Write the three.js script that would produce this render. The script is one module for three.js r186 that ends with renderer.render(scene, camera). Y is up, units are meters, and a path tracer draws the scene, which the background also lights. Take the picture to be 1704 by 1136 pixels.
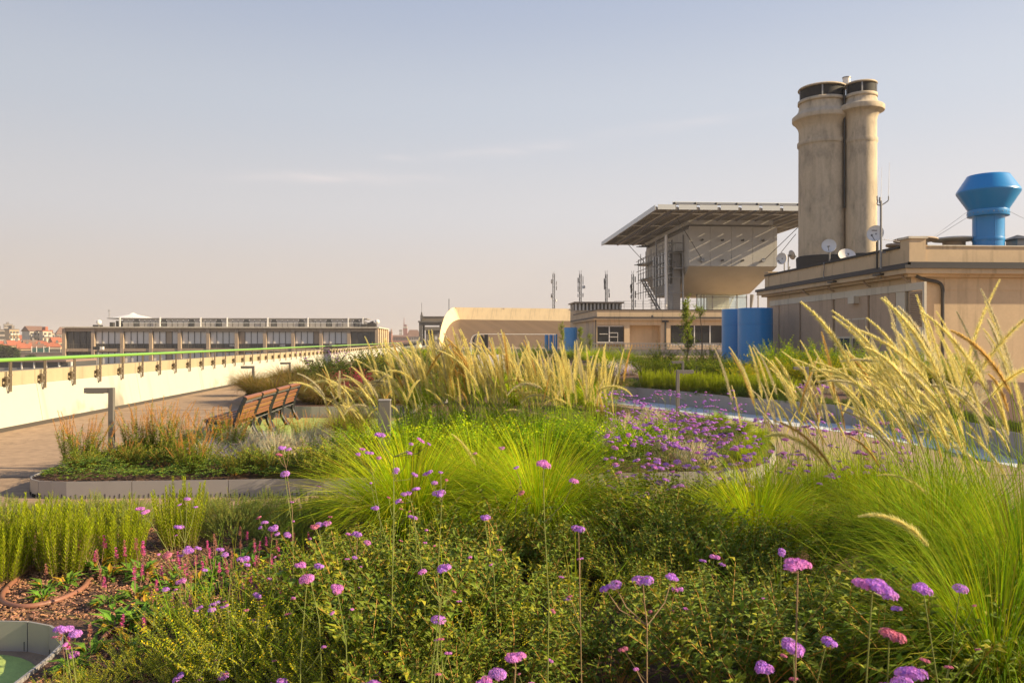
import * as THREE from 'three';
import { mergeGeometries } from 'three/addons/utils/BufferGeometryUtils.js';
import { RoundedBoxGeometry } from 'three/addons/geometries/RoundedBoxGeometry.js';

// ---------- camera, sky, sun, exposure ----------
const scene = new THREE.Scene();
const PW = 1704, PH = 1136, F = 1325, EYE = 1.65;
const camera = new THREE.PerspectiveCamera(2 * Math.atan(PH / 2 / F) * 180 / Math.PI, PW / PH, 0.05, 9000);
camera.position.set(0, EYE, 0);
camera.rotation.set(-2 / F, -Math.atan(87 / F), 0, 'YXZ');
camera.focus = 7; camera.userData.fStop = 9;
scene.add(camera);
const SUN = new THREE.Vector3(0.977, 0.50, 0.19).normalize();
const sun = new THREE.DirectionalLight(new THREE.Color().setRGB(1, 0.79, 0.50), 5.0);
sun.position.copy(SUN).multiplyScalar(200);
sun.castShadow = true;
Object.assign(sun.shadow.camera, { left: -120, right: 120, top: 120, bottom: -120, near: 1, far: 600 });
sun.shadow.mapSize.set(4096, 4096);
scene.add(sun);
const SKY_LEVEL = 0.585, EXPOSURE = 1.85;
const renderer = new THREE.WebGLRenderer({ antialias: true });
renderer.toneMapping = THREE.LinearToneMapping;
renderer.toneMappingExposure = EXPOSURE;
renderer.shadowMap.enabled = true;

// ---------- small maths ----------
const rngOf = (s) => () => { s = (s + 0x6d2b79f5) | 0; let t = Math.imul(s ^ (s >>> 15), 1 | s); t = (t + Math.imul(t ^ (t >>> 7), 61 | t)) ^ t; return ((t ^ (t >>> 14)) >>> 0) / 4294967296; };
const V3 = (x, y, z) => new THREE.Vector3(x, y, z);
const lerp = (a, b, t) => a + (b - a) * t, clamp = (x, a, b) => Math.min(b, Math.max(a, x)), smooth = (a, b, x) => { const t = clamp((x - a) / (b - a), 0, 1); return t * t * (3 - 2 * t); };
const s2l = (c) => (c <= 0.04045 ? c / 12.92 : ((c + 0.055) / 1.055) ** 2.4);
const srgb = (r, g, b) => [s2l(r / 255), s2l(g / 255), s2l(b / 255)];
// sight lines through the camera: w is the distance ahead along the track (world z = -w), x is to the right of it
function ray(px, py) {
  const v = V3((px - PW / 2) / F, (PH / 2 - py) / F, -1).applyEuler(camera.rotation);
  return v.multiplyScalar(-1 / v.z);
}
const at = (px, py, w) => { const v = ray(px, py); return V3(v.x * w, EYE + v.y * w, -w); };
const onY = (px, py, y = 0) => { const v = ray(px, py); const w = (y - EYE) / v.y; return V3(v.x * w, y, -w); };
const xAt = (px, w, py = 566) => ray(px, py).x * w;
const yAt = (py, w, px = 852) => EYE + ray(px, py).y * w;
const wOnX = (px, x, py = 566) => x / ray(px, py).x;

// ---------- sky: air and thin cloud, computed ----------
{
  const W = 2048, H = 1024, d = new Float32Array(W * H * 4);
  const az = Math.atan2(SUN.z, SUN.x);
  const rows = [[0, srgb(214, 199, 188)], [4, srgb(218, 207, 199)], [9, srgb(213, 211, 213)], [16, srgb(197, 203, 214)], [24, srgb(173, 184, 206)], [45, srgb(120, 142, 185)], [90, srgb(84, 110, 165)]];
  const wisp = (dir, px, py, half, thick, tilt) => {          // a long thin cloud streak around the direction seen at px, py
    const c = ray(px, py).normalize(), right = c.clone().cross(V3(0, 1, 0)).normalize(), up = right.clone().cross(c);
    const dx = dir.dot(right), dy = dir.dot(up) - tilt * dx;
    if (dir.dot(c) < 0.5) return 0;
    return Math.exp(-((dx / half) ** 2) * 2) * Math.exp(-((dy / thick) ** 2)) ;
  };
  const n1 = rngOf(5), ph = Array.from({ length: 12 }, () => n1() * 6.28);
  for (let y = 0; y < H; y++) {
    const el = ((y + 0.5) / H - 0.5) * Math.PI, deg = Math.max(0, el * 180 / Math.PI);
    let k = 0; while (k < rows.length - 2 && rows[k + 1][0] < deg) k++;
    const t = smooth(0, 1, (deg - rows[k][0]) / (rows[k + 1][0] - rows[k][0])) * 0.5 + 0.5 * clamp((deg - rows[k][0]) / (rows[k + 1][0] - rows[k][0]), 0, 1);
    for (let x = 0; x < W; x++) {
      const a = ((x + 0.5) / W - 0.5) * 2 * Math.PI, ca = Math.cos(a - az);
      const i = (y * W + x) * 4;
      const bright = 1 + 0.17 * ca, white = 0.10 * Math.max(0, ca + 0.2);
      let c = [0, 1, 2].map((j) => lerp(rows[k][1][j], rows[k + 1][1][j], t) * bright);
      const g = (c[0] + c[1] + c[2]) / 3;
      c = c.map((v, j) => lerp(v, g * [1.04, 1, 0.96][j] * 1.06, white));
      if (deg > 8 && deg < 26 && a < -0.6 && a > -2.5) {
        const dir = V3(Math.cos(a) * Math.cos(el), Math.sin(el), Math.sin(a) * Math.cos(el));
        const rip = 0.6 + 0.4 * Math.sin(a * 55 + ph[0] + Math.sin(deg * 9 + ph[1]) * 1.5) * Math.sin(a * 23 + ph[2] + deg * 3);
        const s = 0.75 * wisp(dir, 560, 296, 0.14, 0.006, 0.03) + 0.55 * wisp(dir, 850, 250, 0.12, 0.006, 0.09) + 0.35 * wisp(dir, 1120, 208, 0.13, 0.006, 0.07) + 0.35 * wisp(dir, 660, 262, 0.03, 0.003, 0);
        const m = clamp(s * rip, 0, 1) * 0.42;
        c = c.map((v, j) => lerp(v, [1.02, 0.86, 0.80][j], m));
      }
      if (el < 0) { const q = clamp(-el * 8, 0, 1); c = c.map((v, j) => lerp(v, [0.22, 0.18, 0.15][j], q)); }
      for (let j = 0; j < 3; j++) d[i + j] = c[j] * SKY_LEVEL;
      d[i + 3] = 1;
    }
  }
  const t = new THREE.DataTexture(d, W, H, THREE.RGBAFormat, THREE.FloatType);
  t.mapping = THREE.EquirectangularReflectionMapping; t.magFilter = THREE.LinearFilter; t.needsUpdate = true;
  scene.background = t; scene.environment = t;
}
scene.fog = new THREE.FogExp2(new THREE.Color().setRGB(0.84, 0.79, 0.75), 0.00031);

// ---------- textures (linear factors; uv are metres) ----------
function noiseGrid(n, cells, oct, seed) {                    // tileable value noise, 0..1
  const out = new Float32Array(n * n); let amp = 1, sum = 0;
  for (let o = 0; o < oct; o++, cells *= 2, amp *= 0.55) {
    const r = rngOf(seed + o * 17), g = Float32Array.from({ length: cells * cells }, r); sum += amp;
    for (let y = 0; y < n; y++) for (let x = 0; x < n; x++) {
      const fx = x / n * cells, fy = y / n * cells, ix = fx | 0, iy = fy | 0, tx = fx - ix, ty = fy - iy, sx = tx * tx * (3 - 2 * tx), sy = ty * ty * (3 - 2 * ty), ix1 = (ix + 1) % cells, iy1 = (iy + 1) % cells;
      out[y * n + x] += amp * lerp(lerp(g[iy * cells + ix], g[iy * cells + ix1], sx), lerp(g[iy1 * cells + ix], g[iy1 * cells + ix1], sx), sy);
    }
  }
  for (let i = 0; i < out.length; i++) out[i] /= sum;
  return out;
}
function tex(n, metres, f) {
  const d = new Uint8Array(n * n * 4);
  for (let y = 0; y < n; y++) for (let x = 0; x < n; x++) {
    const c = f(x, y, y * n + x), i = (y * n + x) * 4;
    for (let j = 0; j < 3; j++) d[i + j] = clamp(Math.round((Array.isArray(c) ? c[j] : c) * 255), 0, 255);
    d[i + 3] = 255;
  }
  const t = new THREE.DataTexture(d, n, n, THREE.RGBAFormat);
  t.wrapS = t.wrapT = THREE.RepeatWrapping; t.magFilter = THREE.LinearFilter; t.minFilter = THREE.LinearMipmapLinearFilter; t.generateMipmaps = true;
  t.repeat.set(1 / metres, 1 / metres); t.needsUpdate = true;
  return t;
}
const nA = noiseGrid(512, 6, 5, 11), nB = noiseGrid(512, 64, 3, 29), nC = noiseGrid(512, 3, 4, 47), nS = noiseGrid(512, 24, 4, 71), nL = noiseGrid(1024, 5, 6, 83);
const T = {
  asphalt: tex(1024, 12.3, (x, y, i) => { const j = (y & 511) * 512 + (x & 511), big = nL[i], tyre = nS[((x >> 1) & 511) + 512 * ((y >> 5) & 31)], crack = Math.abs(nL[(y * 1024 + ((x * 3) & 1023))] - 0.5) < 0.0035 ? 0.25 : 0; const v = 0.52 + 0.42 * big + 0.42 * (nB[j] - 0.5) - 0.05 * smooth(0.6, 0.8, tyre) - crack; return [v, v * (0.975 + 0.02 * big), v * (0.94 + 0.05 * big)]; }),
  rubber: tex(512, 3.1, (x, y, i) => { const v = 0.62 + 0.28 * nA[i] + 0.30 * (nB[i] - 0.5); return [v, v * 0.985, v * 0.97]; }),
  smudged: tex(512, 9.7, (x, y, i) => { const st = nS[(y >> 5) * 512 + x], m = smooth(0.60, 0.72, nA[i]) * smooth(0.45, 0.6, nC[i]), run = smooth(0.62, 0.8, st) * nC[i]; const v = 0.95 - 0.42 * m - 0.24 * run + 0.05 * (nB[i] - 0.5); return [v, v * (1 - 0.02 * m), v * (1 - 0.06 * m)]; }),
  weathered: tex(512, 6.1, (x, y, i) => { const st = nS[((y >> 4) & 31) * 512 + x], s = smooth(0.42, 0.72, nA[i]), b = smooth(0.55, 0.7, nC[(y * 512 + ((x * 2) & 511))]); const v = 0.95 - 0.36 * s * nC[i] * 1.3 - 0.10 * smooth(0.48, 0.75, st) - 0.16 * b + 0.14 * (nB[i] - 0.5); return [v, v * (1.0 + 0.01 * s), v * (1.0 + 0.04 * s)]; }),
  blotch: tex(512, 7.3, (x, y, i) => { const v = 0.70 + 0.26 * nC[i] + 0.10 * (nB[i] - 0.5); return [v, v * (0.985 + 0.02 * nA[i]), v * (0.96 + 0.05 * nA[i])]; }),
  plaster: tex(512, 5.3, (x, y, i) => { const st = nS[(y >> 4) * 512 + x]; const v = 0.76 + 0.20 * nA[i] + 0.09 * (nB[i] - 0.5) - 0.17 * smooth(0.54, 0.78, st) * (0.4 + nC[i]); return [v, v * 0.99, v * 0.97]; }),
  concrete: tex(512, 6.1, (x, y, i) => { const st = nS[(y >> 5) * 512 + x], s = smooth(0.52, 0.78, nA[i]); const v = 0.86 - 0.30 * s * nC[i] * 1.4 - 0.13 * smooth(0.5, 0.78, st) + 0.10 * (nB[i] - 0.5); return [v, v * 0.985, v * 0.95]; }),
  grain: tex(256, 0.35, (x, y, i) => 0.5 + 0.9 * (nB[y * 512 + x] - 0.5)),
  wood: tex(256, 0.4, (x, y) => { const a = nS[(x * 2) * 512 + (y >> 5) * 2], v = 0.66 + 0.42 * a + 0.10 * (nB[y * 512 + x] - 0.5); return [v, v * 0.97, v * 0.93]; }),
  soil: tex(512, 0.9, (x, y, i) => { const v = 0.35 + 0.65 * nB[i], k = nA[i]; return [v, v * lerp(0.85, 0.97, k), v * lerp(0.75, 0.9, k)]; }),
  banked: tex(512, 24, (x, y, i) => { const k = nS[((y * 2 + (x >> 1)) & 511) * 512 + (x >> 4)]; const v = 0.62 + 0.34 * k + 0.1 * (nB[i] - 0.5); return [v, v * 0.98, v * 0.95]; }),
};

// ---------- materials ----------
const C = (r, g, b) => new THREE.Color().setRGB(r, g, b);
const M = (c, o = {}) => new THREE.MeshStandardMaterial({ color: Array.isArray(c) ? C(...c) : c, roughness: 0.8, ...o });
const MP = (c, o = {}) => new THREE.MeshPhysicalMaterial({ color: Array.isArray(c) ? C(...c) : c, roughness: 0.8, ...o });
const mat = {
  asphalt: M([0.455, 0.32, 0.205], { map: T.asphalt, bumpMap: T.grain, bumpScale: 0.004, roughness: 0.92 }),
  creamLow: M([0.52, 0.50, 0.415], { map: T.smudged, roughness: 0.85 }),
  creamTop: M([0.48, 0.40, 0.26], { map: T.plaster, roughness: 0.85 }),
  skirt: M([0.07, 0.06, 0.05], { roughness: 0.9 }),
  rail: M([0.20, 0.42, 0.065], { roughness: 0.38 }),
  steelBrown: M([0.21, 0.17, 0.12], { roughness: 0.55, metalness: 0.35 }),
  lampPaint: M([0.20, 0.185, 0.165], { roughness: 0.5, map: T.blotch }),
  planter: M([0.36, 0.34, 0.33], { roughness: 0.5, metalness: 0.2, map: T.smudged }),
  planterBack: M([0.30, 0.285, 0.275], { roughness: 0.6, map: T.blotch }),
  slot: M([0.02, 0.02, 0.02]),
  greenPaint: M([0.46, 0.60, 0.16], { map: T.rubber, bumpMap: T.grain, bumpScale: 0.003, roughness: 0.85 }),
  bluePaint: M([0.80, 0.84, 0.86], { map: T.rubber, bumpMap: T.grain, bumpScale: 0.003, roughness: 0.8 }),
  soil: M([0.17, 0.095, 0.06], { map: T.soil, bumpMap: T.soil, bumpScale: 0.02, roughness: 0.95 }),
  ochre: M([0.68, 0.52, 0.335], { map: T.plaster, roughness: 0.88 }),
  ochreDark: M([0.48, 0.37, 0.27], { map: T.plaster, roughness: 0.88 }),
  panelTan: M([0.58, 0.435, 0.31], { map: T.plaster, roughness: 0.8 }),
  whiteTrim: M([0.72, 0.66, 0.54], { map: T.plaster, roughness: 0.7 }),
  gutter: M([0.045, 0.042, 0.045], { roughness: 0.6 }),
  shaft: M([0.60, 0.495, 0.35], { map: T.weathered, bumpMap: T.concrete, bumpScale: 0.01, roughness: 0.9 }),
  bluePaintMetal: MP([0.014, 0.26, 0.63], { map: T.smudged, roughness: 0.36, clearcoat: 0.4, clearcoatRoughness: 0.25 }),
  darkGlass: MP([0.03, 0.035, 0.04], { roughness: 0.08, metalness: 0.0, specularIntensity: 1 }),
  officeGlass: MP([0.09, 0.09, 0.09], { roughness: 0.15 }),
  blind: M([0.74, 0.69, 0.62], { roughness: 0.7 }),
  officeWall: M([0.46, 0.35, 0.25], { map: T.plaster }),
  mullion: M([0.12, 0.11, 0.10], { roughness: 0.5 }),
  whiteMetal: M([0.78, 0.76, 0.72], { roughness: 0.45 }),
  dish: M([0.74, 0.71, 0.66], { roughness: 0.5 }),
  greyMetal: M([0.27, 0.265, 0.26], { roughness: 0.45, metalness: 0.5 }),
  darkMetal: M([0.055, 0.052, 0.05], { roughness: 0.5, metalness: 0.3 }),
  roofFelt: M([0.07, 0.065, 0.06], { map: T.blotch, roughness: 0.9 }),
  boxPanel: M([0.55, 0.53, 0.49], { map: T.blotch, roughness: 0.55 }),
  carpet: M([0.24, 0.21, 0.175], { roughness: 0.55, map: T.blotch }),
  fascia: M([0.62, 0.64, 0.62], { roughness: 0.35 }),
  clearGlass: MP([0.86, 0.93, 0.92], { roughness: 0.06, transmission: 0.9, thickness: 0 }),
  benchIron: M([0.022, 0.022, 0.026], { roughness: 0.5, metalness: 0.2 }),
  benchWood: M([0.30, 0.14, 0.055], { map: T.wood, roughness: 0.5 }),
  benchWoodRed: M([0.26, 0.105, 0.055], { map: T.wood, roughness: 0.5 }),
  hose: M([0.27, 0.12, 0.075], { roughness: 0.5 }),
};

// ---------- builders ----------
const names = {};
const numbered = (n) => { const k = names[n] = (names[n] ?? -1) + 1; return k ? `${n}_${String(k).padStart(3, '0')}` : n; };
const live = (m) => { m.castShadow = m.receiveShadow = true; return m; };
function thing(name, label, category, pos = [0, 0, 0], group) {
  const o = new THREE.Group(); o.name = numbered(name); o.position.set(...pos); scene.add(o);
  o.userData = { label, category }; if (group) o.userData.group = group;
  return o;
}
const offsetOf = (p) => { const v = V3(0, 0, 0); for (let o = p; o && o !== scene; o = o.parent) v.add(o.position); return v; };
function flat(list) {
  const a = [].concat(list).map((g) => (g.index ? g.toNonIndexed() : g));
  for (const g of a) for (const k of Object.keys(g.attributes)) if (!['position', 'normal', 'uv', 'color'].includes(k)) g.deleteAttribute(k);
  return a.length > 1 ? mergeGeometries(a, false) : a[0];
}
function uvm(g) {                                            // uv in metres from the dominant axis
  const p = g.attributes.position, n = g.attributes.normal, uv = new Float32Array(p.count * 2);
  for (let i = 0; i < p.count; i++) {
    const ax = Math.abs(n.getX(i)), ay = Math.abs(n.getY(i)), az = Math.abs(n.getZ(i)), x = p.getX(i), y = p.getY(i), z = p.getZ(i);
    const [u, v] = ay >= ax && ay >= az ? [x, z] : ax >= az ? [z + 0.37 * x, y] : [x + 0.37 * z, y];
    uv[2 * i] = u; uv[2 * i + 1] = v;
  }
  g.setAttribute('uv', new THREE.BufferAttribute(uv, 2));
  return g;
}
function part(name, geoms, material, parent, keepUV) {       // geometry given in world places, stored relative to its parent
  let g = flat(geoms); if (!keepUV) uvm(g);
  if (parent) { const o = offsetOf(parent); if (o.lengthSq()) g.translate(-o.x, -o.y, -o.z); }
  const m = live(new THREE.Mesh(g, material)); m.name = name;
  (parent ?? scene).add(m);
  return m;
}
function structure(name, geoms, material, keepUV) { const m = part(numbered(name), geoms, material, null, keepUV); m.userData.kind = 'structure'; return m; }
const B = (x0, x1, y0, y1, z0, z1) => new THREE.BoxGeometry(Math.abs(x1 - x0), Math.abs(y1 - y0), Math.abs(z1 - z0)).translate((x0 + x1) / 2, (y0 + y1) / 2, (z0 + z1) / 2);
const RB = (x0, x1, y0, y1, z0, z1, r = 0.01) => new RoundedBoxGeometry(Math.abs(x1 - x0), Math.abs(y1 - y0), Math.abs(z1 - z0), 2, r).translate((x0 + x1) / 2, (y0 + y1) / 2, (z0 + z1) / 2);
function rod(a, b, r, sides = 6, r2 = r) {
  const d = b.clone().sub(a), g = new THREE.CylinderGeometry(r2, r, d.length(), sides, 1);
  g.applyQuaternion(new THREE.Quaternion().setFromUnitVectors(V3(0, 1, 0), d.clone().normalize()));
  return g.translate((a.x + b.x) / 2, (a.y + b.y) / 2, (a.z + b.z) / 2);
}
const tube = (pts, r, seg = 24, sides = 6) => new THREE.TubeGeometry(new THREE.CatmullRomCurve3(pts), seg, r, sides, false);
const cyl = (x, y0, y1, z, r, sides = 32, r2 = r) => new THREE.CylinderGeometry(r2, r, y1 - y0, sides).translate(x, (y0 + y1) / 2, z);
function lathe(profile, x, z, sides = 48) {                  // profile [[r, y], ...]; uv in metres
  const g = new THREE.LatheGeometry(profile.map(([r, y]) => new THREE.Vector2(r, y)), sides);
  const p = g.attributes.position, uv = g.attributes.uv, R = Math.max(...profile.map((q) => q[0]));
  for (let i = 0; i < p.count; i++) uv.setXY(i, uv.getX(i) * Math.round(6.283 * R / 6.1 + 0.5) * 6.1, p.getY(i));
  return g.translate(x, 0, z);
}
function quad(a, b, c, d) {                                  // four corners, anticlockwise from the front
  const g = new THREE.BufferGeometry(); const v = [a, b, c, a, c, d].flatMap((p) => [p.x, p.y, p.z]);
  g.setAttribute('position', new THREE.Float32BufferAttribute(v, 3)); g.setAttribute('uv', new THREE.Float32BufferAttribute(new Array(12).fill(0), 2)); g.computeVertexNormals(); return g;
}
function ground(poly, y, holes = []) {                       // flat sheet over a polygon of [x, w]
  const s = new THREE.Shape(poly.map(([x, w]) => new THREE.Vector2(x, w)));
  for (const h of holes) s.holes.push(new THREE.Path(h.map(([x, w]) => new THREE.Vector2(x, w))));
  return new THREE.ShapeGeometry(s, 1).rotateX(-Math.PI / 2).translate(0, y, 0);
}

// ================= THE SETTING: roof deck, track, painted strips =================
const XW = -8.2;                                             // foot of the parapet wall
structure('city_ground', ground([[-3000, -300], [3000, -300], [3000, 3500], [-3000, 3500]], -24), M([0.16, 0.14, 0.11], { map: T.blotch }));
structure('roof_deck', [ground([[XW - 0.6, -12], [70, -12], [70, 235], [XW - 0.6, 235]], 0)], mat.asphalt);
structure('roof_edge', [B(XW - 0.7, XW - 0.6, -24, 0, 12, -235)], mat.officeWall);
for (const [w0, x0, x1] of [[9.95, -8.1, -4.9], [19.2, -8.1, -5.2], [29.5, -8.1, -6.1], [9.3, 3.7, 8.4]]) structure('deck_joint', B(x0, x1, 0.0005, 0.004, -w0, -w0 - 0.022), mat.skirt);
// pale blue strip painted along the right planter, and green rubber patches
const stripIn = [], stripOut = [];
for (const [px, py] of [[900, 650.5], [960, 656], [1040, 665], [1110, 672], [1224, 686], [1384, 702], [1500, 718], [1600, 737], [1704, 764]]) { const p = onY(px, py + 2); stripOut.push([p.x + 0.12, -p.z + 0.25]); }
for (const [px, py] of [[900, 655], [960, 662.5], [1040, 673.5], [1110, 682], [1224, 698], [1387, 717], [1506, 737], [1600, 756], [1692, 778]]) { const p = onY(px, py); stripIn.push([p.x, -p.z]); }
structure('painted_path', ground([...stripIn, ...stripOut.slice().reverse()], 0.004), mat.bluePaint);
structure('green_rest_area', ground([[-4.75, 11.9], [-2, 11.9], [-1.2, 12.6], [-1.2, 16.2], [-2, 17.1], [-4.4, 17.1], [-4.7, 16.2], [-4.55, 13.6]], 0.004), mat.greenPaint);

// ================= PARAPET WALL with railing =================
{
  const wall = thing('parapet_wall', 'long cream painted concrete parapet wall edging the roof track under the green handrail', 'wall', [XW, 0, -16]);
  const rr = rngOf(3);
  for (let w = -8, k = 0; w < 172; w += w < 90 ? 4.85 : 16, k++) {
    const L = w < 90 ? 4.85 : 16, z0 = -w - 0.006, z1 = -w - L + 0.006;
    const s = new THREE.Shape([[0, 0.07], [-0.55, 0.07], [-0.55, 0.805], [-0.13, 0.805], [-0.12, 0.79]].map((p) => new THREE.Vector2(...p)));
    const low = new THREE.ExtrudeGeometry(s, { depth: z0 - z1, bevelEnabled: false }).translate(XW, 0, z1);
    part('wall_panel', low, mat.creamLow, wall);
    part('coping_band', B(XW - 0.55, XW - 0.15, 0.808, 1.07, z0, z1), mat.creamTop, wall);
  }
  part('skirting', B(XW - 0.5, XW + 0.012, 0, 0.075, 8, -172), mat.skirt, wall);
  const rail = thing('handrail', 'bright green tubular handrail on brown steel posts along the parapet wall', 'railing', [XW, 0.8, -16]);
  const xr = XW - 0.06;
  part('rail_tube', rod(V3(xr, 1.29, 6), V3(xr, 1.29, -172), 0.036, 12), mat.rail, rail);
  const post0 = [B(xr - 0.012, xr + 0.012, 0.70, 1.255, 0.035, 0.012), B(xr - 0.012, xr + 0.012, 0.70, 1.255, -0.012, -0.035), B(xr - 0.010, xr + 0.010, 0.70, 0.735, 0.03, -0.03), B(xr - 0.06, xr + 0.016, 0.83, 0.865, 0.10, 0.03), B(xr - 0.06, xr + 0.016, 0.94, 0.975, 0.10, 0.03), B(xr - 0.015, xr + 0.015, 0.82, 0.99, 0.125, 0.095), B(xr - 0.09, xr - 0.012, 0.865, 0.94, 0.03, -0.03), B(xr - 0.014, xr + 0.014, 1.0, 1.02, 0.05, -0.05)];
  const pg = flat(post0); uvm(pg);
  for (let k = 0; k < 128; k++) {
    const w = 9.1 + k * 1.225, m = live(new THREE.Mesh(pg, mat.steelBrown));
    m.name = 'post'; m.position.set(-XW, -0.8, -w + 16); rail.add(m);
  }
}

// ================= PLANTERS =================
const inPoly = (poly, x, w) => { let c = false; for (let i = 0, j = poly.length - 1; i < poly.length; j = i++) { const [xi, yi] = poly[i], [xj, yj] = poly[j]; if ((yi > w) !== (yj > w) && x < (xj - xi) * (w - yi) / (yj - yi) + xi) c = !c; } return c; };
function curve(pts, n) { const c = new THREE.CatmullRomCurve3(pts.map(([x, w]) => V3(x, 0, w)), false, 'catmullrom', 0.5); return c.getSpacedPoints(n).map((p) => [p.x, p.z]); }
function planter(label, edge, closing, h, soilDrop, slotsUpTo, panel = 1) {   // EDGE: visible rim polyline [x, w]; CLOSING: the rest of the bed outline
  const c = edge[Math.floor(edge.length / 2)], t = thing('planter', label, 'planter', [c[0], 0, -c[1]]);
  const line = new THREE.CatmullRomCurve3(edge.map(([x, w]) => V3(x, 0, -w)), false, 'catmullrom', 0.2), L = line.getLength(), n = Math.max(2, Math.round(L / panel));
  const per = Math.max(1, Math.round(panel / 0.17)), P = line.getSpacedPoints(n * per), th = 0.012;
  const N = P.map((p, i) => { const a = P[Math.max(0, i - 1)], b = P[Math.min(P.length - 1, i + 1)], d = b.clone().sub(a).normalize(); return V3(-d.z, 0, d.x); });
  for (let k = 0; k < n; k++) {
    const gs = [];
    for (let i = k * per; i < (k + 1) * per; i++) {
      const shrink = (p, q, e) => p.clone().addScaledVector(q.clone().sub(p).normalize(), e);
      const a = i === k * per ? shrink(P[i], P[i + 1], 0.003) : P[i], b = i === (k + 1) * per - 1 ? shrink(P[i + 1], P[i], 0.003) : P[i + 1];
      const a2 = a.clone().addScaledVector(N[i], th), b2 = b.clone().addScaledVector(N[i + 1], th), up = (p) => p.clone().setY(h), dn = (p) => p.clone().setY(0.0);
      gs.push(quad(dn(b), dn(a), up(a), up(b)), quad(dn(a2), dn(b2), up(b2), up(a2)), quad(up(b), up(a), up(a2), up(b2)));
      if (i === k * per) gs.push(quad(dn(a), dn(a2), up(a2), up(a)));
      if (i === (k + 1) * per - 1) gs.push(quad(dn(b2), dn(b), up(b), up(b2)));
    }
    part('edging_panel', gs, mat.planter, t);
  }
  if (slotsUpTo) {
    const S = line.getSpacedPoints(Math.round(L / 0.049)), gs = [];
    S.forEach((p, i) => { if (i % 1 || i >= S.length - 1) return; const d = S[i + 1].clone().sub(p).normalize(), g = new THREE.BoxGeometry(0.006, i % 3 ? 0.035 : 0.05, 0.03).translate(0, i % 3 ? 0.0185 : 0.026, 0).rotateY(Math.atan2(-d.z, d.x)).translate(p.x, 0, p.z); gs.push(g); });
    part('weep_slots', gs, mat.slot, t).userData.kind = 'stuff';
  }
  const poly = [...edge, ...closing];
  part('soil', ground(poly, h - soilDrop), mat.soil, t);
  return { t, poly, y: h - soilDrop };
}
// near bed with the rounded notch at its left
const notch = []; for (let a = 90; a >= 0; a -= 10) notch.push([-2.42 + 0.49 * Math.cos(a * Math.PI / 180), 3.92 + 0.49 * Math.sin(a * Math.PI / 180)]); notch.push([-1.93, 3.4], [-1.95, 2.9], [-2.05, 2.5], [-2.4, 2.3]);
const nearBed = planter('grey metal edged bed in the foreground curving round a green notch', [[-7, 4.41], [-5.5, 4.41], [-3.6, 4.41], ...notch, [-3.6, 2.25], [-5, 2.25], [-7, 2.25]], [[-7, 0.5], [5.2, 0.5], [5.2, 6.2], [4.6, 7.0], [3.6, 7.3], [-7, 7.3]], 0.158, 0.02, true, 1.2);
structure('green_notch_floor', ground([[-7, 4.3], [-2.5, 4.3], ...notch.slice(1).map(([x, w]) => [x - 0.1, w - 0.06]), [-7, 2.4]], 0.004), mat.greenPaint);
// middle bed: long straight front, rounded left end
const midFront = [[-4.62, 11.5], [-4.64, 10.4], [-4.66, 9.4], [-4.62, 8.92], [-4.45, 8.66], [-4.1, 8.56], [-3, 8.56], [-1.5, 8.58], [0, 8.62], [1.5, 8.68], [2.9, 8.78], [3.35, 8.95], [3.7, 9.4], [4.3, 10.6], [4.68, 12], [4.72, 13.6], [4.4, 15.2], [3.8, 16.8], [3.0, 18.6], [2.5, 21], [2.1, 25], [1.8, 31]];
const midBed = planter('low grey metal planter with weep slots and rounded corner beside the track path', midFront, [[0.5, 31], [-0.2, 19.4], [-0.9, 17.2], [-0.95, 12.4], [-2, 11.75], [-4.5, 11.75]], 0.182, 0.02, true, 1.0);
// bed behind the benches
const backBed = planter('grey planter behind the benches holding dark shrubs and bronze grasses', [[-6.1, 30], [-5.95, 24], [-5.6, 21.2], [-4.9, 19], [-4.1, 17.5], [-3.2, 17.2], [-1.6, 17.2], [-1.0, 17.5], [-0.3, 20]], [[0.4, 34], [-6.2, 34]], 0.24, 0.03, false, 1.5);
// right bed
const rb = []; for (const [px, py] of [[880, 645], [960, 655], [1046, 666], [1130, 675], [1224, 687], [1300, 695], [1384, 704], [1500, 719.5], [1600, 738], [1704, 768]]) { const p = onY(px, py); rb.push([p.x + 0.02, -p.z + 0.02]); }
const rightBed = planter('long curved grey planter wall of the big bed in front of the service buildings', rb, [[9.4, 9], [17.5, 9], [17.5, 60], [6, 60], [2.5, 40]], 0.37, 0.03, false, 1.6);

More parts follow.
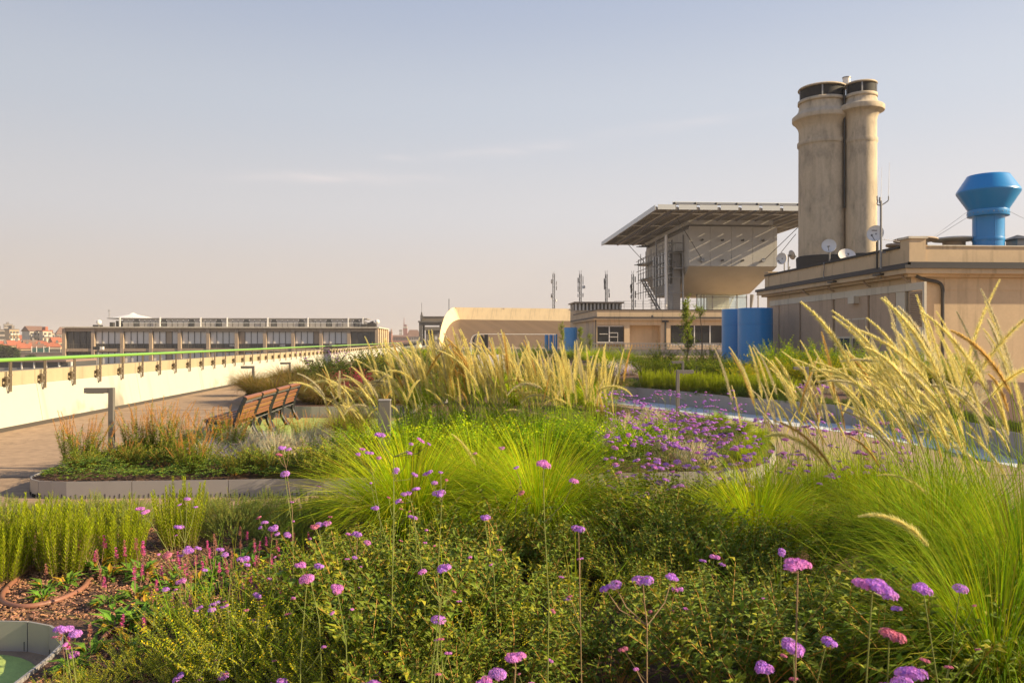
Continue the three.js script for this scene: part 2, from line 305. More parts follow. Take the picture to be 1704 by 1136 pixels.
// ================= LAMPS =================
{
  const lamp = (label, x, w, h, dir, y0) => {
    const t = thing('path_lamp', label, 'lamp', [x, y0, -w], 'angular grey path lamps in the beds'), s = 0.032, z = -w;
    part('post', RB(x - s, x + s, y0 - 0.02, h, z + s, z - s, 0.006), mat.lampPaint, t);
    if (dir[0]) { part('arm', RB(x + Math.min(dir[0] * 0.33, dir[0] * s), x + Math.max(dir[0] * 0.33, dir[0] * s), h - 0.068, h - 0.0015, z + s - 0.002, z - s + 0.002, 0.006), mat.lampPaint, t); part('lens', B(x + dir[0] * 0.10, x + dir[0] * 0.30, h - 0.074, h - 0.067, z + 0.02, z - 0.02), mat.dish, t); }
    else { part('arm', RB(x - s + 0.002, x + s - 0.002, h - 0.068, h - 0.0015, z + Math.min(dir[1] * 0.33, dir[1] * s), z + Math.max(dir[1] * 0.33, dir[1] * s), 0.006), mat.lampPaint, t); }
  };
  lamp('tall grey L shaped path lamp standing in the left end of the low planter', xAt(185, 10.4), 10.4, 1.05, [-1, 0], 0.16);
  lamp('grey path lamp rising from the grasses just above the benches', xAt(421, 22), 22, 0.955, [-1, 0], 0.21);
  lamp('smaller grey path lamp before the cream wall, beside the purple verbena haze', xAt(482, 28), 28, 0.89, [-1, 0], 0.21);
  lamp('half hidden grey path lamp behind the dark shrub near the wall', xAt(520, 33), 33, 0.85, [-1, 0], 0.21);
  lamp('grey path lamp among purple verbenas with its arm to the right', xAt(1128, 16.1), 16.1, 1.04, [1, 0], 0.16);
  lamp('grey path lamp in the rosemary hedge just behind the verbena lamp', xAt(1136.5, 23.4), 23.4, 1.03, [-1, 0], 0.34);
  lamp('grey path lamp seen through straw plumes before the yellow green shrubs', xAt(1343.5, 18.3), 18.3, 1.03, [-1, 0], 0.34);
  lamp('dark path lamp post beyond the plume group, arm turned away', xAt(985, 33), 33, 0.98, [0, -1], 0);
  const b = thing('bollard', 'square grey metal bollard in front of the plume grass group', 'bollard', [xAt(640, 9.2), 0.16, -9.2]), x = xAt(640, 9.2);
  part('column', RB(x - 0.068, x + 0.068, 0.14, 0.955, -9.13, -9.27, 0.006), mat.lampPaint, b);
  part('cap', RB(x - 0.071, x + 0.071, 0.957, 0.972, -9.127, -9.273, 0.004), mat.planter, b);
}

// ================= BENCHES =================
{
  const make = () => {
    const t = new THREE.Group(); t.name = 'bench';
    const L = 2.10, zs = [0, -L / 2, -L];
    // side profile in x (seat towards -x), y
    const back = [[0.02, 0.36], [0.05, 0.50], [0.10, 0.64], [0.15, 0.76]];
    zs.forEach((z) => {
      const rear = new THREE.CatmullRomCurve3([V3(0.12, 0, z), V3(0.05, 0.10, z), V3(-0.01, 0.24, z), V3(0.01, 0.38, z), V3(0.06, 0.54, z), V3(0.155, 0.765, z)]);
      const front = new THREE.CatmullRomCurve3([V3(-0.46, 0, z), V3(-0.41, 0.14, z), V3(-0.40, 0.28, z), V3(-0.42, 0.405, z)]);
      const bar = (c, wA, wB) => { const g = new THREE.TubeGeometry(c, 20, 1, 4, false), p = g.attributes.position, u = g.attributes.uv; for (let i = 0; i < p.count; i++) { const s = Math.floor(i / 5) / 20, o = c.getPoint(s), k = lerp(wA, wB, s); p.setXYZ(i, o.x + (p.getX(i) - o.x) * k, o.y + (p.getY(i) - o.y) * k, o.z + (p.getZ(i) - o.z) * 0.03); } g.computeVertexNormals(); return g; };
      const seatBar = new THREE.CatmullRomCurve3([V3(0.02, 0.36, z), V3(-0.2, 0.37, z), V3(-0.46, 0.415, z)]);
      const brace = new THREE.CatmullRomCurve3([V3(-0.40, 0.22, z), V3(-0.2, 0.29, z), V3(-0.01, 0.22, z)]);
      part('iron_frame', [bar(rear, 0.05, 0.032), bar(front, 0.045, 0.03), bar(seatBar, 0.04, 0.03), bar(brace, 0.022, 0.022)], mat.benchIron, t);
    });
    for (let s = 0; s < 2; s++) {
      const z0 = zs[s] - 0.035, z1 = zs[s + 1] + 0.035;
      for (const [i, y] of [0.455, 0.535, 0.615].entries()) { const x = lerp(0.035, 0.098, i / 2), g = RB(-0.014, 0.014, -0.032, 0.032, z0, z1, 0.008).rotateZ(-0.37).translate(x - 0.018, y, 0); part('back_slat', g, i === 1 ? mat.benchWood : mat.benchWoodRed, t); }
      part('top_rail', new THREE.CapsuleGeometry(0.038, z0 - z1 - 0.07, 4, 10).rotateX(Math.PI / 2).translate(0.13, 0.745, (z0 + z1) / 2), mat.benchWoodRed, t);
      part('trim_strip', RB(0.128, 0.146, 0.690, 0.703, z0, z1, 0.003), mat.greyMetal, t);
      part('seat_edge_strip', RB(-0.004, 0.010, 0.325, 0.338, z0, z1, 0.003), mat.greyMetal, t);
      for (let i = 0; i < 5; i++) part('seat_slat', RB(-0.052 - i * 0.092, -0.052 - i * 0.092 + 0.074, 0.392 + i * 0.009, 0.42 + i * 0.009, z0, z1, 0.008), mat.benchWoodRed, t);
    }
    return t;
  };
  const a = make();
  [['nearer of the two slatted wooden benches with dark iron frames on the green floor', 12.5], ['farther slatted wooden bench, end to end with the nearer one, by the planter', 14.68]].forEach(([label, w], i) => {
    const t = i ? a.clone() : a; t.name = numbered('bench'); t.position.set(-3.45, 0.004, -w); t.scale.set(1, 1.0, 1); scene.add(t);
    t.userData = { label, category: 'bench', group: 'benches on the green floor' };
  });
}

// ================= RIGHT SERVICE BUILDING =================
{
  const X = 18.7, W0 = 32, W1 = 47.6, XR = 62, t = thing('service_building', 'ochre single storey rooftop service building with dark gutter, at the right edge', 'building', [X, 0, -W0]);
  t.scale.y = 1.024; const yT = 5.42, yC = 4.52;
  part('wall', B(X + 0.08, XR, 0, 4.35, -W0 - 0.0, -W1), mat.ochre, t);
  part('roof', B(X + 0.2, XR, 4.86, 5.0, -W0 - 0.3, -W1 + 0.3), mat.roofFelt, t);
  part('cornice', [B(X - 0.42, XR, 4.30, 4.50, -W0 + 0.46, -W1 - 0.40), B(X - 0.2, XR, 4.18, 4.30, -W0 + 0.22, -W1 - 0.2)], mat.ochre, t);
  part('gutter', [B(X - 0.50, X - 0.30, 4.502, 4.64, -W0 + 0.55, -W1 - 0.45), B(X - 0.30, XR, 4.502, 4.62, -W0 + 0.55, -W0 + 0.35), B(X - 0.3, XR, 4.502, 4.56, -W0 + 0.35, -W1 - 0.4), B(X - 0.06, XR, 4.66, 4.80, -W0 + 0.07, -W0 - 0.02), B(X - 0.06, X + 0.02, 4.66, 4.78, -W0 + 0.07, -W1)], mat.gutter, t);
  part('parapet', [B(X, X + 0.25, 4.56, yT, -W0 - 0.25, -W1), B(X, XR, 4.56, yT + 0.02, -W0, -W0 - 0.25), B(X, XR, 4.56, yT, -W1 + 0.25, -W1 - 0.0)], mat.ochre, t);
  part('coping', [B(X - 0.08, X + 0.32, yT + 0.002, yT + 0.10, -W0 - 0.7, -W1 - 0.05)], mat.roofFelt, t);
  part('coping', [B(X + 0.75, XR, yT + 0.022, yT + 0.07, -W0 + 0.05, -W0 - 0.32)], mat.whiteTrim, t);
  const pr = part('corner_pier', [B(X - 0.04, X + 0.68, 4.66, 5.74, -W0 + 0.06, -W0 - 0.62)], mat.ochre, t);
  part('pier_cap', [B(X - 0.10, X + 0.74, 5.742, 5.83, -W0 + 0.12, -W0 - 0.68)], mat.whiteTrim, pr);
  part('corner_pier', [B(X - 0.04, X + 0.5, 4.66, 5.6, -W1 + 0.5, -W1 - 0.05), B(X - 0.08, X + 0.55, 5.602, 5.67, -W1 + 0.55, -W1 - 0.1)], mat.ochre, t);
  // left face: white band, tan panels between brown joints, windows, louvre, box
  const wp = (px) => wOnX(px, X), S = (name, px0, px1, y0, y1, out, m, parent = t) => part(name, B(X + 0.08, X + 0.08 - out, y0, y1, -wp(px1), -wp(px0)), m, parent);
  S('band', 1281.5, 1536, 3.62, 3.92, 0.10, mat.whiteTrim);
  S('corner_post', 1536.2, 1539.5, 0, 3.92, 0.10, mat.whiteTrim);
  for (const [a, b] of [[1283, 1296], [1297.5, 1330.5], [1333, 1386], [1389.8, 1444], [1448, 1490], [1491, 1506]]) S('wall_panel', a, b, 0, 3.615, 0.075, a > 1489 ? mat.whiteTrim : mat.panelTan);
  for (const px of [1296.8, 1331.8, 1388, 1446, 1508]) S('joint_strip', px - 1.2, px + 1.2, 0, 3.61, 0.02, mat.steelBrown);
  S('box', 1420, 1430, 3.3, 3.64, 0.34, mat.whiteTrim);
  const lv = S('louvre_frame', 1513, 1534, 2.15, 3.58, 0.05, mat.ochreDark);
  for (let i = 0; i < 18; i++) part('louvre_slat', new THREE.BoxGeometry(0.05, 0.03, wp(1513.6) - wp(1533.4)).rotateZ(-0.6).translate(X + 0.01, 2.2 + i * 0.076, -(wp(1513.6) + wp(1533.4)) / 2), mat.panelTan, lv);
  S('lower_panel', 1513, 1534, 0, 2.13, 0.05, mat.whiteTrim);
  for (const [a, b] of [[1393, 1416], [1419, 1441]]) {
    const f = S('window_frame', a, b, 0.9, 2.62, 0.09, mat.whiteTrim), m = (a + b) / 2;
    for (const [p, q] of [[a + 1, m - 0.5], [m + 0.5, b - 1]]) { S('shutter', p, q, 1.80, 2.56, 0.11, mat.panelTan, f); S('pane', p, q, 0.98, 1.70, 0.10, mat.darkGlass, f); }
  }
  for (const px of [1345, 1387, 1447, 1512]) part('bracket', tube([V3(X + 0.05, 4.0, -wp(px)), V3(X - 0.15, 4.1, -wp(px)), V3(X - 0.3, 4.3, -wp(px))], 0.035, 8), mat.ochreDark, t);
  // front face downpipe
  const xd = xAt(1566, W0);
  part('downpipe', tube([V3(X + 0.15, 4.22, -W0 + 0.18), V3(X + 0.55, 4.08, -W0 + 0.16), V3(xd - 0.12, 3.92, -W0 + 0.14), V3(xd, 3.7, -W0 + 0.13), V3(xd, 3.2, -W0 + 0.13), V3(xd, 1.5, -W0 + 0.13), V3(xd, 0, -W0 + 0.13)], 0.075, 40, 8), mat.darkMetal, t);
  part('pipe', tube([V3(X - 0.06, 5.5, -39.6), V3(X - 0.10, 5.48, -39.6), V3(X - 0.10, 5.3, -39.55), V3(X - 0.07, 4.9, -39.7), V3(X - 0.07, 4.66, -39.6)], 0.022, 20, 6), mat.greyMetal, t);
  part('pilaster', B(X + 0.3, X + 0.5, 0, 4.17, -W0 + 0.02, -W0 - 0.02), mat.ochreDark, t);
  part('fascia_band', B(xd + 0.15, XR, 3.66, 4.17, -W0 + 0.025, -W0 - 0.02), mat.ochre, t);
  for (const px of [1402, 1481]) part('flood_light', [B(X - 0.62, X - 0.36, 4.36, 4.44, -wp(px) + 0.3, -wp(px) - 0.3), rod(V3(X - 0.5, 4.4, -wp(px)), V3(X - 0.3, 4.55, -wp(px)), 0.03)], mat.darkMetal, t);
  // roof discs
  [[1524, 400, 36, 'flat round concrete lid at the building corner'], [1588, 399.5, 37, 'pale round lid between the corner pier and the blue vent'], [1487, 409, 38, 'low grey slab lying on the roof behind the coping']].forEach(([px, py, w, label], i) => {
    const o = thing('concrete_disc', label, 'roof disc', [xAt(px, w), 5, -w]);
    part('lid', lathe([[0.001, yAt(py + 3, w, px)], [0.55, yAt(py + 3, w, px)], [1.0, yAt(py + 1, w, px)], [1.0, yAt(py - 2, w, px)], [0.9, yAt(py - 3.4, w, px)], [0.001, yAt(py - 4, w, px)]].map(([r, y]) => [r * (i > 1 ? 0.35 : 0.95), y]), xAt(px, w), -w, 32), i === 1 ? mat.whiteTrim : mat.ochreDark, o, true);
    part('kerb', cyl(xAt(px, w), 4.95, yAt(py + 3, w, px), -w, 0.5 * (i > 1 ? 0.3 : 1)), mat.ochreDark, o);
  });
  const hp = thing('roof_hatch', 'small dark hooded hatch right of the blue roof vent', 'hatch', [xAt(1688, 36), 5, -36]);
  part('hood', new THREE.ConeGeometry(0.8, 0.25, 4).rotateY(Math.PI / 4).translate(xAt(1694, 36), yAt(395, 36, 1690), -36), mat.darkMetal, hp);
  part('curb', B(xAt(1684, 36), xAt(1704, 36), 4.95, yAt(398.5, 36, 1690), -35.6, -36.4), mat.greyMetal, hp);
}
// ---------- blue roof vent ----------
{
  const w = 36, x = xAt(1645, w), py = (p) => yAt(p, w, 1645), t = thing('roof_vent', 'big bright blue mushroom shaped ventilation cowl on the service building roof', 'vent', [x, 5, -w]);
  part('duct', lathe([[0.66, 4.98], [0.66, py(401.5)], [0.69, py(401)], [0.69, py(396)], [0.66, py(395.5)], [0.66, py(361)], [0.80, py(360.5)]], x, -w, 40), mat.bluePaintMetal, t, true);
  part('collar', lathe([[0.78, py(360.4)], [0.88, py(360.2)], [0.88, py(350.5)], [0.845, py(349.8)]], x, -w, 40), mat.bluePaintMetal, t, true);
  part('flare', lathe([[0.85, py(349.7)], [1.335, py(322)], [1.345, py(320)]], x, -w, 44), mat.bluePaintMetal, t, true);
  part('hood', lathe([[1.35, py(319.8)], [1.33, py(317)], [0.92, py(294)], [0.90, py(292.6)], [0.80, py(292.4)], [0.78, py(297)], [0.2, py(300)]], x, -w, 44), mat.bluePaintMetal, t, true);
  for (let k = 0; k < 5; k++) { const a = 0.5 + k * 1.257; part('lap_seam', B(x + Math.cos(a) * 0.665 - 0.012, x + Math.cos(a) * 0.665 + 0.012, 5.2, py(362), -w + Math.sin(a) * 0.665 + 0.012, -w + Math.sin(a) * 0.665 - 0.012), mat.bluePaintMetal, t); }
  part('bolts', Array.from({ length: 26 }, (_, k) => new THREE.SphereGeometry(0.02, 6, 4).translate(x + Math.cos(k * 0.2417) * 0.885, py(355.5), -w + Math.sin(k * 0.2417) * 0.885)), mat.greyMetal, t).userData.kind = 'stuff';
  for (const [a, b] of [[-1, 0.6], [1, 0.6], [-0.4, -3]]) part('guy_wire', rod(V3(x + a * 0.8, py(347), -w), V3(x + a * 4.6, 5.5, -w + b * 2), 0.008, 4), mat.greyMetal, t);
}
// ---------- twin chimney ----------
{
  const t = thing('twin_chimney', 'tall weathered ochre chimney of two joined round shafts with collars', 'chimney', [21.3, 5, -44.5]);
  const shaft = (pxc, w, rpx, Y, capM) => {
    const x = xAt(pxc, w), k = w / F, r = rpx * k, y = (p) => yAt(p, w, pxc), s = part('shaft', lathe([[r * 1.03, 4.95], [r * 1.03, y(Y.base)], [r, y(Y.base - 1)], [r * 0.995, y(Y.ring + 4)], [r * 1.05, y(Y.ring + 3.4)], [r * 1.05, y(Y.ring - 3)], [r * 0.99, y(Y.ring - 3.6)], [r * 0.985, y(Y.col + 14)], [r * 1.03, y(Y.col + 8)], [r * 1.16, y(Y.col + 1)], [r * Y.cr * 0.985, y(Y.col - 1.5)]], x, -w, 56), mat.shaft, t, true);
    part('collar', lathe([[r * Y.cr * 0.98, y(Y.col - 1.6)], [r * Y.cr, y(Y.col - 3)], [r * Y.cr, y(Y.col - 9)], [r * Y.cr * 0.95, y(Y.col - 11)], [r * 1.08, y(Y.col - 15)], [r * 1.0, y(Y.col - 20)], [r * 0.965, y(Y.lan + 7)], [r * 0.965, y(Y.lan + 6.5)]], x, -w, 56), mat.shaft, s, true);
    part('rim', lathe([[r * 0.93, y(Y.lan + 6.4)], [r * 1.03, y(Y.lan + 6.2)], [r * 1.03, y(Y.lan + 1)], [r * 0.8, y(Y.lan + 0.5)], [0.01, y(Y.lan + 0.6)]], x, -w, 56), mat.shaft, s, true);
    for (let i = 0; i < 5; i++) { const a = i * 1.2566 + 0.75; part('lantern_post', B(x + Math.cos(a) * r * 0.95 - 0.04, x + Math.cos(a) * r * 0.95 + 0.04, y(Y.lan + 0.6), y(Y.cap), -w + Math.sin(a) * r * 0.95 + 0.04, -w + Math.sin(a) * r * 0.95 - 0.04), mat.greyMetal, s); }
    part('lantern_screen', new THREE.CylinderGeometry(r * 0.94, r * 0.94, y(Y.cap) - y(Y.lan), 40, 1, true).translate(x, (y(Y.cap) + y(Y.lan)) / 2, -w), capM, s);
    part('cap', lathe([[0.01, y(Y.cap)], [r * 1.01, y(Y.cap - 0.1)], [r * 1.03, y(Y.cap - 1.5)], [r * 1.0, y(Y.cap - 3.4)], [0.01, y(Y.cap - 4)]], x, -w, 48), mat.shaft, s, true);
    return [x, r, y];
  };
  const mesh = M([0.035, 0.033, 0.03], { roughness: 0.8 });
  const [xl, rl, yl] = shaft(1368.5, 45, 38.6, { base: 436, ring: 240, col: 204, cr: 1.27, lan: 167, cap: 150.5 }, mesh);
  const [xr2, rr2] = shaft(1433.5, 43.6, 25.2, { base: 436, ring: 235, col: 188, cr: 1.48, lan: 157, cap: 142.5 }, mesh);
  part('base_ring', lathe([[rl * 1.06, 4.95], [rl * 1.10, yl(429)], [rl * 1.04, yl(427)]], xl, -45, 48), mat.roofFelt, t, true);
  part('base_ring', lathe([[rr2 * 1.07, 4.95], [rr2 * 1.14, yAt(425, 43.6, 1433)], [rr2 * 1.05, yAt(423, 43.6, 1433)]], xr2, -43.6, 40), mat.roofFelt, t, true);
  const xm = xAt(1405.5, 43.7);
  part('downpipe', rod(V3(xm, yAt(346, 43.7, 1405), -43.7), V3(xm, yAt(150, 43.7, 1405), -43.7), 0.06, 8), mat.darkMetal, t);
  const v = part('top_vent', [cyl(xAt(1409, 44.5), yAt(143, 44.5, 1409), yAt(140, 44.5, 1409), -44.5, 0.14), cyl(xAt(1409, 44.5), yAt(140, 44.5, 1409), yAt(130, 44.5, 1409), -44.5, 0.21)], mat.dish, t);
  part('vent_cap', cyl(xAt(1409, 44.5), yAt(130, 44.5, 1409), yAt(128.5, 44.5, 1409), -44.5, 0.24), mat.greyMetal, v);
}
// ---------- satellite dishes, mast ----------
{
  const dish = (label, px, py, w, r, face, foot, m = mat.dish) => {
    const c = at(px, py, w), t = thing('satellite_dish', label, 'satellite dish', [c.x, foot, c.z]), prof = [];
    for (let i = 0; i <= 10; i++) { const q = i / 10; prof.push(new THREE.Vector2(Math.max(0.001, q * r), (q * q - 1) * r * 0.22)); }
    prof.push(new THREE.Vector2(r * 1.02, 0.01)); prof.push(new THREE.Vector2(r * 1.0, -0.035));
    for (let i = 9; i >= 0; i--) { const q = i / 10; prof.push(new THREE.Vector2(Math.max(0.001, q * r), (q * q - 1) * r * 0.22 - 0.02)); }
    const f = V3(...face).normalize(), q = new THREE.Quaternion().setFromUnitVectors(V3(0, 1, 0), f);
    const g = new THREE.LatheGeometry(prof, 32).scale(0.92, 1, 1).applyQuaternion(q).translate(c.x, c.y, c.z);
    part('reflector', g, m, t);
    const back = c.clone().addScaledVector(f, -0.2 - r * 0.2);
    part('mount', [rod(c.clone().addScaledVector(f, -r * 0.2), back, 0.05), rod(V3(back.x, foot, back.z), V3(back.x, back.y + 0.1, back.z), 0.035)], mat.greyMetal, t);
    const lnb = c.clone().addScaledVector(f, r * 0.9).add(V3(0, -r * 0.55, 0));
    part('feed_arm', [rod(c.clone().add(V3(0, -r * 0.85, 0)), lnb, 0.018), rod(lnb, c.clone().addScaledVector(f, r * 0.78).add(V3(0, -r * 0.45, 0)), 0.05)], mat.greyMetal, t);
    return t;
  };
  const big = dish('white oval satellite dish at the foot of the mast, right of the chimney', 1457, 388, 37, 0.42, [-0.75, 0.25, 0.55], 5.4);
  part('printed_mark', B(xAt(1453, 36.6), xAt(1462, 36.6), yAt(384.5, 36.6, 1457), yAt(383, 36.6, 1457), -36.62, -36.63).translate(-0.1, 0, 0.1), mat.gutter, big);
  dish('tilted grey satellite dish in front of the left chimney shaft', 1380, 408.5, 40, 0.38, [-0.5, 0.35, 0.8], 5.0);
  dish('satellite dish half sunk behind the parapet below the chimney gap', 1410, 424, 40, 0.45, [-0.2, 0.65, 0.75], 4.9);
  dish('pale drum shaped satellite dish at the far roof corner', 1301, 430, 47, 0.37, [-0.8, 0.1, 0.5], 5.3);
  dish('small dim satellite dish behind the drum shaped one', 1318.5, 424, 47.3, 0.32, [0.9, 0.3, -0.1], 5.0, mat.planter);
  const x = 18.35, w = wOnX(1466.5, x), y = (p) => yAt(p, w, 1466), t = thing('antenna_mast', 'thin grey mast with forked whip antennas fixed to the building parapet', 'antenna', [x, 4.4, -w]);
  part('pole', rod(V3(x, y(463), -w), V3(x, y(334), -w), 0.05, 8), mat.greyMetal, t);
  part('fork', tube([V3(x - 0.17, y(333), -w + 0.05), V3(x - 0.17, y(340), -w), V3(x, y(341), -w), V3(x + 0.24, y(336), -w), V3(x + 0.33, y(333), -w), V3(x + 0.34, y(326), -w)], 0.028, 30, 6), mat.greyMetal, t);
  part('whip', rod(V3(x - 0.17, y(331), -w), V3(x - 0.10, y(278), -w), 0.010, 5, 0.006), mat.whiteMetal, t);
  part('whip', rod(V3(x + 0.0, y(334), -w), V3(x + 0.03, y(278), -w), 0.012, 5, 0.006), mat.whiteMetal, t);
  part('whip', rod(V3(x + 0.34, y(324), -w), V3(x + 0.38, y(270), -w), 0.012, 5, 0.006), mat.whiteMetal, t);
  part('clamp', [B(x - 0.06, x + 0.2, y(418), y(421), -w + 0.03, -w - 0.03), B(x - 0.06, x + 0.3, y(452), y(455), -w + 0.03, -w - 0.03), rod(V3(x - 0.17, y(334), -w), V3(x - 0.17, y(326), -w), 0.03), rod(V3(x - 0.05, y(338), -w), V3(x - 0.05, y(328), -w), 0.04)], mat.greyMetal, t);
  const p2 = thing('antenna_mast', 'short dark pole bracketed to the parapet just left of the forked mast', 'antenna', [18.45, 4.4, -wOnX(1458, 18.45)]);
  const w2 = wOnX(1460, 18.45); part('pole', rod(V3(18.45, yAt(455, w2, 1460), -w2), V3(18.45, yAt(402, w2, 1460), -w2), 0.05, 8), mat.darkMetal, p2);
  part('yagi', [rod(V3(18.7, yAt(398, w2, 1460), -w2), V3(19.5, yAt(402, w2, 1460), -w2), 0.012), ...[0, 1, 2, 3].map((i) => rod(V3(18.8 + i * 0.18, yAt(398, w2, 1460) - 0.02 * i, -w2 + 0.02), V3(18.9 + i * 0.18, yAt(393, w2, 1460) - 0.02 * i, -w2 - 0.2), 0.007, 4))], mat.whiteMetal, p2);
}
// ---------- blue cylinders ----------
{
  const duct = (label, px, w, r, pyTop, group) => {
    const x = xAt(px, w), y = yAt(pyTop, w, px), t = thing('blue_duct', label, 'ventilation duct', [x, 0, -w], group);
    part('drum', lathe([[r * 1.0, 0], [r, 1.2], [r, y - 0.05], [r * 0.985, y], [r * 0.93, y + 0.002], [r * 0.92, y - 0.3], [0.02, y - 0.32]], x, -w, 48), mat.bluePaintMetal, t, true);
    part('seam', new THREE.TorusGeometry(r, 0.012, 4, 48).rotateX(Math.PI / 2).translate(x, y - 0.9, -w), mat.bluePaintMetal, t);
    for (const a of [3.9]) part('vertical_seam', B(x + Math.cos(a) * r - 0.014, x + Math.cos(a) * r + 0.014, 0.05, y - 0.06, -w + Math.sin(a) * r + 0.014, -w + Math.sin(a) * r - 0.014), mat.bluePaintMetal, t);
    return t;
  };
  duct('large bright blue cylinder duct in front of the service building', 1257, 43.5, 0.95, 512.8);
  duct('blue cylinder duct half hidden behind the large one', 1226, 46, 0.85, 514.5);
  duct('distant blue cylinder duct standing before the banked track curve', 949.5, 100, 0.84, 545);
  [[909.5, 112], [917, 114], [924.5, 113]].forEach(([px, w], i) => duct(['leftmost of three short blue ducts far off below the cream rim', 'middle one of three short blue ducts far off below the cream rim', 'rightmost of three short blue ducts, nearest the distant blue cylinder'][i], px, w, 0.26, 556, 'three short far blue ducts'));
}

// ================= FAR SERVICE BLOCK =================
{
  const X = 16.6, W0 = 96, W1 = 116, XR = 64, t = thing('service_building', 'long low ochre service block with dark cornice line and shop windows under the box gallery', 'building', [X, 0, -W0]);
  const y = (p) => yAt(p, W0, 1090), x = (p) => xAt(p, W0);
  const Z = -W0;
  // front wall with openings: piers and lintel
  part('wall', [B(X + 0.02, XR, 0, y(530), Z - 1.6, -W1), B(X + 0.02, x(994), 0, y(541), Z, Z - 1.6), B(X + 0.02, XR, y(541), y(530), Z, Z - 1.6), B(x(1039), x(1048), 0, y(541), Z + 0.02, Z - 1.6), B(x(1099.5), x(1116), 0, y(541), Z + 0.02, Z - 1.6), B(x(1203), XR, 0, y(541), Z, Z - 1.6), B(x(1116), x(1203), 0, y(575), Z, Z - 0.4)], mat.ochre, t);
  part('cornice', B(X - 0.35, XR, y(532.5), y(529.8), Z + 0.4, -W1), mat.ochre, t);
  part('gutter', B(X - 0.42, XR, y(529.7), y(527.2), Z + 0.48, -W1), mat.gutter, t);
  part('parapet', B(X + 0.1, XR, y(527), y(516), Z - 0.1, -W1), mat.ochre, t);
  part('coping', B(X, XR, y(516), y(514.6), Z + 0.0, -W1), mat.gutter, t);
  part('downpipe', [B(x(990.5), x(992), 0, y(532), Z + 0.12, Z + 0.02), B(x(1106), x(1108.5), 0, y(533), Z + 0.16, Z + 0.02)], mat.darkMetal, t);
  part('pipe_head', B(x(1101.5), x(1112), y(536), y(533.2), Z + 0.3, Z), mat.darkMetal, t);
  const win = (px0, px1, py0, py1, cuts, frame) => {
    const f = part('window_frame', [B(x(px0), x(px1), y(py0 + 1.2), y(py0), Z - 0.15, Z - 0.25), ...cuts.map((c) => B(x(c) - 0.06, x(c) + 0.06, y(py1), y(py0), Z - 0.15, Z - 0.25)), B(x(px0), x(px1), y(py1), y(py1 - 1.2), Z - 0.15, Z - 0.25)], frame, t);
    const e = [px0, ...cuts, px1];
    for (let i = 0; i + 1 < e.length; i++) part('pane', B(x(e[i]) + 0.07, x(e[i + 1]) - 0.07, y(py1 - 1.3), y(py0 + 1.3), Z - 0.19, Z - 0.215), mat.darkGlass, f);
  };
  win(994, 1039, 542, 570, [1014.5], mat.whiteMetal);
  win(1117, 1203, 540, 574, [1156.5, 1182.5], mat.whiteMetal);
  part('alcove_wall', B(x(1048), x(1099.5), 0, y(541), Z - 1.3, Z - 1.55), mat.ochre, t);
  for (const [a, b] of [[2, 3.4], [6, 8]]) part('side_panel', B(X, X + 0.03, 0, y(533), Z - a, Z - b), mat.panelTan, t);
  const sh = part('shelf_rack', [B(x(1016), x(1028.5), y(554), y(553.2), Z - 0.05, Z - 0.12), B(x(1016), x(1028.5), y(561), y(560.2), Z - 0.05, Z - 0.12), B(x(1028), x(1028.6), y(569), y(553.2), Z - 0.05, Z - 0.12), B(x(998), x(1012), y(556), y(555.2), Z - 0.05, Z - 0.12)], mat.whiteMetal, t);
  for (const px of [1085.5, 1154]) part('vent_knob', new THREE.SphereGeometry(0.14, 10, 8).translate(x(px), y(526), Z + 0.1), mat.gutter, t);
  // raised rear part that carries the gallery
  const r = thing('gallery_podium', 'flat roofed podium behind the service block parapet below the box gallery', 'building', [28, 0, -117]);
  part('wall', B(24, 64, 0, yAt(515.6, 117, 1150), -116.2, -150), mat.ochre, r);
  const rail = thing('roof_railing', 'thin wire railing on the roof below the gallery', 'railing', [30, 5.4, -112]);
  const yr = yAt(515, 112, 1120);
  for (let k = 0; k < 14; k++) part('post', rod(V3(22 + k * 1.35, yr, -112), V3(22 + k * 1.35, yr + 1.2, -112), 0.025, 4), mat.greyMetal, rail);
  for (const h of [0.45, 0.8, 1.18]) part('wire', rod(V3(22, yr + h, -112), V3(39.6, yr + h, -112), 0.018, 4), mat.greyMetal, rail);
  // penthouse and antenna towers
  const p = thing('penthouse', 'small dark roofed penthouse with a row of pillars under two antenna masts', 'building', [xAt(996, 140), 6, -140]), px = (q) => xAt(q, 140), py = (q) => yAt(q, 140);
  part('wall', B(px(957), px(1036), 0, py(516), -139.4, -146), mat.ochre, p);
  part('core', B(px(957), px(1034), py(516), py(504.5), -141.5, -146), mat.mullion, p);
  part('roof', B(px(954.5), px(1037.5), py(504), py(501.8), -139.2, -147), mat.ochreDark, p);
  for (let i = 0; i < 13; i++) part('pillar', B(px(957 + i * 6.2), px(957 + i * 6.2 + 2.6), py(516), py(504.5), -139.6, -140.1), mat.blind, p);
  [[921.5, 515, 'antenna tower standing left of the penthouse, over the cream rim'], [965.8, 502, 'antenna tower with white panel aerials on the penthouse, left one'], [1009, 502, 'antenna tower on the right half of the penthouse roof'], [1053, 514, 'antenna tower nearest the glass lift of the gallery']].forEach(([q, base, label], i) => {
    const W = i ? 141 : 228, c = xAt(q, W), y0 = i === 0 || i === 3 ? 0 : yAt(base, W) - 0.25, yb = yAt(base, W), yt = yAt(455, W), r0 = rngOf(60 + i), S = W / 141, tw = thing('antenna_tower', label, 'antenna', [c, y0, -W], 'four cell antenna towers on the far roofs'), gs = [], s = 0.16 * S;
    for (const [a, b] of [[-s, -s], [s, -s], [s, s], [-s, s]]) gs.push(rod(V3(c + a, y0, -W + b), V3(c + a, yt, -W + b), 0.045 * S, 4));
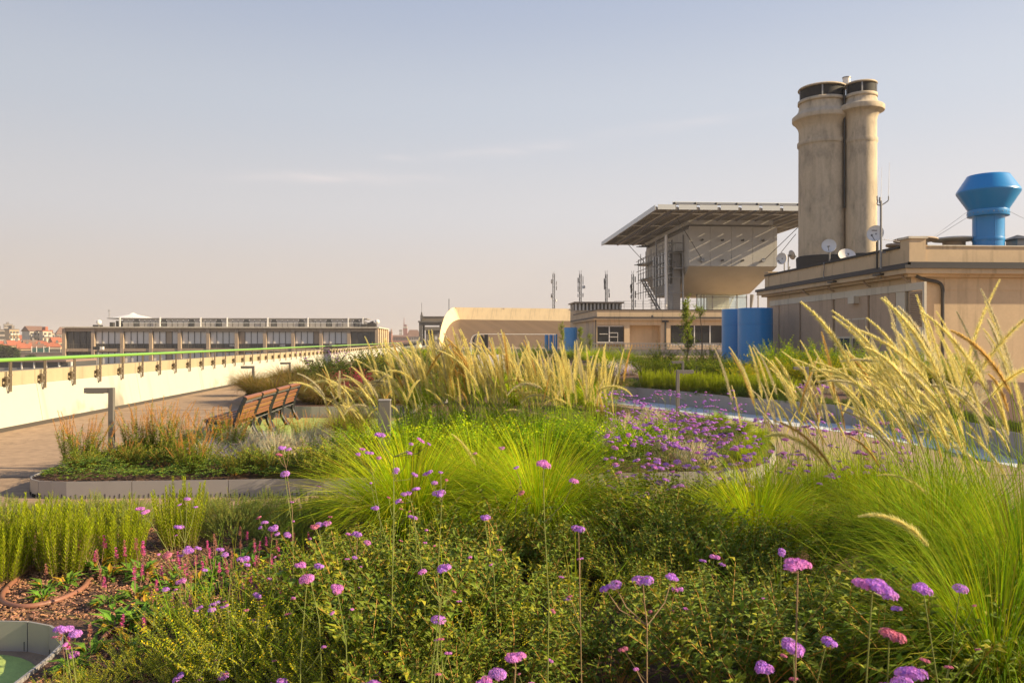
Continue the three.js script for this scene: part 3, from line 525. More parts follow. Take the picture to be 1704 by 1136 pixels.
    for (let h = yb, k = 0; h < yt - 0.3; h += 0.5, k++) { const d = k % 2 ? 1 : -1; gs.push(rod(V3(c - s * d, h, -W + s), V3(c + s * d, h + 0.5, -W + s), 0.03, 4), rod(V3(c - s, h, -W + s), V3(c + s, h, -W + s), 0.03, 4)); }
    part('lattice', gs, mat.darkMetal, tw);
    part('spike', [rod(V3(c - 0.1, yt, -W), V3(c - 0.22, yt + 0.6, -W), 0.03, 4), rod(V3(c + 0.1, yt, -W), V3(c + 0.2, yt + 0.65, -W), 0.03, 4)], mat.darkMetal, tw);
    for (let k = 0; k < 7; k++) { const h = lerp(yb + 1.4, yt - 0.2, r0()), a = k % 2 ? 1 : -1, L = 0.5 + r0() * 0.9; part('panel_aerial', B(c + a * S * (0.28 + r0() * 0.12), c + a * S * (0.46 + r0() * 0.1), h - L, h, -W + 0.4, -W + 0.2), k % 3 ? mat.greyMetal : mat.whiteMetal, tw); }
    if (i < 2) part('drum_aerial', cyl(c + 0.55, yb + 2.4, yb + 2.9, -W + 0.3, 0.28, 12), mat.whiteMetal, tw);
  });
}
// ================= BOX GALLERY WITH FLYING ROOF =================
{
  const X0 = 33.6, X1 = 46.9, W0 = 115, W1 = 142, yT = yAt(377, W0, 1230), yB = yAt(443, W0, 1230), t = thing('box_gallery', 'raised pale metal box gallery on a tapering hull beneath a huge flat roof', 'building', [40, yB, -W0]);
  part('box_core', B(X0 + 0.08, X1 - 0.08, yB + 0.02, yT, -W0 - 0.08, -W1), mat.mullion, t);
  const n = 4, pw = (X1 - X0 - 0.5) / n;
  for (let i = 0; i < n; i++) part('wall_panel', RB(X0 + i * pw + 0.015, X0 + (i + 1) * pw - 0.015, yB, yT, -W0, -W0 - 0.1, 0.02), mat.boxPanel, t);
  part('wall_panel', RB(X1 - 0.48, X1, yB, yT, -W0, -W0 - 0.1, 0.02), mat.boxPanel, t);
  for (let i = 0; i < 9; i++) part('side_panel', RB(X0 - 0.03, X0 + 0.08, yB, yT - 0.4, -W0 - 0.12 - i * 2.98, -W0 - (i + 1) * 2.98 + 0.05, 0.02), mat.boxPanel, t);
  part('right_side', B(X1 - 0.08, X1 + 0.02, yB, yT, -W0 - 0.1, -W1), mat.boxPanel, t);
  part('cornice', [B(X0 - 0.2, X1 - 0.8, yT + 0.25, yT + 0.85, -W0 + 0.5, -W1)], mat.boxPanel, t);
  part('neck', B(X0 + 0.4, X1 - 1.2, yT, yT + 0.25, -W0 - 0.3, -W1), mat.mullion, t);
  for (let r = 0; r < 2; r++) for (let i = 0; i < 4; i++) { const x = X0 + 1.9 + i * 3.05, y = yAt(r ? 433.5 : 400, W0, 1230), big = r && i % 3 === 0; const a = part('anchor', rod(V3(x, y, -W0), V3(x, y, -W0 + 0.55), 0.16, 10), mat.darkMetal, t); if (big) part('anchor_plate', rod(V3(x, y, -W0 + 0.2), V3(x, y + 0.05, -W0 + 0.62), 0.3, 12), mat.greyMetal, a); }
  // hull
  const hb = [[34.2, 123.5], [45.9, 123.5], [45.9, 137], [34.2, 137]], ht = [[X0, W0], [X1, W0], [X1, W1], [X0, W1]], yh = yAt(488.5, 123.5, 1230), p = (a, y) => V3(a[0], y, -a[1]);
  part('hull', [quad(p(hb[0], yh), p(hb[1], yh), p(ht[1], yB), p(ht[0], yB)), quad(p(hb[1], yh), p(hb[2], yh), p(ht[2], yB), p(ht[1], yB)), quad(p(hb[2], yh), p(hb[3], yh), p(ht[3], yB), p(ht[2], yB)), quad(p(hb[3], yh), p(hb[0], yh), p(ht[0], yB), p(ht[3], yB)), quad(p(hb[3], yh), p(hb[2], yh), p(hb[1], yh), p(hb[0], yh))], M([0.42, 0.385, 0.345], { roughness: 0.6, map: T.blotch }), t);
  // glass lobby below, roof, stair tower
  const yg = yAt(515.6, 117, 1230) - 0.3, WL = 126, lx = (q) => xAt(q, WL);
  const lob = part('lobby_frame', [1160, 1167, 1172, 1186, 1227, 1243].map((q) => B(lx(q) - 0.07, lx(q) + 0.07, yg, yh, -WL, -WL - 0.15)).concat([B(lx(1160), lx(1243), yh - 0.5, yh - 0.38, -WL, -WL - 0.15), B(lx(1160) - 0.07, lx(1160) + 0.07, yg, yh, -WL - 5, -WL - 5.15)]), mat.greyMetal, t);
  [[1160, 1167], [1167, 1172], [1172, 1186], [1186, 1227], [1227, 1243]].forEach(([a, b]) => part('pane', B(lx(a) + 0.08, lx(b) - 0.08, yg, yh - 0.02, -WL - 0.06, -WL - 0.09), mat.clearGlass, lob));
  part('lobby_stair', [0, 1, 2, 3, 4, 5, 6, 7, 8, 9].map((i) => B(lx(1204) + i * 0.12, lx(1204) + i * 0.12 + 1.4, yg + 0.1 + i * 0.28, yg + 0.16 + i * 0.28, -WL - 2, -WL - 2.4)).concat([rod(V3(lx(1203), yg, -WL - 1.9), V3(lx(1216), yh, -WL - 1.9), 0.07, 4), rod(V3(lx(1216), yg, -WL - 1.9), V3(lx(1228), yh, -WL - 1.9), 0.07, 4)]), mat.blind, t);
  part('core_wall', B(lx(1188), lx(1226), yg, yh, -WL - 3.5, -WL - 4), mat.blind, t);
  for (const g of [rod(V3(lx(1252), yh, -WL), V3(lx(1249), yg, -WL), 0.35, 8, 0.12), rod(V3(lx(1281), yAt(443, 118, 1230), -118), V3(xAt(1281, 118), yg, -118), 0.09, 6), rod(V3(lx(1262), yh, -WL), V3(lx(1262), yg, -WL), 0.12, 6)]) part('strut', g, mat.greyMetal, t);
  // stair and lift tower on the left flank
  const q = part('lift_shaft', B(32.2, 33.3, yg, yAt(420, 118, 1230), -118.4, -123.5), mat.planterBack, t);
  const fx = [31.0, 33.45], fz = [-117.5, -124];
  part('tower_frame', [...fx.flatMap((a) => fz.map((b) => rod(V3(a, yg, b), V3(a, yAt(392, 118, 1230), b), 0.14, 8))), ...[488, 462, 443, 421, 405].flatMap((e) => { const h = yAt(e, 117.5, 1230); return [rod(V3(fx[0], h, fz[0]), V3(fx[1], h, fz[0]), 0.09, 6), rod(V3(fx[0], h, fz[0]), V3(fx[0], h, fz[1]), 0.09, 6), rod(V3(fx[0], h + 0.8, fz[0]), V3(fx[0], h + 0.8, fz[1]), 0.05, 4)]; })], mat.greyMetal, t);
  part('bright_column', rod(V3(30.8, yg, -117.3), V3(30.8, yAt(392, 117.3, 1230), -117.3), 0.2, 10), mat.whiteMetal, t);
  for (let i = 0; i < 12; i++) part('frame_bar', rod(V3(31.6, i % 3 ? yAt(487, 118, 1230) : yg, -118.5 - i * 1.9), V3(31.6, yAt(i % 2 ? 410 : 400, 118, 1230), -118.5 - i * 1.9), 0.06, 5), mat.greyMetal, t);
  for (const e of [412, 432, 455, 475]) part('frame_bar', rod(V3(31.6, yAt(e, 118, 1230), -117), V3(31.6, yAt(e, 118, 1230), -141), 0.06, 5), mat.greyMetal, t);
  part('glass_screen', B(31.9, 31.95, yAt(470, 118, 1230), yAt(415, 118, 1230), -119, -130), mat.darkGlass, t);
  const galleryRail = [];
  for (const e of [418, 447]) { const h = yAt(e, 118, 1230); galleryRail.push(B(32.2, 33.6, h - 0.12, h, -117, -142), rod(V3(32.2, h + 1.0, -117), V3(32.2, h + 1.0, -142), 0.06, 4)); for (let k = 0; k < 14; k++) galleryRail.push(rod(V3(32.2, h, -117 - k * 1.9), V3(32.2, h + 1.0, -117 - k * 1.9), 0.04, 4)); }
  part('side_walkway', galleryRail, mat.greyMetal, t);
  const st = [];
  for (const o of [0, 1.6]) st.push(rod(V3(32.2, yB, -140 + o), V3(32.9, yg, -129 + o), 0.13, 6));
  for (let i = 1; i < 13; i++) st.push(B(31.9, 33, lerp(yB, yg, i / 13) - 0.03, lerp(yB, yg, i / 13) + 0.03, lerp(-140, -129, i / 13), lerp(-140, -129, i / 13) + 1.6));
  part('escape_stair', st, mat.greyMetal, t);
  part('spike_anchor', [0, 1, 2, 3].flatMap((i) => [rod(V3(X0, yAt(412, 140, 1230), -140 + i * 0.3), V3(X0 - 2.2 + i * 0.4, yAt(412, 140, 1230) + 0.1 * i, -140 + i * 0.3), 0.08, 6), rod(V3(X0, yAt(442, 140, 1230), -140 + i * 0.3), V3(X0 - 2.6 + i * 0.4, yAt(442, 140, 1230) + 0.1 * i, -140 + i * 0.3), 0.08, 6)]), mat.darkMetal, t);
  // flying roof
  const R0 = 26.2, R1 = 52, A0 = 105, A1 = 145.4, yR = yAt(350, A0, 1230), f = thing('flying_roof', 'huge flat slatted roof floating over the box gallery, tip pointing left', 'roof', [39, yR, -A0]);
  const N = 9, pit = (R1 - R0) / N;
  for (let i = 0; i <= N; i++) part('beam', B(R0 + i * pit - 0.13, R0 + i * pit + 0.13, yR - 0.02, yR + 0.42, -A0 - 0.02, -A1 + 0.02), mat.carpet, f);
  for (let k = 0; k <= 50; k++) { const z = -A0 - 0.14 - k * (A1 - A0 - 0.3) / 50; part('slat', B(R0, R1, yR + 0.08, yR + 0.36, z + 0.035, z - 0.035), mat.carpet, f); }
  for (let i = 0; i < N; i++) for (let k = 0; k < 10; k++) { const z = -A0 - 0.1 - k * (A1 - A0 - 0.3) / 10; part('roof_panel', B(R0 + i * pit + 0.5, R0 + (i + 1) * pit - 0.45, yR + 0.37, yR + 0.41, z, z - (A1 - A0) / 10 + (k % 3 === 0 ? 0.45 : 0.05)), mat.carpet, f); }
  for (let i = 0; i < N; i++) part('fascia_panel', B(R0 + i * pit + 0.25, R0 + (i + 1) * pit - 0.2, yR + 0.03, yR + 0.70, -A0 + 0.03, -A0), mat.fascia, f);
  part('edge_band', B(R0 - 0.06, R0 - 0.14, yR - 0.05, yR + 0.62, -A0, -A1), mat.fascia, f);
  part('long_tube', rod(V3(R0 + 2.6, yAt(340.5, A0 + 1.2, 1230), -A0 - 1.2), V3(R1, yAt(340.5, A0 + 1.2, 1230), -A0 - 1.2), 0.13, 8), mat.greyMetal, f);
  part('long_tube', rod(V3(R0 + 2.8, yAt(337.6, A0 + 2, 1230), -A0 - 2), V3(R1, yAt(337.6, A0 + 2, 1230), -A0 - 2), 0.10, 8), mat.fascia, f);
  for (let i = 1; i < N; i++) part('tube_clamp', [new THREE.SphereGeometry(0.24, 10, 8).translate(R0 + i * pit, yAt(340, A0 + 1.2, 1230), -A0 - 1.2), B(R0 + i * pit - 0.08, R0 + i * pit + 0.08, yR + 0.4, yAt(341, A0 + 1, 1230), -A0 - 0.8, -A0 - 1.2)], mat.darkMetal, f);
  const cab = (a, b) => rod(a, b, 0.05, 5);
  part('stay_cable', [cab(at(1043, 404, 128), at(1079, 443, 140)), cab(V3(31, yR, -112), V3(X0 + 1.9, yAt(433.5, W0, 1230), -W0 + 0.5)), cab(V3(R1 - 2, yR, -112), V3(X1 - 2.2, yAt(433.5, W0, 1230), -W0 + 0.5)), cab(at(1325, 389, 120), at(1300, 420, 121))], mat.darkMetal, f);
  part('support_column', [rod(V3(36, yT, -120), V3(36, yR, -120), 0.2, 8), rod(V3(44, yT, -120), V3(44, yR, -120), 0.2, 8), rod(V3(36, yT, -138), V3(36, yR, -138), 0.2, 8), rod(V3(44, yT, -138), V3(44, yR, -138), 0.2, 8)], mat.greyMetal, f);
}
// ================= BANKED CURVE =================
{
  const t = thing('banked_curve', 'banked end curve of the roof track, cream rim over a brown concave slope', 'banked track', [15, 0, -200]);
  const N = 60, rimT = [], rimB = [], rows = 14, grid = [], W0 = 188, DW = 27;
  for (let i = 0; i <= N; i++) {                             // the rim climbs round the corner, then runs straight across
    const u = i / N, a = clamp(u / 0.35, 0, 1) * Math.PI / 2, run = (u <= 0.35 ? 0 : (u - 0.35) / 0.65) * 46, w = W0 + DW * Math.sin(a) ** 1.5, wb = W0 + (DW - 1.6) * Math.sin(a) ** 1.5;
    const pT = [lerp(730.5, 758, 1 - Math.cos(a)), lerp(577, 511.2, Math.sin(a))], pB = [lerp(737, 765, 1 - Math.cos(a)), lerp(577, 531.4, Math.sin(a))];
    rimT.push(V3(xAt(pT[0], w) + run, yAt(pT[1], w, 757) - run * 0.014, -w + run * 0.10));
    rimB.push(V3(xAt(pB[0], wb) + run, yAt(pB[1], wb, 757) - run * 0.014, -wb + run * 0.10));
    const g = []; for (let j = 0; j <= rows; j++) { const q = j / rows, b = rimB[i]; g.push(V3(b.x + (1 - Math.sin(a)) * q * 9, b.y * (1 - q) ** 1.7 - 0.05 * q, lerp(b.z, -W0 - 2, q))); }
    grid.push(g);
  }
  const rim = (i0, i1) => { const gs = []; for (let i = i0; i < i1; i++) { const o = V3(0, 0, -0.5); gs.push(quad(rimB[i], rimB[i + 1], rimT[i + 1], rimT[i]), quad(rimT[i], rimT[i + 1], rimT[i + 1].clone().add(o), rimT[i].clone().add(o)), quad(rimB[i + 1], rimB[i], rimB[i].clone().add(o), rimB[i + 1].clone().add(o)), quad(rimT[i].clone().add(o), rimT[i + 1].clone().add(o), rimB[i + 1].clone().add(o), rimB[i].clone().add(o))); } return gs; };
  const cuts = [0, 21, 32, 47, N];
  for (let k = 0; k < 4; k++) { part('rim_panel', rim(cuts[k], cuts[k + 1]), M([0.92, 0.72, 0.42], { map: T.plaster }), t); if (k) part('rim_joint', B(rimT[cuts[k]].x - 0.11, rimT[cuts[k]].x + 0.11, rimB[cuts[k]].y + 0.1, rimT[cuts[k]].y - 0.05, rimT[cuts[k]].z + 0.2, rimT[cuts[k]].z - 0.2), mat.ochreDark, t); }
  const gs = []; for (let i = 0; i < N; i++) for (let j = 0; j < rows; j++) gs.push(quad(grid[i][j + 1], grid[i + 1][j + 1], grid[i + 1][j], grid[i][j]));
  const g = flat(gs), p = g.attributes.position, uv = g.attributes.uv;
  for (let i = 0; i < p.count; i++) uv.setXY(i, p.getX(i) + p.getY(i) * 1.3, p.getY(i) + p.getZ(i) * 0.4);
  part('banked_surface', g, M([0.20, 0.13, 0.072], { map: T.banked, roughness: 0.9 }), t, true);
  part('rod', rod(at(747, 517, 216), at(747, 497, 216), 0.09, 4), mat.darkMetal, t);
  // pavilion at the left end
  const W = 238, v = thing('gate_pavilion', 'dark stone pavilion with tall doorway beside the cream rim', 'building', [xAt(715, W), 0, -W]), x = (q) => xAt(q, W), y = (q) => yAt(q, W), stone = M([0.17, 0.155, 0.14], { map: T.blotch });
  part('pillar', [B(x(697), x(702.5), 0, y(536), -W, -W - 1), B(x(731), x(738), 0, y(536), -W - 0.5, -W - 4)], stone, v);
  part('entablature', [B(x(695.5), x(738), y(536.5), y(534), -W + 0.3, -W - 5), B(x(697), x(738), y(541), y(536.5), -W - 0.1, -W - 5)], stone, v);
  part('attic', B(x(699.5), x(738), y(534), y(527.5), -W - 0.6, -W - 5), M([0.27, 0.22, 0.16], { map: T.blotch }), v);
  part('attic_cap', B(x(700.5), x(739), y(527.4), y(526.3), -W - 0.4, -W - 5), stone, v);
  part('finial', [B(x(699.2), x(703.6), y(532.5), y(524), -W - 0.1, -W - 0.6), lathe([[0.1, y(524)], [0.3, y(522.5)], [0.22, y(521)], [0.12, y(519)], [0.01, y(518)]], x(701.5), -W - 0.35, 10)], stone, v);
  part('spire_rod', rod(V3(x(701.4), y(518), -W - 0.35), V3(x(701.4), y(504), -W - 0.35), 0.05, 4), mat.darkMetal, v);
  const inn = part('inner_hall', [B(x(706), x(738), 0, y(549), -W - 9, -W - 14), B(x(704.5), x(738), y(549), y(543), -W - 8.5, -W - 14)], M([0.30, 0.27, 0.24], { map: T.blotch }), v);
  part('doorway', B(x(714), x(720), 0, y(553), -W - 8.9, -W - 9.02), mat.slot, inn);
  part('notice', B(x(722), x(726), y(565), y(559), -W - 8.7, -W - 8.8), mat.whiteMetal, inn);
  part('side_jamb', B(x(702.7), x(706), 0, y(541), -W - 1.2, -W - 3), mat.slot, v);
}
// ================= FAR OFFICE BUILDING =================
{
  const W = 165, x = (q) => xAt(q, W), y = (q) => yAt(q, W, 370), t = thing('office_building', 'long flat roofed office building with blinds in its windows beyond the parapet', 'building', [x(370), -24, -W]);
  const Z = -W, xl = x(105.5), xr = x(626.5), bay = (xr - xl) / 11, back = Z - 23;
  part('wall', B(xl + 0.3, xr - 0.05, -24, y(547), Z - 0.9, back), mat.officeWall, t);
  part('roof_slab', B(x(103.5), xr + 0.5, y(545.6), y(543.6), Z + 0.5, back - 0.5), mat.whiteTrim, t);
  part('frieze', B(xl, xr, y(551.3), y(545.7), Z - 0.05, Z - 0.9), mat.officeWall, t);
  for (let f = 0; f < 3; f++) part('floor_band', B(xl, xr, y(584.6) - f * 4.17, y(579.6) - f * 4.17, Z - 0.02, Z - 0.9), mat.officeWall, t);
  part('lower_wall', B(xl, xr, -24, y(584.6) - 8.4, Z - 0.1, Z - 0.9), mat.officeWall, t);
  for (let i = 0; i <= 11; i++) part('column', B(xl + i * bay - 0.32, xl + i * bay + 0.32, -24, y(547), Z + 0.1, Z - 0.9), mat.ochreDark, t);
  for (let i = 0; i < 11; i++) for (let f = 0; f < 3; f++) {
    const a = xl + i * bay + 0.36, b = xl + (i + 1) * bay - 0.36, y1 = y(551.5) - f * 4.17, y0 = y(579.4) - f * 4.17, n = 4, cw = (b - a) / n, dark = i === 0 || i === 10;
    const bars = []; for (let k = 0; k <= n; k++) bars.push(B(a + k * cw - 0.045, a + k * cw + 0.045, y0, y1, Z - 0.40, Z - 0.52)); bars.push(B(a, b, y0 + 0.85, y0 + 0.95, Z - 0.41, Z - 0.5));
    for (let k = 0; k < 14; k++) bars.push(B(a + (k + 0.5) * (b - a) / 14 - 0.02, a + (k + 0.5) * (b - a) / 14 + 0.02, y0, y0 + 0.85, Z - 0.43, Z - 0.47));
    const fr = part('window_frame', bars, mat.mullion, t);
    part('pane', B(a, b, y0, y1, Z - 0.62, Z - 0.66), mat.officeGlass, fr);
    if (!dark) for (let k = 0; k < n; k++) { const drop = (i * 7 + k * 3 + f * 5) % 11 === 0 ? 0.35 : 0.95; part('blind', B(a + k * cw + 0.07, a + (k + 1) * cw - 0.07, y0 + drop, y1 - 0.03, Z - 0.53, Z - 0.56), (i * 5 + k) % 13 === 4 ? mat.ochreDark : mat.blind, fr); }
  }
  // sunlit end wall with piers
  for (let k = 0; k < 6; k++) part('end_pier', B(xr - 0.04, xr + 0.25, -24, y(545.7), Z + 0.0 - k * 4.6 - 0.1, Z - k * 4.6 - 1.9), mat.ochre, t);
  for (let f = 0; f < 3; f++) part('end_glass', B(xr - 0.04, xr + 0.03, y(579) - f * 4.17, y(552) - f * 4.17, Z - 1, back + 1), mat.officeGlass, t);
  // glazed rooftop pavilion
  const g = thing('rooftop_pavilion', 'long glazed pavilion standing on the flat roof of the office building', 'pavilion', [x(380), 4, Z - 6]), gz = Z - 5, gy0 = y(543.7), gy1 = y(528.5);
  part('core', B(x(170), x(600), gy0, gy1 - 0.5, gz - 1.2, gz - 6), mat.officeGlass, g);
  part('roof', B(x(160), x(606), gy1 - 0.12, gy1 + 0.05, gz + 0.3, gz - 7), mat.planterBack, g);
  part('rail', B(x(186), x(600), gy0 + 0.88, gy0 + 0.96, gz + 0.4, gz + 0.34), mat.fascia, g);
  for (let k = 0; k < 44; k++) part('pane', B(x(186 + k * 9.45) + 0.06, x(186 + (k + 1) * 9.45) - 0.06, gy0, gy1 - 0.15, gz - 0.02, gz - 0.06), k % 5 === 2 ? mat.officeGlass : mat.planter, g);
  for (const q of [182.5, 251.5, 321, 366.5, 436, 505, 574, 599]) part('post', B(x(q) - 0.13, x(q) + 0.13, gy0, gy1 + 0.2, gz + 0.5, gz + 0.3), mat.whiteMetal, g);
  const u = thing('tent', 'white peaked tent roof behind the rooftop pavilion', 'tent', [x(220), 5, Z - 16]);
  const tz = Z - 16, tx = (q) => xAt(q, W + 16), ty = (q) => yAt(q, W + 16, 220);
  part('canopy', lathe([[4.6, ty(529.5)], [3, ty(526.5)], [1.4, ty(524)], [0.9, ty(523)], [0.5, ty(521)], [0.05, ty(520)]], tx(220), tz, 10), mat.whiteMetal, u, true);
  part('mast', rod(V3(tx(220), ty(540), tz), V3(tx(220), ty(519.6), tz), 0.1, 6), mat.greyMetal, u);
  [[163.3, 536.3, 'round white dish on the left end of the office roof'], [627, 535.5, 'white dish on the right end of the office roof']].forEach(([q, v, label]) => {
    const c = at(q, v, W + 1), d = thing('roof_dish', label, 'satellite dish', [c.x, 4.5, c.z]);
    part('reflector', new THREE.SphereGeometry(0.56, 20, 10, 0, 6.283, 0, 1.2).rotateX(1.35).rotateY(0.3).translate(c.x, c.y, c.z - 0.2), mat.dish, d);
    part('stand', rod(V3(c.x, 4.4, c.z - 0.1), c.clone().add(V3(0, -0.1, -0.1)), 0.08, 6), mat.greyMetal, d);
  });
  const m = thing('roof_antenna', 'thin antenna pole on the office roof above the round dish', 'antenna', [x(170), 5, Z - 3]);
  part('pole', rod(V3(x(170), gy1, Z - 3), V3(x(170), y(514), Z - 3), 0.06, 4), mat.greyMetal, m); part('crossbar', [B(x(168), x(172), y(517), y(516.4), Z - 3, Z - 3.05), B(x(168.6), x(171.5), y(515.4), y(515), Z - 3, Z - 3.05)], mat.greyMetal, m);
  const eq = thing('roof_plant', 'dark ventilation units on the right end of the office roof', 'roof plant', [x(614), 4.5, Z - 4]);
  part('unit', [B(x(597), x(607), gy0, y(538), Z - 3, Z - 5), B(x(607), x(622), gy0, y(535.5), Z - 4, Z - 6)], mat.darkMetal, eq); part('duct', rod(V3(x(612), y(536), Z - 4), V3(x(618), y(533.5), Z - 4), 0.2, 6), mat.darkMetal, eq);
  const eq2 = thing('roof_plant', 'low dark boxes on the left end of the office roof', 'roof plant', [x(150), 4.5, Z - 3]);
  part('unit', [B(x(146), x(156), gy0, y(540.3), Z - 2, Z - 4), B(x(174.5), x(180), gy0, y(536), Z - 2, Z - 3)], mat.darkMetal, eq2);
  // low wing at the far left
  const l = thing('low_wing', 'low grey wing with pale uprights under the handrail at the far left', 'building', [x(40), -24, -150]), lw = 150, lx = (q) => xAt(q, lw), ly = (q) => yAt(q, lw, 50);
  part('wall', B(lx(-60), lx(110), -24, ly(602), -lw - 0.3, -lw - 12), mat.officeGlass, l); part('roof', B(lx(-60), lx(110.5), ly(602), ly(598.5), -lw + 0.3, -lw - 12.5), M([0.27, 0.19, 0.15]), l);
  part('sill', B(lx(-60), lx(110), -24, ly(611.5), -lw - 0.05, -lw - 0.3), mat.planterBack, l);
  for (let k = 0; k < 9; k++) part('upright', B(lx(-48 + k * 20.6), lx(-48 + k * 20.6 + 1.9), -24, ly(602), -lw + 0.1, -lw - 0.3), mat.blind, l);
  // flood light mast
  const fl = thing('flood_light', 'street flood light mast standing in front of the office building', 'street lamp', [xAt(162.5, 140), -24, -140]), fx = xAt(162.5, 140);
  part('mast', rod(V3(fx, -24, -140), V3(fx, yAt(581, 140, 162), -140), 0.1, 6), mat.greyMetal, fl);
  for (const [a, b, s] of [[155.5, 160, 1], [160.5, 166, 1.15], [167, 172, 0.8]]) part('lamp_head', B(xAt(a, 140), xAt(b, 140), yAt(581.5, 140, 162), yAt(577.5 - s, 140, 162), -139.6, -140.2), a > 166 ? mat.blind : mat.darkMetal, fl);
}
// ================= CITY =================
{
  const wallC = [[0.62, 0.43, 0.25], [0.66, 0.55, 0.42], [0.55, 0.36, 0.24], [0.62, 0.58, 0.50], [0.42, 0.36, 0.31]].map((c) => M(c, { map: T.blotch })), roofR = M([0.44, 0.13, 0.065], { map: T.blotch }), roofB = M([0.22, 0.12, 0.085], { map: T.blotch }), roofG = M([0.2, 0.175, 0.16], { map: T.blotch });
  const win = M([0.07, 0.065, 0.06], { roughness: 0.3 });
  // box turned by TURN; front corner faces us, sun side to the right
  const block = (label, name, cat, px0, px1, pyTop, w, turn, wallM, roofM, o = {}) => {
    const k = w / F, span = (px1 - px0) * k, cx = xAt((px0 + px1) / 2, w), yt = yAt(pyTop, w, (px0 + px1) / 2), a = turn, s = span / (Math.abs(Math.cos(a)) + Math.abs(Math.sin(a)) * (o.deep ?? 0.9)), d = s * (o.deep ?? 0.9);
    const t = thing(name, label, cat, [cx, -24, -w], o.group), h = yt + 24;
    const add = (nm, gs, m, parent) => { const g = uvm(flat(gs)); g.rotateY(a); const q = live(new THREE.Mesh(g, m)); q.name = nm; (parent ?? t).add(q); return q; };
    const lb = (x0, x1, y0, y1, z0, z1) => B(x0, x1, y0, y1, z0, z1);
    add('wall', lb(-s / 2, s / 2, 0, h, -d / 2, d / 2), wallM);
    const rh = o.rh ?? 0;
    if (rh) {
      const e = 0.6, A = [V3(-s / 2 - e, h, d / 2 + e), V3(s / 2 + e, h, d / 2 + e), V3(s / 2 + e, h, -d / 2 - e), V3(-s / 2 - e, h, -d / 2 - e)], hip = o.hip ? d / 2 : 0, r0 = V3(-s / 2 - e + hip, h + rh, 0), r1 = V3(s / 2 + e - hip, h + rh, 0);
      const r = add('roof', [quad(A[0], A[1], r1, r0), quad(A[2], A[3], r0, r1), quad(A[1], A[2], r1, r1), quad(A[3], A[0], r0, r0), quad(A[3], A[2], A[1], A[0])], roofM);
      if (o.chimney) add('chimney', lb(s * 0.15, s * 0.15 + 1, h, h + rh + 1, -0.5, 0.5), roofG, r);
    } else add('roof', [lb(-s / 2 - 0.3, s / 2 + 0.3, h, h + 0.5, -d / 2 - 0.3, d / 2 + 0.3), lb(-s * 0.2, s * 0.1, h + 0.5, h + 2.6, -2, 2)], roofM);
    const fl = o.floors ?? 3, cols = o.cols ?? 4;
    for (let f = 0; f < fl; f++) for (let c = 0; c < cols; c++) {
      const u = (c + 0.5) / cols - 0.5, y0 = h - 2.9 - f * 3.1;
      if (o.balcony) { add('balcony', lb(s * u - s / cols * 0.42, s * u + s / cols * 0.42, y0 - 0.3, y0 + 0.7, d / 2, d / 2 + 1.2), wallC[3]); }
      add('window', lb(s * u - 0.7, s * u + 0.7, y0 + 0.2, y0 + 2.0, d / 2, d / 2 + 0.06), win);
      if (o.side) add('window', lb(s / 2, s / 2 + 0.06, y0 + 0.2, y0 + 2.0, d * u - 0.7, d * u + 0.7), win);
    }
    return t;
  };
  const T45 = 0.75, ap = 'far city apartment blocks';
  block('grey apartment block cut by the left edge of the photo', 'apartment_block', 'building', -14, 10, 549, 520, 0.5, wallC[4], roofG, { floors: 5, cols: 5, side: true, group: ap });
  block('orange apartment slab with a dark blank side at the far left', 'apartment_block', 'building', 9, 29, 548.6, 500, 0.95, wallC[0], roofG, { floors: 6, cols: 3, balcony: true, group: ap, deep: 1.0 });
  block('pale grey tower block far behind the orange slab', 'apartment_block', 'building', 5, 20, 540, 860, 0.6, wallC[4], roofG, { floors: 6, cols: 4, group: ap });
  block('cream apartment block with white balconies and dark gable side', 'apartment_block', 'building', 39, 70, 551, 480, 0.98, wallC[3], roofB, { floors: 7, cols: 4, balcony: true, rh: 3, group: ap, deep: 0.95 });
  block('pinkish apartment block with rounded balconies beside the cream one', 'apartment_block', 'building', 66, 84, 551, 476, 0.9, wallC[1], roofR, { floors: 7, cols: 2, balcony: true, group: ap });
  block('brown roofed block touching the left end of the office building', 'apartment_block', 'building', 91, 112, 556, 560, 0.6, wallC[4], roofB, { floors: 5, cols: 4, rh: 5, hip: true, group: ap });
  block('pale house top left of the brown roofed block', 'apartment_block', 'building', 80, 90, 555, 600, 0.8, wallC[1], roofB, { floors: 4, cols: 2, group: ap });
  const hs = 'red roofed houses of the far city', rr = rngOf(77);
  const hl = ['below the grey edge block', 'under the orange slab', 'between orange slab and cream block', 'in front of the cream block', 'before the pinkish block', 'left of the office building corner', 'above the tree at the left edge', 'behind the teal screen', 'right of the teal screen', 'with the pale gable by the trees'];
  [[-10, 14, 571, 440], [12, 32, 571.5, 430], [26, 42, 562, 520], [38, 60, 572, 425], [56, 82, 571.5, 420], [84, 108, 566, 470], [-6, 12, 577, 400], [48, 70, 576, 408], [78, 100, 574, 404], [29, 50, 576.5, 398]].forEach(([a, b, p, w], i) => block(`low red roofed house ${hl[i]}`, 'red_roofed_house', 'house', a, b, p + 3, w, 0.35 + rr() * 0.5, wallC[(i * 3 + 1) % 4], i % 4 === 3 ? roofB : roofR, { floors: 2, cols: 4, rh: 2.2 + rr(), hip: i % 2 === 0, chimney: true, deep: 0.7, group: hs }));
  const sc = thing('netting_screen', 'teal green construction netting between the red roofed houses', 'screen', [xAt(66, 390), -24, -390]);
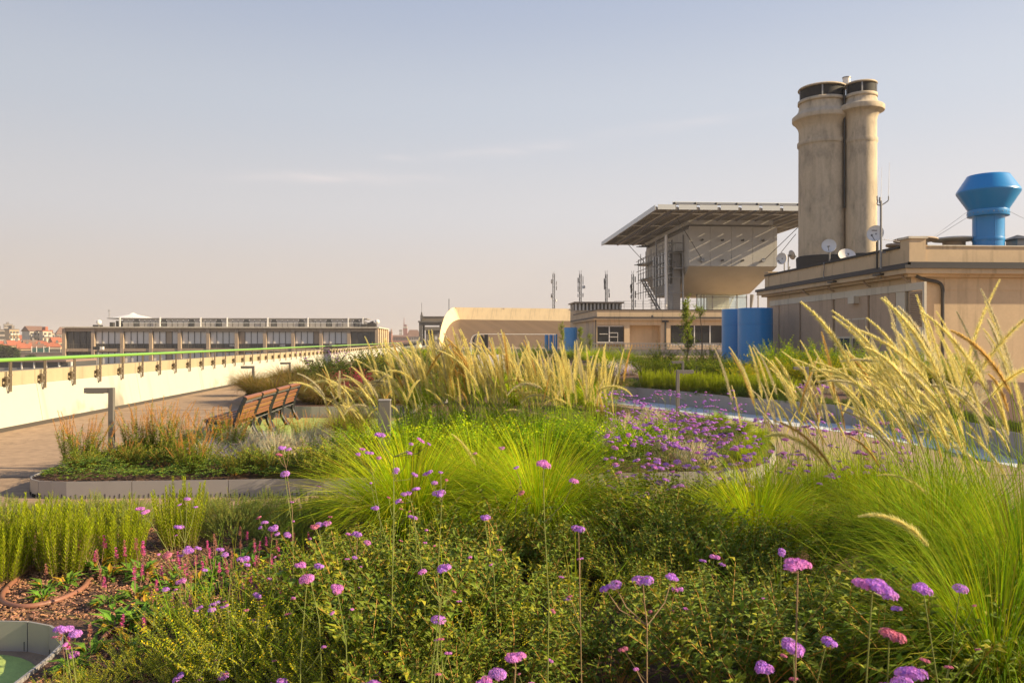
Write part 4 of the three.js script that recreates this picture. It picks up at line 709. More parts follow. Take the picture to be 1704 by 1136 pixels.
  part('netting', B(xAt(52, 390), xAt(81, 390), -24, yAt(578.5, 390, 70), -390, -390.3), M([0.03, 0.14, 0.12]), sc); part('pole', [52, 60, 72, 81].map((q) => rod(V3(xAt(q, 389), -24, -389), V3(xAt(q, 389), yAt(576, 389, 70), -389), 0.15, 4)), mat.blind, sc);
  const yard = thing('yard_wall', 'long brown yard wall below the houses', 'wall', [xAt(70, 360), -24, -360]); part('wall', B(xAt(25, 360), xAt(125, 360), -24, yAt(587, 360, 70), -360, -361), M([0.30, 0.22, 0.17], { map: T.blotch }), yard); part('coping', B(xAt(25, 360), xAt(125, 360), yAt(587, 360, 70), yAt(586, 360, 70), -359.8, -361.2), wallC[4], yard);
  // middle skyline between office building and pavilion
  block('dark long roofed hall on the skyline left of the pavilion', 'far_hall', 'building', 676, 700, 560, 700, 0.1, wallC[4], roofB, { floors: 2, cols: 6, rh: 6, hip: true, deep: 0.5 });
  block('reddish low factory behind the end of the handrail', 'far_hall', 'building', 650, 682, 560.5, 640, 0.1, M([0.30, 0.13, 0.10]), roofB, { floors: 1, cols: 8, rh: 1.5, deep: 0.4 });
  const tw = thing('brick_tower', 'tall red brick tower with pale band and spire on the skyline', 'tower', [xAt(674, 900), -24, -900]), X = (q) => xAt(q, 900), Y = (q) => yAt(q, 900);
  part('shaft', B(X(670.6), X(677.4), -24, Y(546), -900, -905), M([0.30, 0.10, 0.09]), tw); part('band', B(X(670.6), X(677.4), Y(545.9), Y(543.5), -899.8, -905), wallC[3], tw); part('head', B(X(671.2), X(676.5), Y(543.4), Y(540), -900, -905), M([0.25, 0.12, 0.13]), tw); part('spire', [B(X(671.2), X(672.6), Y(540), Y(536), -901, -903), rod(V3(X(672), Y(536), -902), V3(X(672), Y(529), -902), 0.35, 4)], M([0.25, 0.12, 0.13]), tw);
  const t2 = thing('lattice_tower', 'smaller grey tower just left of the brick tower', 'tower', [xAt(667, 880), -24, -880]); part('legs', [664.8, 667.5].map((q) => B(xAt(q, 880), xAt(q + 1.2, 880), -24, yAt(549.5, 880), -880, -882)), wallC[4], t2); part('head', B(xAt(664, 880), xAt(669.5, 880), yAt(551, 880), yAt(548.6, 880), -879.5, -882), wallC[4], t2); part('platform', B(xAt(664.4, 880), xAt(669, 880), yAt(556, 880), yAt(555, 880), -879.5, -882), wallC[4], t2);
  const ch = thing('church', 'small red brick church with pointed tower beside the office building', 'church', [xAt(646, 600), -24, -600]); part('nave', B(xAt(638, 600), xAt(651, 600), -24, yAt(556, 600), -600, -606), M([0.36, 0.16, 0.12]), ch); part('roof', [quad(V3(xAt(638, 600), yAt(556, 600), -600), V3(xAt(651, 600), yAt(556, 600), -600), V3(xAt(648, 600), yAt(551.5, 600), -603), V3(xAt(641, 600), yAt(551.5, 600), -603))], roofB, ch); part('spire', new THREE.ConeGeometry(1.2, 3.6, 6).translate(xAt(651, 600), yAt(550, 600), -600), roofB, ch); part('turret', cyl(xAt(651, 600), -24, yAt(554, 600), -600, 0.8, 8), M([0.36, 0.16, 0.12]), ch); part('ledge', B(xAt(638, 600), xAt(651.5, 600), yAt(554.4, 600), yAt(553.9, 600), -599.8, -600), wallC[1], ch);
}

// ================= PLANTS =================
class Buf {                                                  // loose triangles with a tint of their own (the plant's dye, not light)
  constructor() { this.p = []; this.c = []; }
  tri(a, b, c, t) { this.p.push(a.x, a.y, a.z, b.x, b.y, b.z, c.x, c.y, c.z); for (let i = 0; i < 3; i++) this.c.push(t[0], t[1], t[2]); }
  // strip along a curve: pts, half width function, side direction
  strip(pts, hw, side, t) {
    for (let i = 0; i + 1 < pts.length; i++) {
      const a = pts[i], b = pts[i + 1], wa = hw(i / (pts.length - 1)), wb = hw((i + 1) / (pts.length - 1));
      const al = a.clone().addScaledVector(side, wa), ar = a.clone().addScaledVector(side, -wa), bl = b.clone().addScaledVector(side, wb), br = b.clone().addScaledVector(side, -wb);
      if (wa > 1e-5) this.tri(al, ar, wb > 1e-5 ? br : b, t);
      if (wb > 1e-5) this.tri(al, br, bl, t);
    }
  }
  stem(pts, r0, r1, t, sides = 3) {
    const ring = (p, d, r) => { const u = Math.abs(d.y) > 0.9 ? V3(1, 0, 0) : V3(0, 1, 0), s = d.clone().cross(u).normalize(), q = s.clone().cross(d); return Array.from({ length: sides }, (_, k) => { const a = k / sides * 6.2832; return p.clone().addScaledVector(s, Math.cos(a) * r).addScaledVector(q, Math.sin(a) * r); }); };
    let prev = null;
    for (let i = 0; i < pts.length; i++) {
      const d = pts[Math.min(i + 1, pts.length - 1)].clone().sub(pts[Math.max(i - 1, 0)]).normalize(), R = ring(pts[i], d, lerp(r0, r1, i / (pts.length - 1)));
      if (prev) for (let k = 0; k < sides; k++) { const n = (k + 1) % sides; this.tri(prev[k], prev[n], R[n], t); this.tri(prev[k], R[n], R[k], t); }
      prev = R;
    }
  }
  leaf(base, dir, up, len, wid, t, fold = 0.25, droop = 0.2) {   // folded along the midrib, tip bending down
    const side = dir.clone().cross(up).normalize(), n = side.clone().cross(dir).normalize();
    const m = base.clone().addScaledVector(dir, len * 0.48), tip = base.clone().addScaledVector(dir, len).addScaledVector(n, -droop * len);
    const l = m.clone().addScaledVector(side, wid / 2).addScaledVector(n, fold * wid), r = m.clone().addScaledVector(side, -wid / 2).addScaledVector(n, fold * wid);
    this.tri(base, l, m, t); this.tri(base, m, r, t); this.tri(l, tip, m, t); this.tri(m, tip, r, t);
  }
  leaf2(base, dir, up, len, wid, t, fold = 0.2) {
    const side = dir.clone().cross(up).normalize(), n = side.clone().cross(dir).normalize(), m = base.clone().addScaledVector(dir, len * 0.45), tip = base.clone().addScaledVector(dir, len);
    const l = m.clone().addScaledVector(side, wid / 2).addScaledVector(n, fold * wid), r = m.clone().addScaledVector(side, -wid / 2).addScaledVector(n, fold * wid);
    this.tri(base, l, tip, t); this.tri(base, tip, r, t);
  }
  geo() {
    const g = new THREE.BufferGeometry();
    g.setAttribute('position', new THREE.Float32BufferAttribute(this.p, 3)); g.setAttribute('color', new THREE.Float32BufferAttribute(this.c, 3)); g.computeVertexNormals();
    return g;
  }
}
const tint = (r, v, warm = 0) => { const k = 1 + (r() - 0.5) * v, h = (r() - 0.5) * warm; return [k * (1 + h), k, k * (1 - h)]; };
const leafM = (c, o = {}) => MP(c[1] >= c[0] * 0.85 && c[2] < c[1] * 0.4 ? [c[0] * 0.78, c[1] * 0.90, c[2] * 0.65] : c.map((v) => v * 0.95), { vertexColors: true, roughness: 0.92, transmission: 0.38, thickness: 0, specularIntensity: 0.12, ...o });
const glossM = (c, o = {}) => M(c, { vertexColors: true, roughness: 0.42, ...o });
const stemM = (c) => M(c, { vertexColors: true, roughness: 0.75 });
const pm = (name, buf, m, parent, stuff) => { const q = live(new THREE.Mesh(buf.geo(), m)); q.name = name; if (stuff) q.userData.kind = 'stuff'; parent.add(q); return q; };
const proto = () => new THREE.Group();
function retint(root, map) { const c = root.clone(); c.traverse((o) => { if (o.isMesh && map[o.name]) o.material = map[o.name]; }); return c; }
function plant(p, name, label, category, x, y, w, scale = 1, turn = 0, group) {
  const o = p.clone(); o.name = numbered(name); o.position.set(x, y, -w); o.rotation.y = turn;
  Array.isArray(scale) ? o.scale.set(...scale) : o.scale.setScalar(scale);
  o.userData = { label, category }; if (group) o.userData.group = group;
  scene.add(o); return o;
}
const dirOf = (az, el) => V3(Math.cos(az) * Math.cos(el), Math.sin(el), Math.sin(az) * Math.cos(el));

// ---- grass tussock: arching blades
function tussock(seed, n, len, spread, wid, seg = 5) {
  const r = rngOf(seed), b = new Buf();
  for (let i = 0; i < n; i++) {
    const az = r() * 6.283, q = Math.sqrt(r()), L = len * (0.55 + 0.55 * r()), el0 = lerp(1.5, 0.85, q) + (r() - 0.5) * 0.25, bend = lerp(0.5, 1.5, q) * (0.5 + 0.8 * r()) * spread * (r() < 0.07 ? 2.2 : 1);
    const root = V3(Math.cos(az) * q * 0.11, 0, Math.sin(az) * q * 0.11), az2 = az + (r() - 0.5) * 0.9, side = V3(-Math.sin(az2), (r() - 0.5) * 0.8, Math.cos(az2)).normalize();
    const pts = [root]; let p = root.clone();
    for (let s = 1; s <= seg; s++) { const f = s / seg, el = el0 - bend * f * f * 1.35; p = p.clone().addScaledVector(dirOf(az2, el), L / seg); if (p.y < 0.01) p.y = 0.01; pts.push(p); }
    const w = wid * (0.35 + 1.3 * r() * r() + 0.3 * r()), dry = r() < 0.15, t = dry ? (r() < 0.6 ? [1.6, 1.1, 4] : [0.8, 0.5, 2.5]) : tint(r, 0.7, 0.6);
    b.strip(pts, (u) => w * (u < 0.25 ? 0.6 + 1.6 * u : 1 - ((u - 0.25) / 0.75) ** 1.5) * 0.5, side, t);
  }
  return b;
}
const grassM = leafM([0.57, 0.63, 0.014]), darkGrassM = leafM([0.36, 0.44, 0.014]);
const tus = [1, 2].map((s) => { const g = proto(); pm('blades', tussock(100 + s, 3400, 1.22, 0.85, 0.0060), grassM, g, true); return g; });
const tusFar = [1, 2].map((s) => { const g = proto(); pm('blades', tussock(110 + s, 1000, 1.22, 0.85, 0.013), grassM, g, true); return g; });
const shortT = [1, 2].map((s) => { const g = proto(); pm('blades', tussock(120 + s, 1700, 0.62, 0.9, 0.0042), leafM([0.25, 0.195, 0.035]), g, true); return g; });
const silverT = (() => { const g = proto(); pm('blades', tussock(131, 1500, 0.34, 1.0, 0.0030, 4), leafM([0.68, 0.63, 0.42], { transmission: 0.2 }), g, true); return g; })();

// ---- plumes: stalk and bottlebrush, several bends (leaning towards -x)
const plumeM = leafM([0.93, 0.86, 0.42], { transmission: 0.5 });
const plumeM3 = leafM([0.78, 0.72, 0.50], { transmission: 0.5 });
const plumeM2 = leafM([0.80, 0.60, 0.22], { transmission: 0.45 });
const stalkM = leafM([0.42, 0.46, 0.05], { transmission: 0.2 });
const plumeKinds = [[0.04, 0.30], [0.08, 0.55], [0.14, 0.85], [0.02, 0.12], [0.20, 1.15], [0.12, 1.75], [0.22, 2.5], [0.06, 0.42], [-0.04, -0.28]].flatMap((a) => [a]);
const plumeSet = (tall) => plumeKinds.map(([t0, t1], k) => {
  const r = rngOf(300 + k + (tall ? 50 : 0)), H = tall ? 1.72 : 1.24, PL = tall ? 0.50 : 0.44, n = 26, pts = []; let p = V3(0, 0, 0), th = t0 * 0.5;
  const wob = (r() - 0.5) * 0.25;
  for (let i = 0; i <= n; i++) { pts.push(p.clone()); const f = i / n; th = t0 + t1 * Math.pow(f, 2.6); p = p.clone().add(V3(-Math.sin(th), Math.cos(th), wob * f * f).multiplyScalar(H / n)); }
  const cut = Math.round(n * (1 - PL / H)), stalk = new Buf(), pl = new Buf();
  stalk.stem(pts.slice(0, cut + 2).filter((_, i) => i % 2 === 0 || i > cut - 1), 0.0028, 0.0018, [1, 1, 1], 4);
  for (let i = 0; i < 3; i++) { const a = r() * 6.28, h = 2 + Math.floor(r() * 7), q = pts[h], L = 0.35 + r() * 0.3, bl = [q]; let z = q.clone(), el = 1.25; for (let s = 0; s < 5; s++) { el -= 0.12 + r() * 0.2; z = z.clone().addScaledVector(dirOf(a, el), L / 5); bl.push(z); } stalk.strip(bl, (u) => 0.0028 * (1 - u ** 2), V3(-Math.sin(a), 0, Math.cos(a)), [0.8, 1.05, 0.7]); }
  const curvePts = new THREE.CatmullRomCurve3(pts.slice(cut)), env = (f) => (f < 0.12 ? 0.40 + f * 5 : 1 - 0.78 * Math.pow((f - 0.12) / 0.88, 1.7));
  const core = curvePts.getPoints(14); for (let i = 0; i + 1 < core.length; i++) pl.stem([core[i], core[i + 1]], 0.0030 * env(i / 14), 0.0030 * env((i + 1) / 14), [0.8, 0.75, 0.6], 5);
  for (let i = 0; i < 1500; i++) {
    const f = Math.pow(r(), 0.95), q = curvePts.getPoint(f), d = curvePts.getTangent(f), a = r() * 6.283, u = d.clone().cross(V3(0.3, 0.2, 1)).normalize(), v = u.clone().cross(d);
    const out = u.multiplyScalar(Math.cos(a)).addScaledVector(v, Math.sin(a)), L = (0.013 + 0.036 * r() * r() + 0.006) * env(f) * 1.12 * (k % 3 === 1 ? 0.8 : 1.05), dir = out.clone().multiplyScalar(0.55 + 0.6 * r()).addScaledVector(d, 0.75).normalize();
    const s = dir.clone().cross(d).normalize(), w = 0.0011 + 0.0007 * r(), b0 = q.clone().addScaledVector(out, 0.003), t = tint(r, 0.55, 0.2);
        pl.tri(b0.clone().addScaledVector(s, -w), b0.clone().addScaledVector(s, w), b0.clone().addScaledVector(dir, L), t);
  }
  return { stalk: stalk.geo(), plume: pl.geo(), tip: pts[n] };
});
const plumeTus = [1, 2].map((s) => tussock(140 + s, 700, 0.95, 0.6, 0.0042).geo());
const normalSet = plumeSet(false), tallSet = plumeSet(true);
function addPlume(t, kind, x, y, z, scale, turn, brown, tall) {    // places are relative to the clump
  const k = (tall ? tallSet : normalSet)[kind], a = live(new THREE.Mesh(k.stalk, stalkM)), b = live(new THREE.Mesh(k.plume, brown === 3 ? plumeM3 : brown ? plumeM2 : plumeM));
  a.name = 'stalk'; b.name = 'plume';
  for (const o of [a, b]) { o.position.set(x, y, z); o.scale.setScalar(scale); o.rotation.y = turn; t.add(o); }
}
const clumps = [];
function fountain(label, x, y, w, n, seed, o = {}) {
  const r = rngOf(seed), t = thing('fountain_grass', label, 'ornamental grass', [x, y, -w], 'straw plumed fountain grass clumps');
  const f = live(new THREE.Mesh(plumeTus[seed % 2], grassM)); f.name = 'blades'; f.userData.kind = 'stuff'; f.scale.setScalar(o.foliage ?? 0.8); f.rotation.y = r() * 6; t.add(f);
  const kinds = o.kinds ?? [0, 0, 1, 1, 7, 7, 3, 2, 2, 4];
  for (let i = 0; i < n * (o.more ?? 1.4); i++) {
    const a = r() * 6.283, q = Math.sqrt(r()) * (o.r ?? 0.3), s = (o.h ?? 1.15) * (0.54 + 0.54 * Math.pow(r(), 0.75));
    addPlume(t, kinds[Math.floor(r() * kinds.length)], Math.cos(a) * q, 0, Math.sin(a) * q, s, (r() - 0.5) * 1.5 + (o.turn ?? 0) + (r() < 0.09 ? 2.6 : 0), r() < 0.10 ? 1 : r() < 0.22 ? 3 : 0, o.tall);
  }
  return t;
}
// plume group in the middle bed
const soilM = midBed.y, soilN = nearBed.y;
[['leftmost fountain grass clump of the middle plume group, leaning over the bench side', -1.15, 9.9, 17, { h: 1.0, turn: -0.2, kinds: [1, 2, 4, 4, 5, 2, 7] }], ['fountain grass clump right behind the square grey bollard', -0.72, 10.2, 24, { h: 1.20, kinds: [0, 1, 2, 4, 5, 7, 6] }], ['fountain grass clump with upright plumes, right of the bollard', -0.22, 10.4, 25, { h: 1.22 }], ['tall fountain grass clump in the centre of the plume group', 0.3, 10.2, 27, { h: 1.25 }], ['dense fountain grass clump over the bright green tussocks', 0.8, 10.5, 27, { h: 1.2 }], ['fountain grass clump right of the group centre with one hooked plume', 1.3, 10.2, 25, { h: 1.18, kinds: [0, 1, 2, 3, 7, 7, 6] }], ['fountain grass clump at the right end of the middle plume group', 1.78, 10.6, 17, { h: 1.12, kinds: [0, 3, 3, 7, 8, 8, 1] }]].forEach(([l, x, w, n, o], i) => fountain(l, x, soilM, w, n, 400 + i, { r: 0.42, foliage: 0.75, more: 2.7, ...o }));
// big clumps at the right edge
[['tallest fountain grass clump cut by the right edge, plumes over the building wall', 3.05, 4.5, 36, { h: 1.03, tall: true, turn: -0.3, kinds: [1, 2, 2, 4, 7, 1, 4, 5], r: 0.42 }], ['fountain grass clump behind the tallest one at the right edge', 3.75, 5.6, 30, { h: 1.0, tall: true, turn: -0.1, kinds: [1, 2, 7, 2, 5, 4], r: 0.44 }], ['fountain grass clump before the louvre of the service building', 3.2, 5.9, 20, { h: 0.90, tall: true, turn: -0.1, kinds: [1, 2, 7, 0, 1], r: 0.38 }], ['looser fountain grass clump between the blue ducts and the right edge', 2.95, 6.4, 13, { h: 0.87, tall: true, kinds: [0, 1, 7, 1, 2], r: 0.40 }], ['sparse fountain grass clump leaning in front of the blue ducts', 2.50, 6.1, 8, { h: 0.86, tall: true, kinds: [0, 1, 7, 7, 2], r: 0.28 }]].forEach(([l, x, w, n, o], i) => fountain(l, x, soilN, w, n, 500 + i, { foliage: 0.95, more: 1.75, ...o }));
// single arching plumes that stand out
const lone = (label, pos, ...list) => { const t = thing('fountain_grass', label, 'ornamental grass', pos.slice(0, 3)); list.forEach(([k, dx, dz, s, turn, brown]) => addPlume(t, k, dx, 0, dz, s, turn, brown)); return t; };
lone('low arching straw plume over the foliage in front of the right grasses', [2.19, soilN, -3.3, 0], [5, 0, 0, 0.80, -0.1]);
lone('pair of long drooping plumes arching left over the asphalt at the right', [2.35, soilN, -4.5], [4, 0.05, 0, 1.0, -0.1, true], [5, 0.0, -0.1, 1.02, 0.15]);
lone('single straw plume dangling in front of the bright green tussocks', [0.24, soilN, -6.0], [2, 0, 0, 0.72, 0.1]);

// bright green tussocks
const darkTus = tus.map((b) => retint(b, { blades: darkGrassM }));
[['big bright green grass tussock in front of the bollard', -0.36, 6.0, [1.05, 0.9, 1.05], 0.4], ['big bright green grass tussock below the dense plume clump', 0.60, 5.95, [1.05, 0.9, 1.05], 2.1], ['green grass tussock squeezed between the two big ones', 0.16, 6.6, 0.82, 4.2], ['green grass tussock behind the verbena drift front', 2.15, 6.3, 0.46, 1.2], ['grass tussock rising among shrubs right of the verbena drift', 2.02, 5.3, 0.72, 3.3], ['grass tussock under the big plume clump at the right', 2.75, 4.4, 0.9, 5.0], ['dark green grass tussock spilling in from the lower right corner', 2.15, 3.05, 0.78, 0.8], ['grass tussock cut by the right edge below the plumes', 2.75, 3.7, 0.95, 2.6], ['fine grass tussock at the asphalt edge under the plumes', 3.3, 6.4, 0.7, 1.9]].forEach(([l, x, w, s, a], i) => plant(i > 4 && i < 8 ? darkTus[i % 2] : tus[i % 2], 'grass_tussock', l, 'ornamental grass', x, soilN, w, s, a, 'bright green grass tussocks'));

// ---- rosemary: upright wands of needles
function rosemary(seed, n, h, rad) {
  const r = rngOf(seed), g = proto(), f = new Buf(), st = new Buf();
  for (let i = 0; i < n; i++) {
    const a = r() * 6.283, q = Math.sqrt(r()), L = h * (0.55 + 0.5 * r()) * (1 - 0.25 * q), lean = 0.08 + 0.28 * q, root = V3(Math.cos(a) * q * rad * 0.75, 0, Math.sin(a) * q * rad * 0.75), d0 = V3(Math.cos(a) * lean, 1, Math.sin(a) * lean).normalize();
    const at2 = (u) => root.clone().addScaledVector(d0, u * L).add(V3(0, 0, 0).addScaledVector(V3(Math.cos(a), 0, Math.sin(a)), -0.05 * u * u * L));
    st.stem([at2(0), at2(0.5), at2(1)], 0.0025, 0.001, [1, 1, 1], 3);
    const m = Math.round(L / 0.0125);
    for (let k = Math.floor(m * 0.12); k <= m; k++) { const u = k / m, p = at2(u), top = smooth(0.75, 1, u);
      for (let j = 0; j < 4; j++) { const b = k * 2.4 + j * 1.57 + r() * 0.4, el = lerp(0.45, 1.05, u) + (r() - 0.5) * 0.4, dd = dirOf(b, el), l = (0.030 + 0.010 * r()) * (1 - 0.35 * top); f.leaf2(p, dd, V3(0, 1, 0.01), l, 0.0058, tint(r, 0.5, 0.25), 0.1); } }
  }
  pm('foliage', f, leafM([0.46, 0.47, 0.022], { transmission: 0.3 }), g, true); pm('stems', st, stemM([0.25, 0.18, 0.08]), g, true);
  return g;
}
const ros = [rosemary(201, 62, 0.50, 0.165), rosemary(202, 62, 0.47, 0.165)];
// ---- low rounded cushions (thyme, santolina): many short shoots
function cushion(seed, n, R, H, leafLen, leafW, upright = 0.5) {
  const r = rngOf(seed), f = new Buf();
  for (let i = 0; i < n; i++) {
    const a = r() * 6.283, e = Math.asin(r()), rr = (0.55 + 0.45 * Math.sqrt(r())) * (0.88 + 0.2 * Math.sin(a * 3 + seed) * Math.cos(e * 2)), c = V3(Math.cos(a) * Math.cos(e) * R * rr, Math.sin(e) * H * rr, Math.sin(a) * Math.cos(e) * R * rr);
    const d = V3(c.x / R, c.y / H * 0.6 + upright, c.z / R).add(V3((r() - 0.5) * 0.6, (r() - 0.5) * 0.3, (r() - 0.5) * 0.6)).normalize(), L = leafLen * 6, tw = r() * 6, col = tint(r, 0.4, 0.3);
    for (let k = 0; k < 9; k++) { const p = c.clone().addScaledVector(d, (k / 9) * L); for (let j = 0; j < 2; j++) { const b = tw + k * 1.6 + j * 3.14, q = dirOf(b, 0.5).addScaledVector(d, 0.7).normalize(); f.leaf2(p, q, d, leafLen * (1.1 - k * 0.05), leafW, [col[0] * (0.85 + 0.3 * r()), col[1] * (0.85 + 0.3 * r()), col[2]], 0.15); } }
  }
  return f;
}
const thymeM = leafM([0.40, 0.39, 0.12], { transmission: 0.25 }), silverM = leafM([0.70, 0.63, 0.42], { transmission: 0.2 });
const thymeFar = [214, 215].map((s) => { const g = proto(); pm('foliage', cushion(s, 330, 0.27, 0.27, 0.016, 0.009), thymeM, g, true); return g; });
const thyme = [211, 212].map((s) => { const g = proto(); pm('foliage', cushion(s, 950, 0.27, 0.27, 0.011, 0.005), thymeM, g, true); return g; });
const silver = [213].map((s) => { const g = proto(); pm('foliage', cushion(s, 560, 0.24, 0.30, 0.016, 0.006, 0.8), silverM, g, true); return g; });
// ---- twiggy shrub with small glossy opposite leaves
function shrub(seed, n, L0, rad, leafL, leafW, o = {}) {
  const r = rngOf(seed), g = proto(), f = new Buf(), st = new Buf();
  for (let i = 0; i < n; i++) {
    const a = r() * 6.283, q = Math.sqrt(r()), lean = (0.15 + 0.75 * q) * (o.lean ?? 1), L = L0 * (0.55 + 0.5 * r()), root = V3(Math.cos(a) * q * rad, 0, Math.sin(a) * q * rad), pts = [root]; let p = root.clone(), el = 1.5 - lean * 0.5; const aa = a + (r() - 0.5);
    const seg = 8; for (let s = 0; s < seg; s++) { el -= lean * 0.10 * (0.5 + r()); p = p.clone().addScaledVector(dirOf(aa + (r() - 0.5) * 0.5, el), L / seg); pts.push(p); }
    st.stem(pts.filter((_, k) => k % 2 === 0), 0.0032, 0.0014, tint(r, 0.4, 0.3), 3);
    const leaves = (P, from, gap, sc) => { const c = new THREE.CatmullRomCurve3(P), len = c.getLength(), m = Math.floor(len / gap);
      for (let k = Math.floor(m * from); k <= m; k++) { const u = k / m, b = c.getPoint(u), d = c.getTangent(u), s0 = d.clone().cross(k % 2 ? V3(0, 1, 0.2) : V3(0.9, 0.1, 0.4)).normalize();
        for (const sg of [1, -1]) { const dd = s0.clone().multiplyScalar(sg).addScaledVector(d, 0.55 + 0.3 * r()).add(V3(0, 0.15 + 0.3 * r(), 0)).normalize(), young = u > 0.85 && r() < 0.5; const t = tint(r, 0.55, 0.3); f.leaf(b, dd, V3(0.05, 1, 0.02), leafL * (0.7 + 0.5 * r()) * sc * (u > 0.9 ? 0.7 : 1), leafW * (0.8 + 0.4 * r()) * sc, young ? [t[0] * 1.9, t[1] * 1.35, t[2] * 0.9] : t, 0.22, 0.3); } } };
    leaves(pts, o.from ?? 0.25, o.gap ?? 0.024, 1);
    const tw = o.twigs ?? 3;
    for (let k = 0; k < tw; k++) { const s = 2 + Math.floor(r() * 6), b = pts[s], az = r() * 6.283; let z = b.clone(), e2 = 0.9; const P = [z]; const TL = L0 * (0.16 + 0.2 * r()); for (let j = 0; j < 4; j++) { z = z.clone().addScaledVector(dirOf(az, e2), TL / 4); e2 += (r() - 0.4) * 0.3; P.push(z); } st.stem([P[0], P[4]], 0.0018, 0.001, tint(r, 0.4, 0.3), 3); leaves(P, 0.1, o.gap ?? 0.024, 0.85); }
  }
  pm('foliage', f, o.leafMat, g, true); pm('twigs', st, o.stemMat, g, true);
  return g;
}
const orangeTwig = stemM([0.45, 0.23, 0.05]), brownTwig = stemM([0.17, 0.10, 0.05]), greenTwig = stemM([0.17, 0.19, 0.05]);
const leafy = [221, 222, 223].map((s) => shrub(s, 36, 0.62, 0.16, 0.052, 0.029, { gap: 0.034, leafMat: leafM([0.215, 0.26, 0.014], { transmission: 0.25, specularIntensity: 0.6, roughness: 0.75 }), stemMat: orangeTwig }));
const yellowFine = [231, 232].map((s) => shrub(s, 72, 0.36, 0.20, 0.015, 0.0072, { leafMat: leafM([0.56, 0.53, 0.035], { transmission: 0.3 }), stemMat: greenTwig, gap: 0.0135, lean: 0.8, twigs: 2, from: 0.2 }));
const bush = [241, 242].map((s) => shrub(s, 46, 1.0, 0.26, 0.070, 0.037, { leafMat: leafM([0.125, 0.165, 0.02], { transmission: 0.2, specularIntensity: 0.5, roughness: 0.75 }), stemMat: brownTwig, gap: 0.055, twigs: 4, from: 0.1, lean: 1.1 }));
const euony = [{ foliage: leafM([0.52, 0.48, 0.015], { transmission: 0.3 }) }, { foliage: leafM([0.22, 0.28, 0.02], { transmission: 0.25 }) }, { foliage: leafM([0.40, 0.50, 0.015], { transmission: 0.3 }) }];
const yellowBush = bush.map((b) => retint(b, euony[0])), midBush = bush.map((b) => retint(b, euony[1])), limeBush = bush.map((b) => retint(b, euony[2]));

const rp = rngOf(900);
const G = (px, py, y) => { const p = onY(px, py, y); return [p.x, -p.z]; };
// near rosemary row
[['rosemary bush cut by the left edge of the photo', 2, 968, 1.0], ['upright rosemary bush second from the left edge', 52, 945, 1.04], ['broad bright green rosemary bush beside the bent brown hose', 105, 958, 1.05], ['rosemary bush standing alone on the bark mulch', 200, 940, 0.95], ['rosemary bush behind the tall pink and purple flowers', 300, 912, 1.02]].forEach(([l, px, py, s], i) => { const [x, w] = G(px, py, soilN); plant(ros[i % 2], 'rosemary_bush', l, 'shrub', x, soilN, w, [s, s * 1.08, s], i * 1.3, 'rosemary bushes of the foreground bed'); });
[['thyme cushion at the left edge behind the rosemary', 10, 884, 0.95], ['thyme cushion between two rosemary bushes by the path', 85, 880, 0.9], ['grey green thyme cushion just left of the lone rosemary', 150, 882, 1.0], ['thyme cushion behind the lone rosemary bush', 215, 880, 0.9], ['large thyme cushion right of the flower covered rosemary', 388, 893, 1.15], ['thyme cushion at the path edge left of the large one', 340, 874, 0.9], ['thyme cushion at the path edge right of the large one', 445, 876, 1.0], ['thyme cushion touching the bright green tussock', 505, 890, 1.12], ['small thyme cushion at the end of the row by the path', 545, 868, 0.85], ['tiny thyme cushion in front of the row by the purple heads', 470, 905, 0.8]].forEach(([l, px, py, s], i) => { const [x, w] = G(px, py, soilN); plant(thyme[i % 2], 'thyme_cushion', l, 'shrub', x, soilN, w, s, i * 2.1, 'thyme cushions along the front path'); });
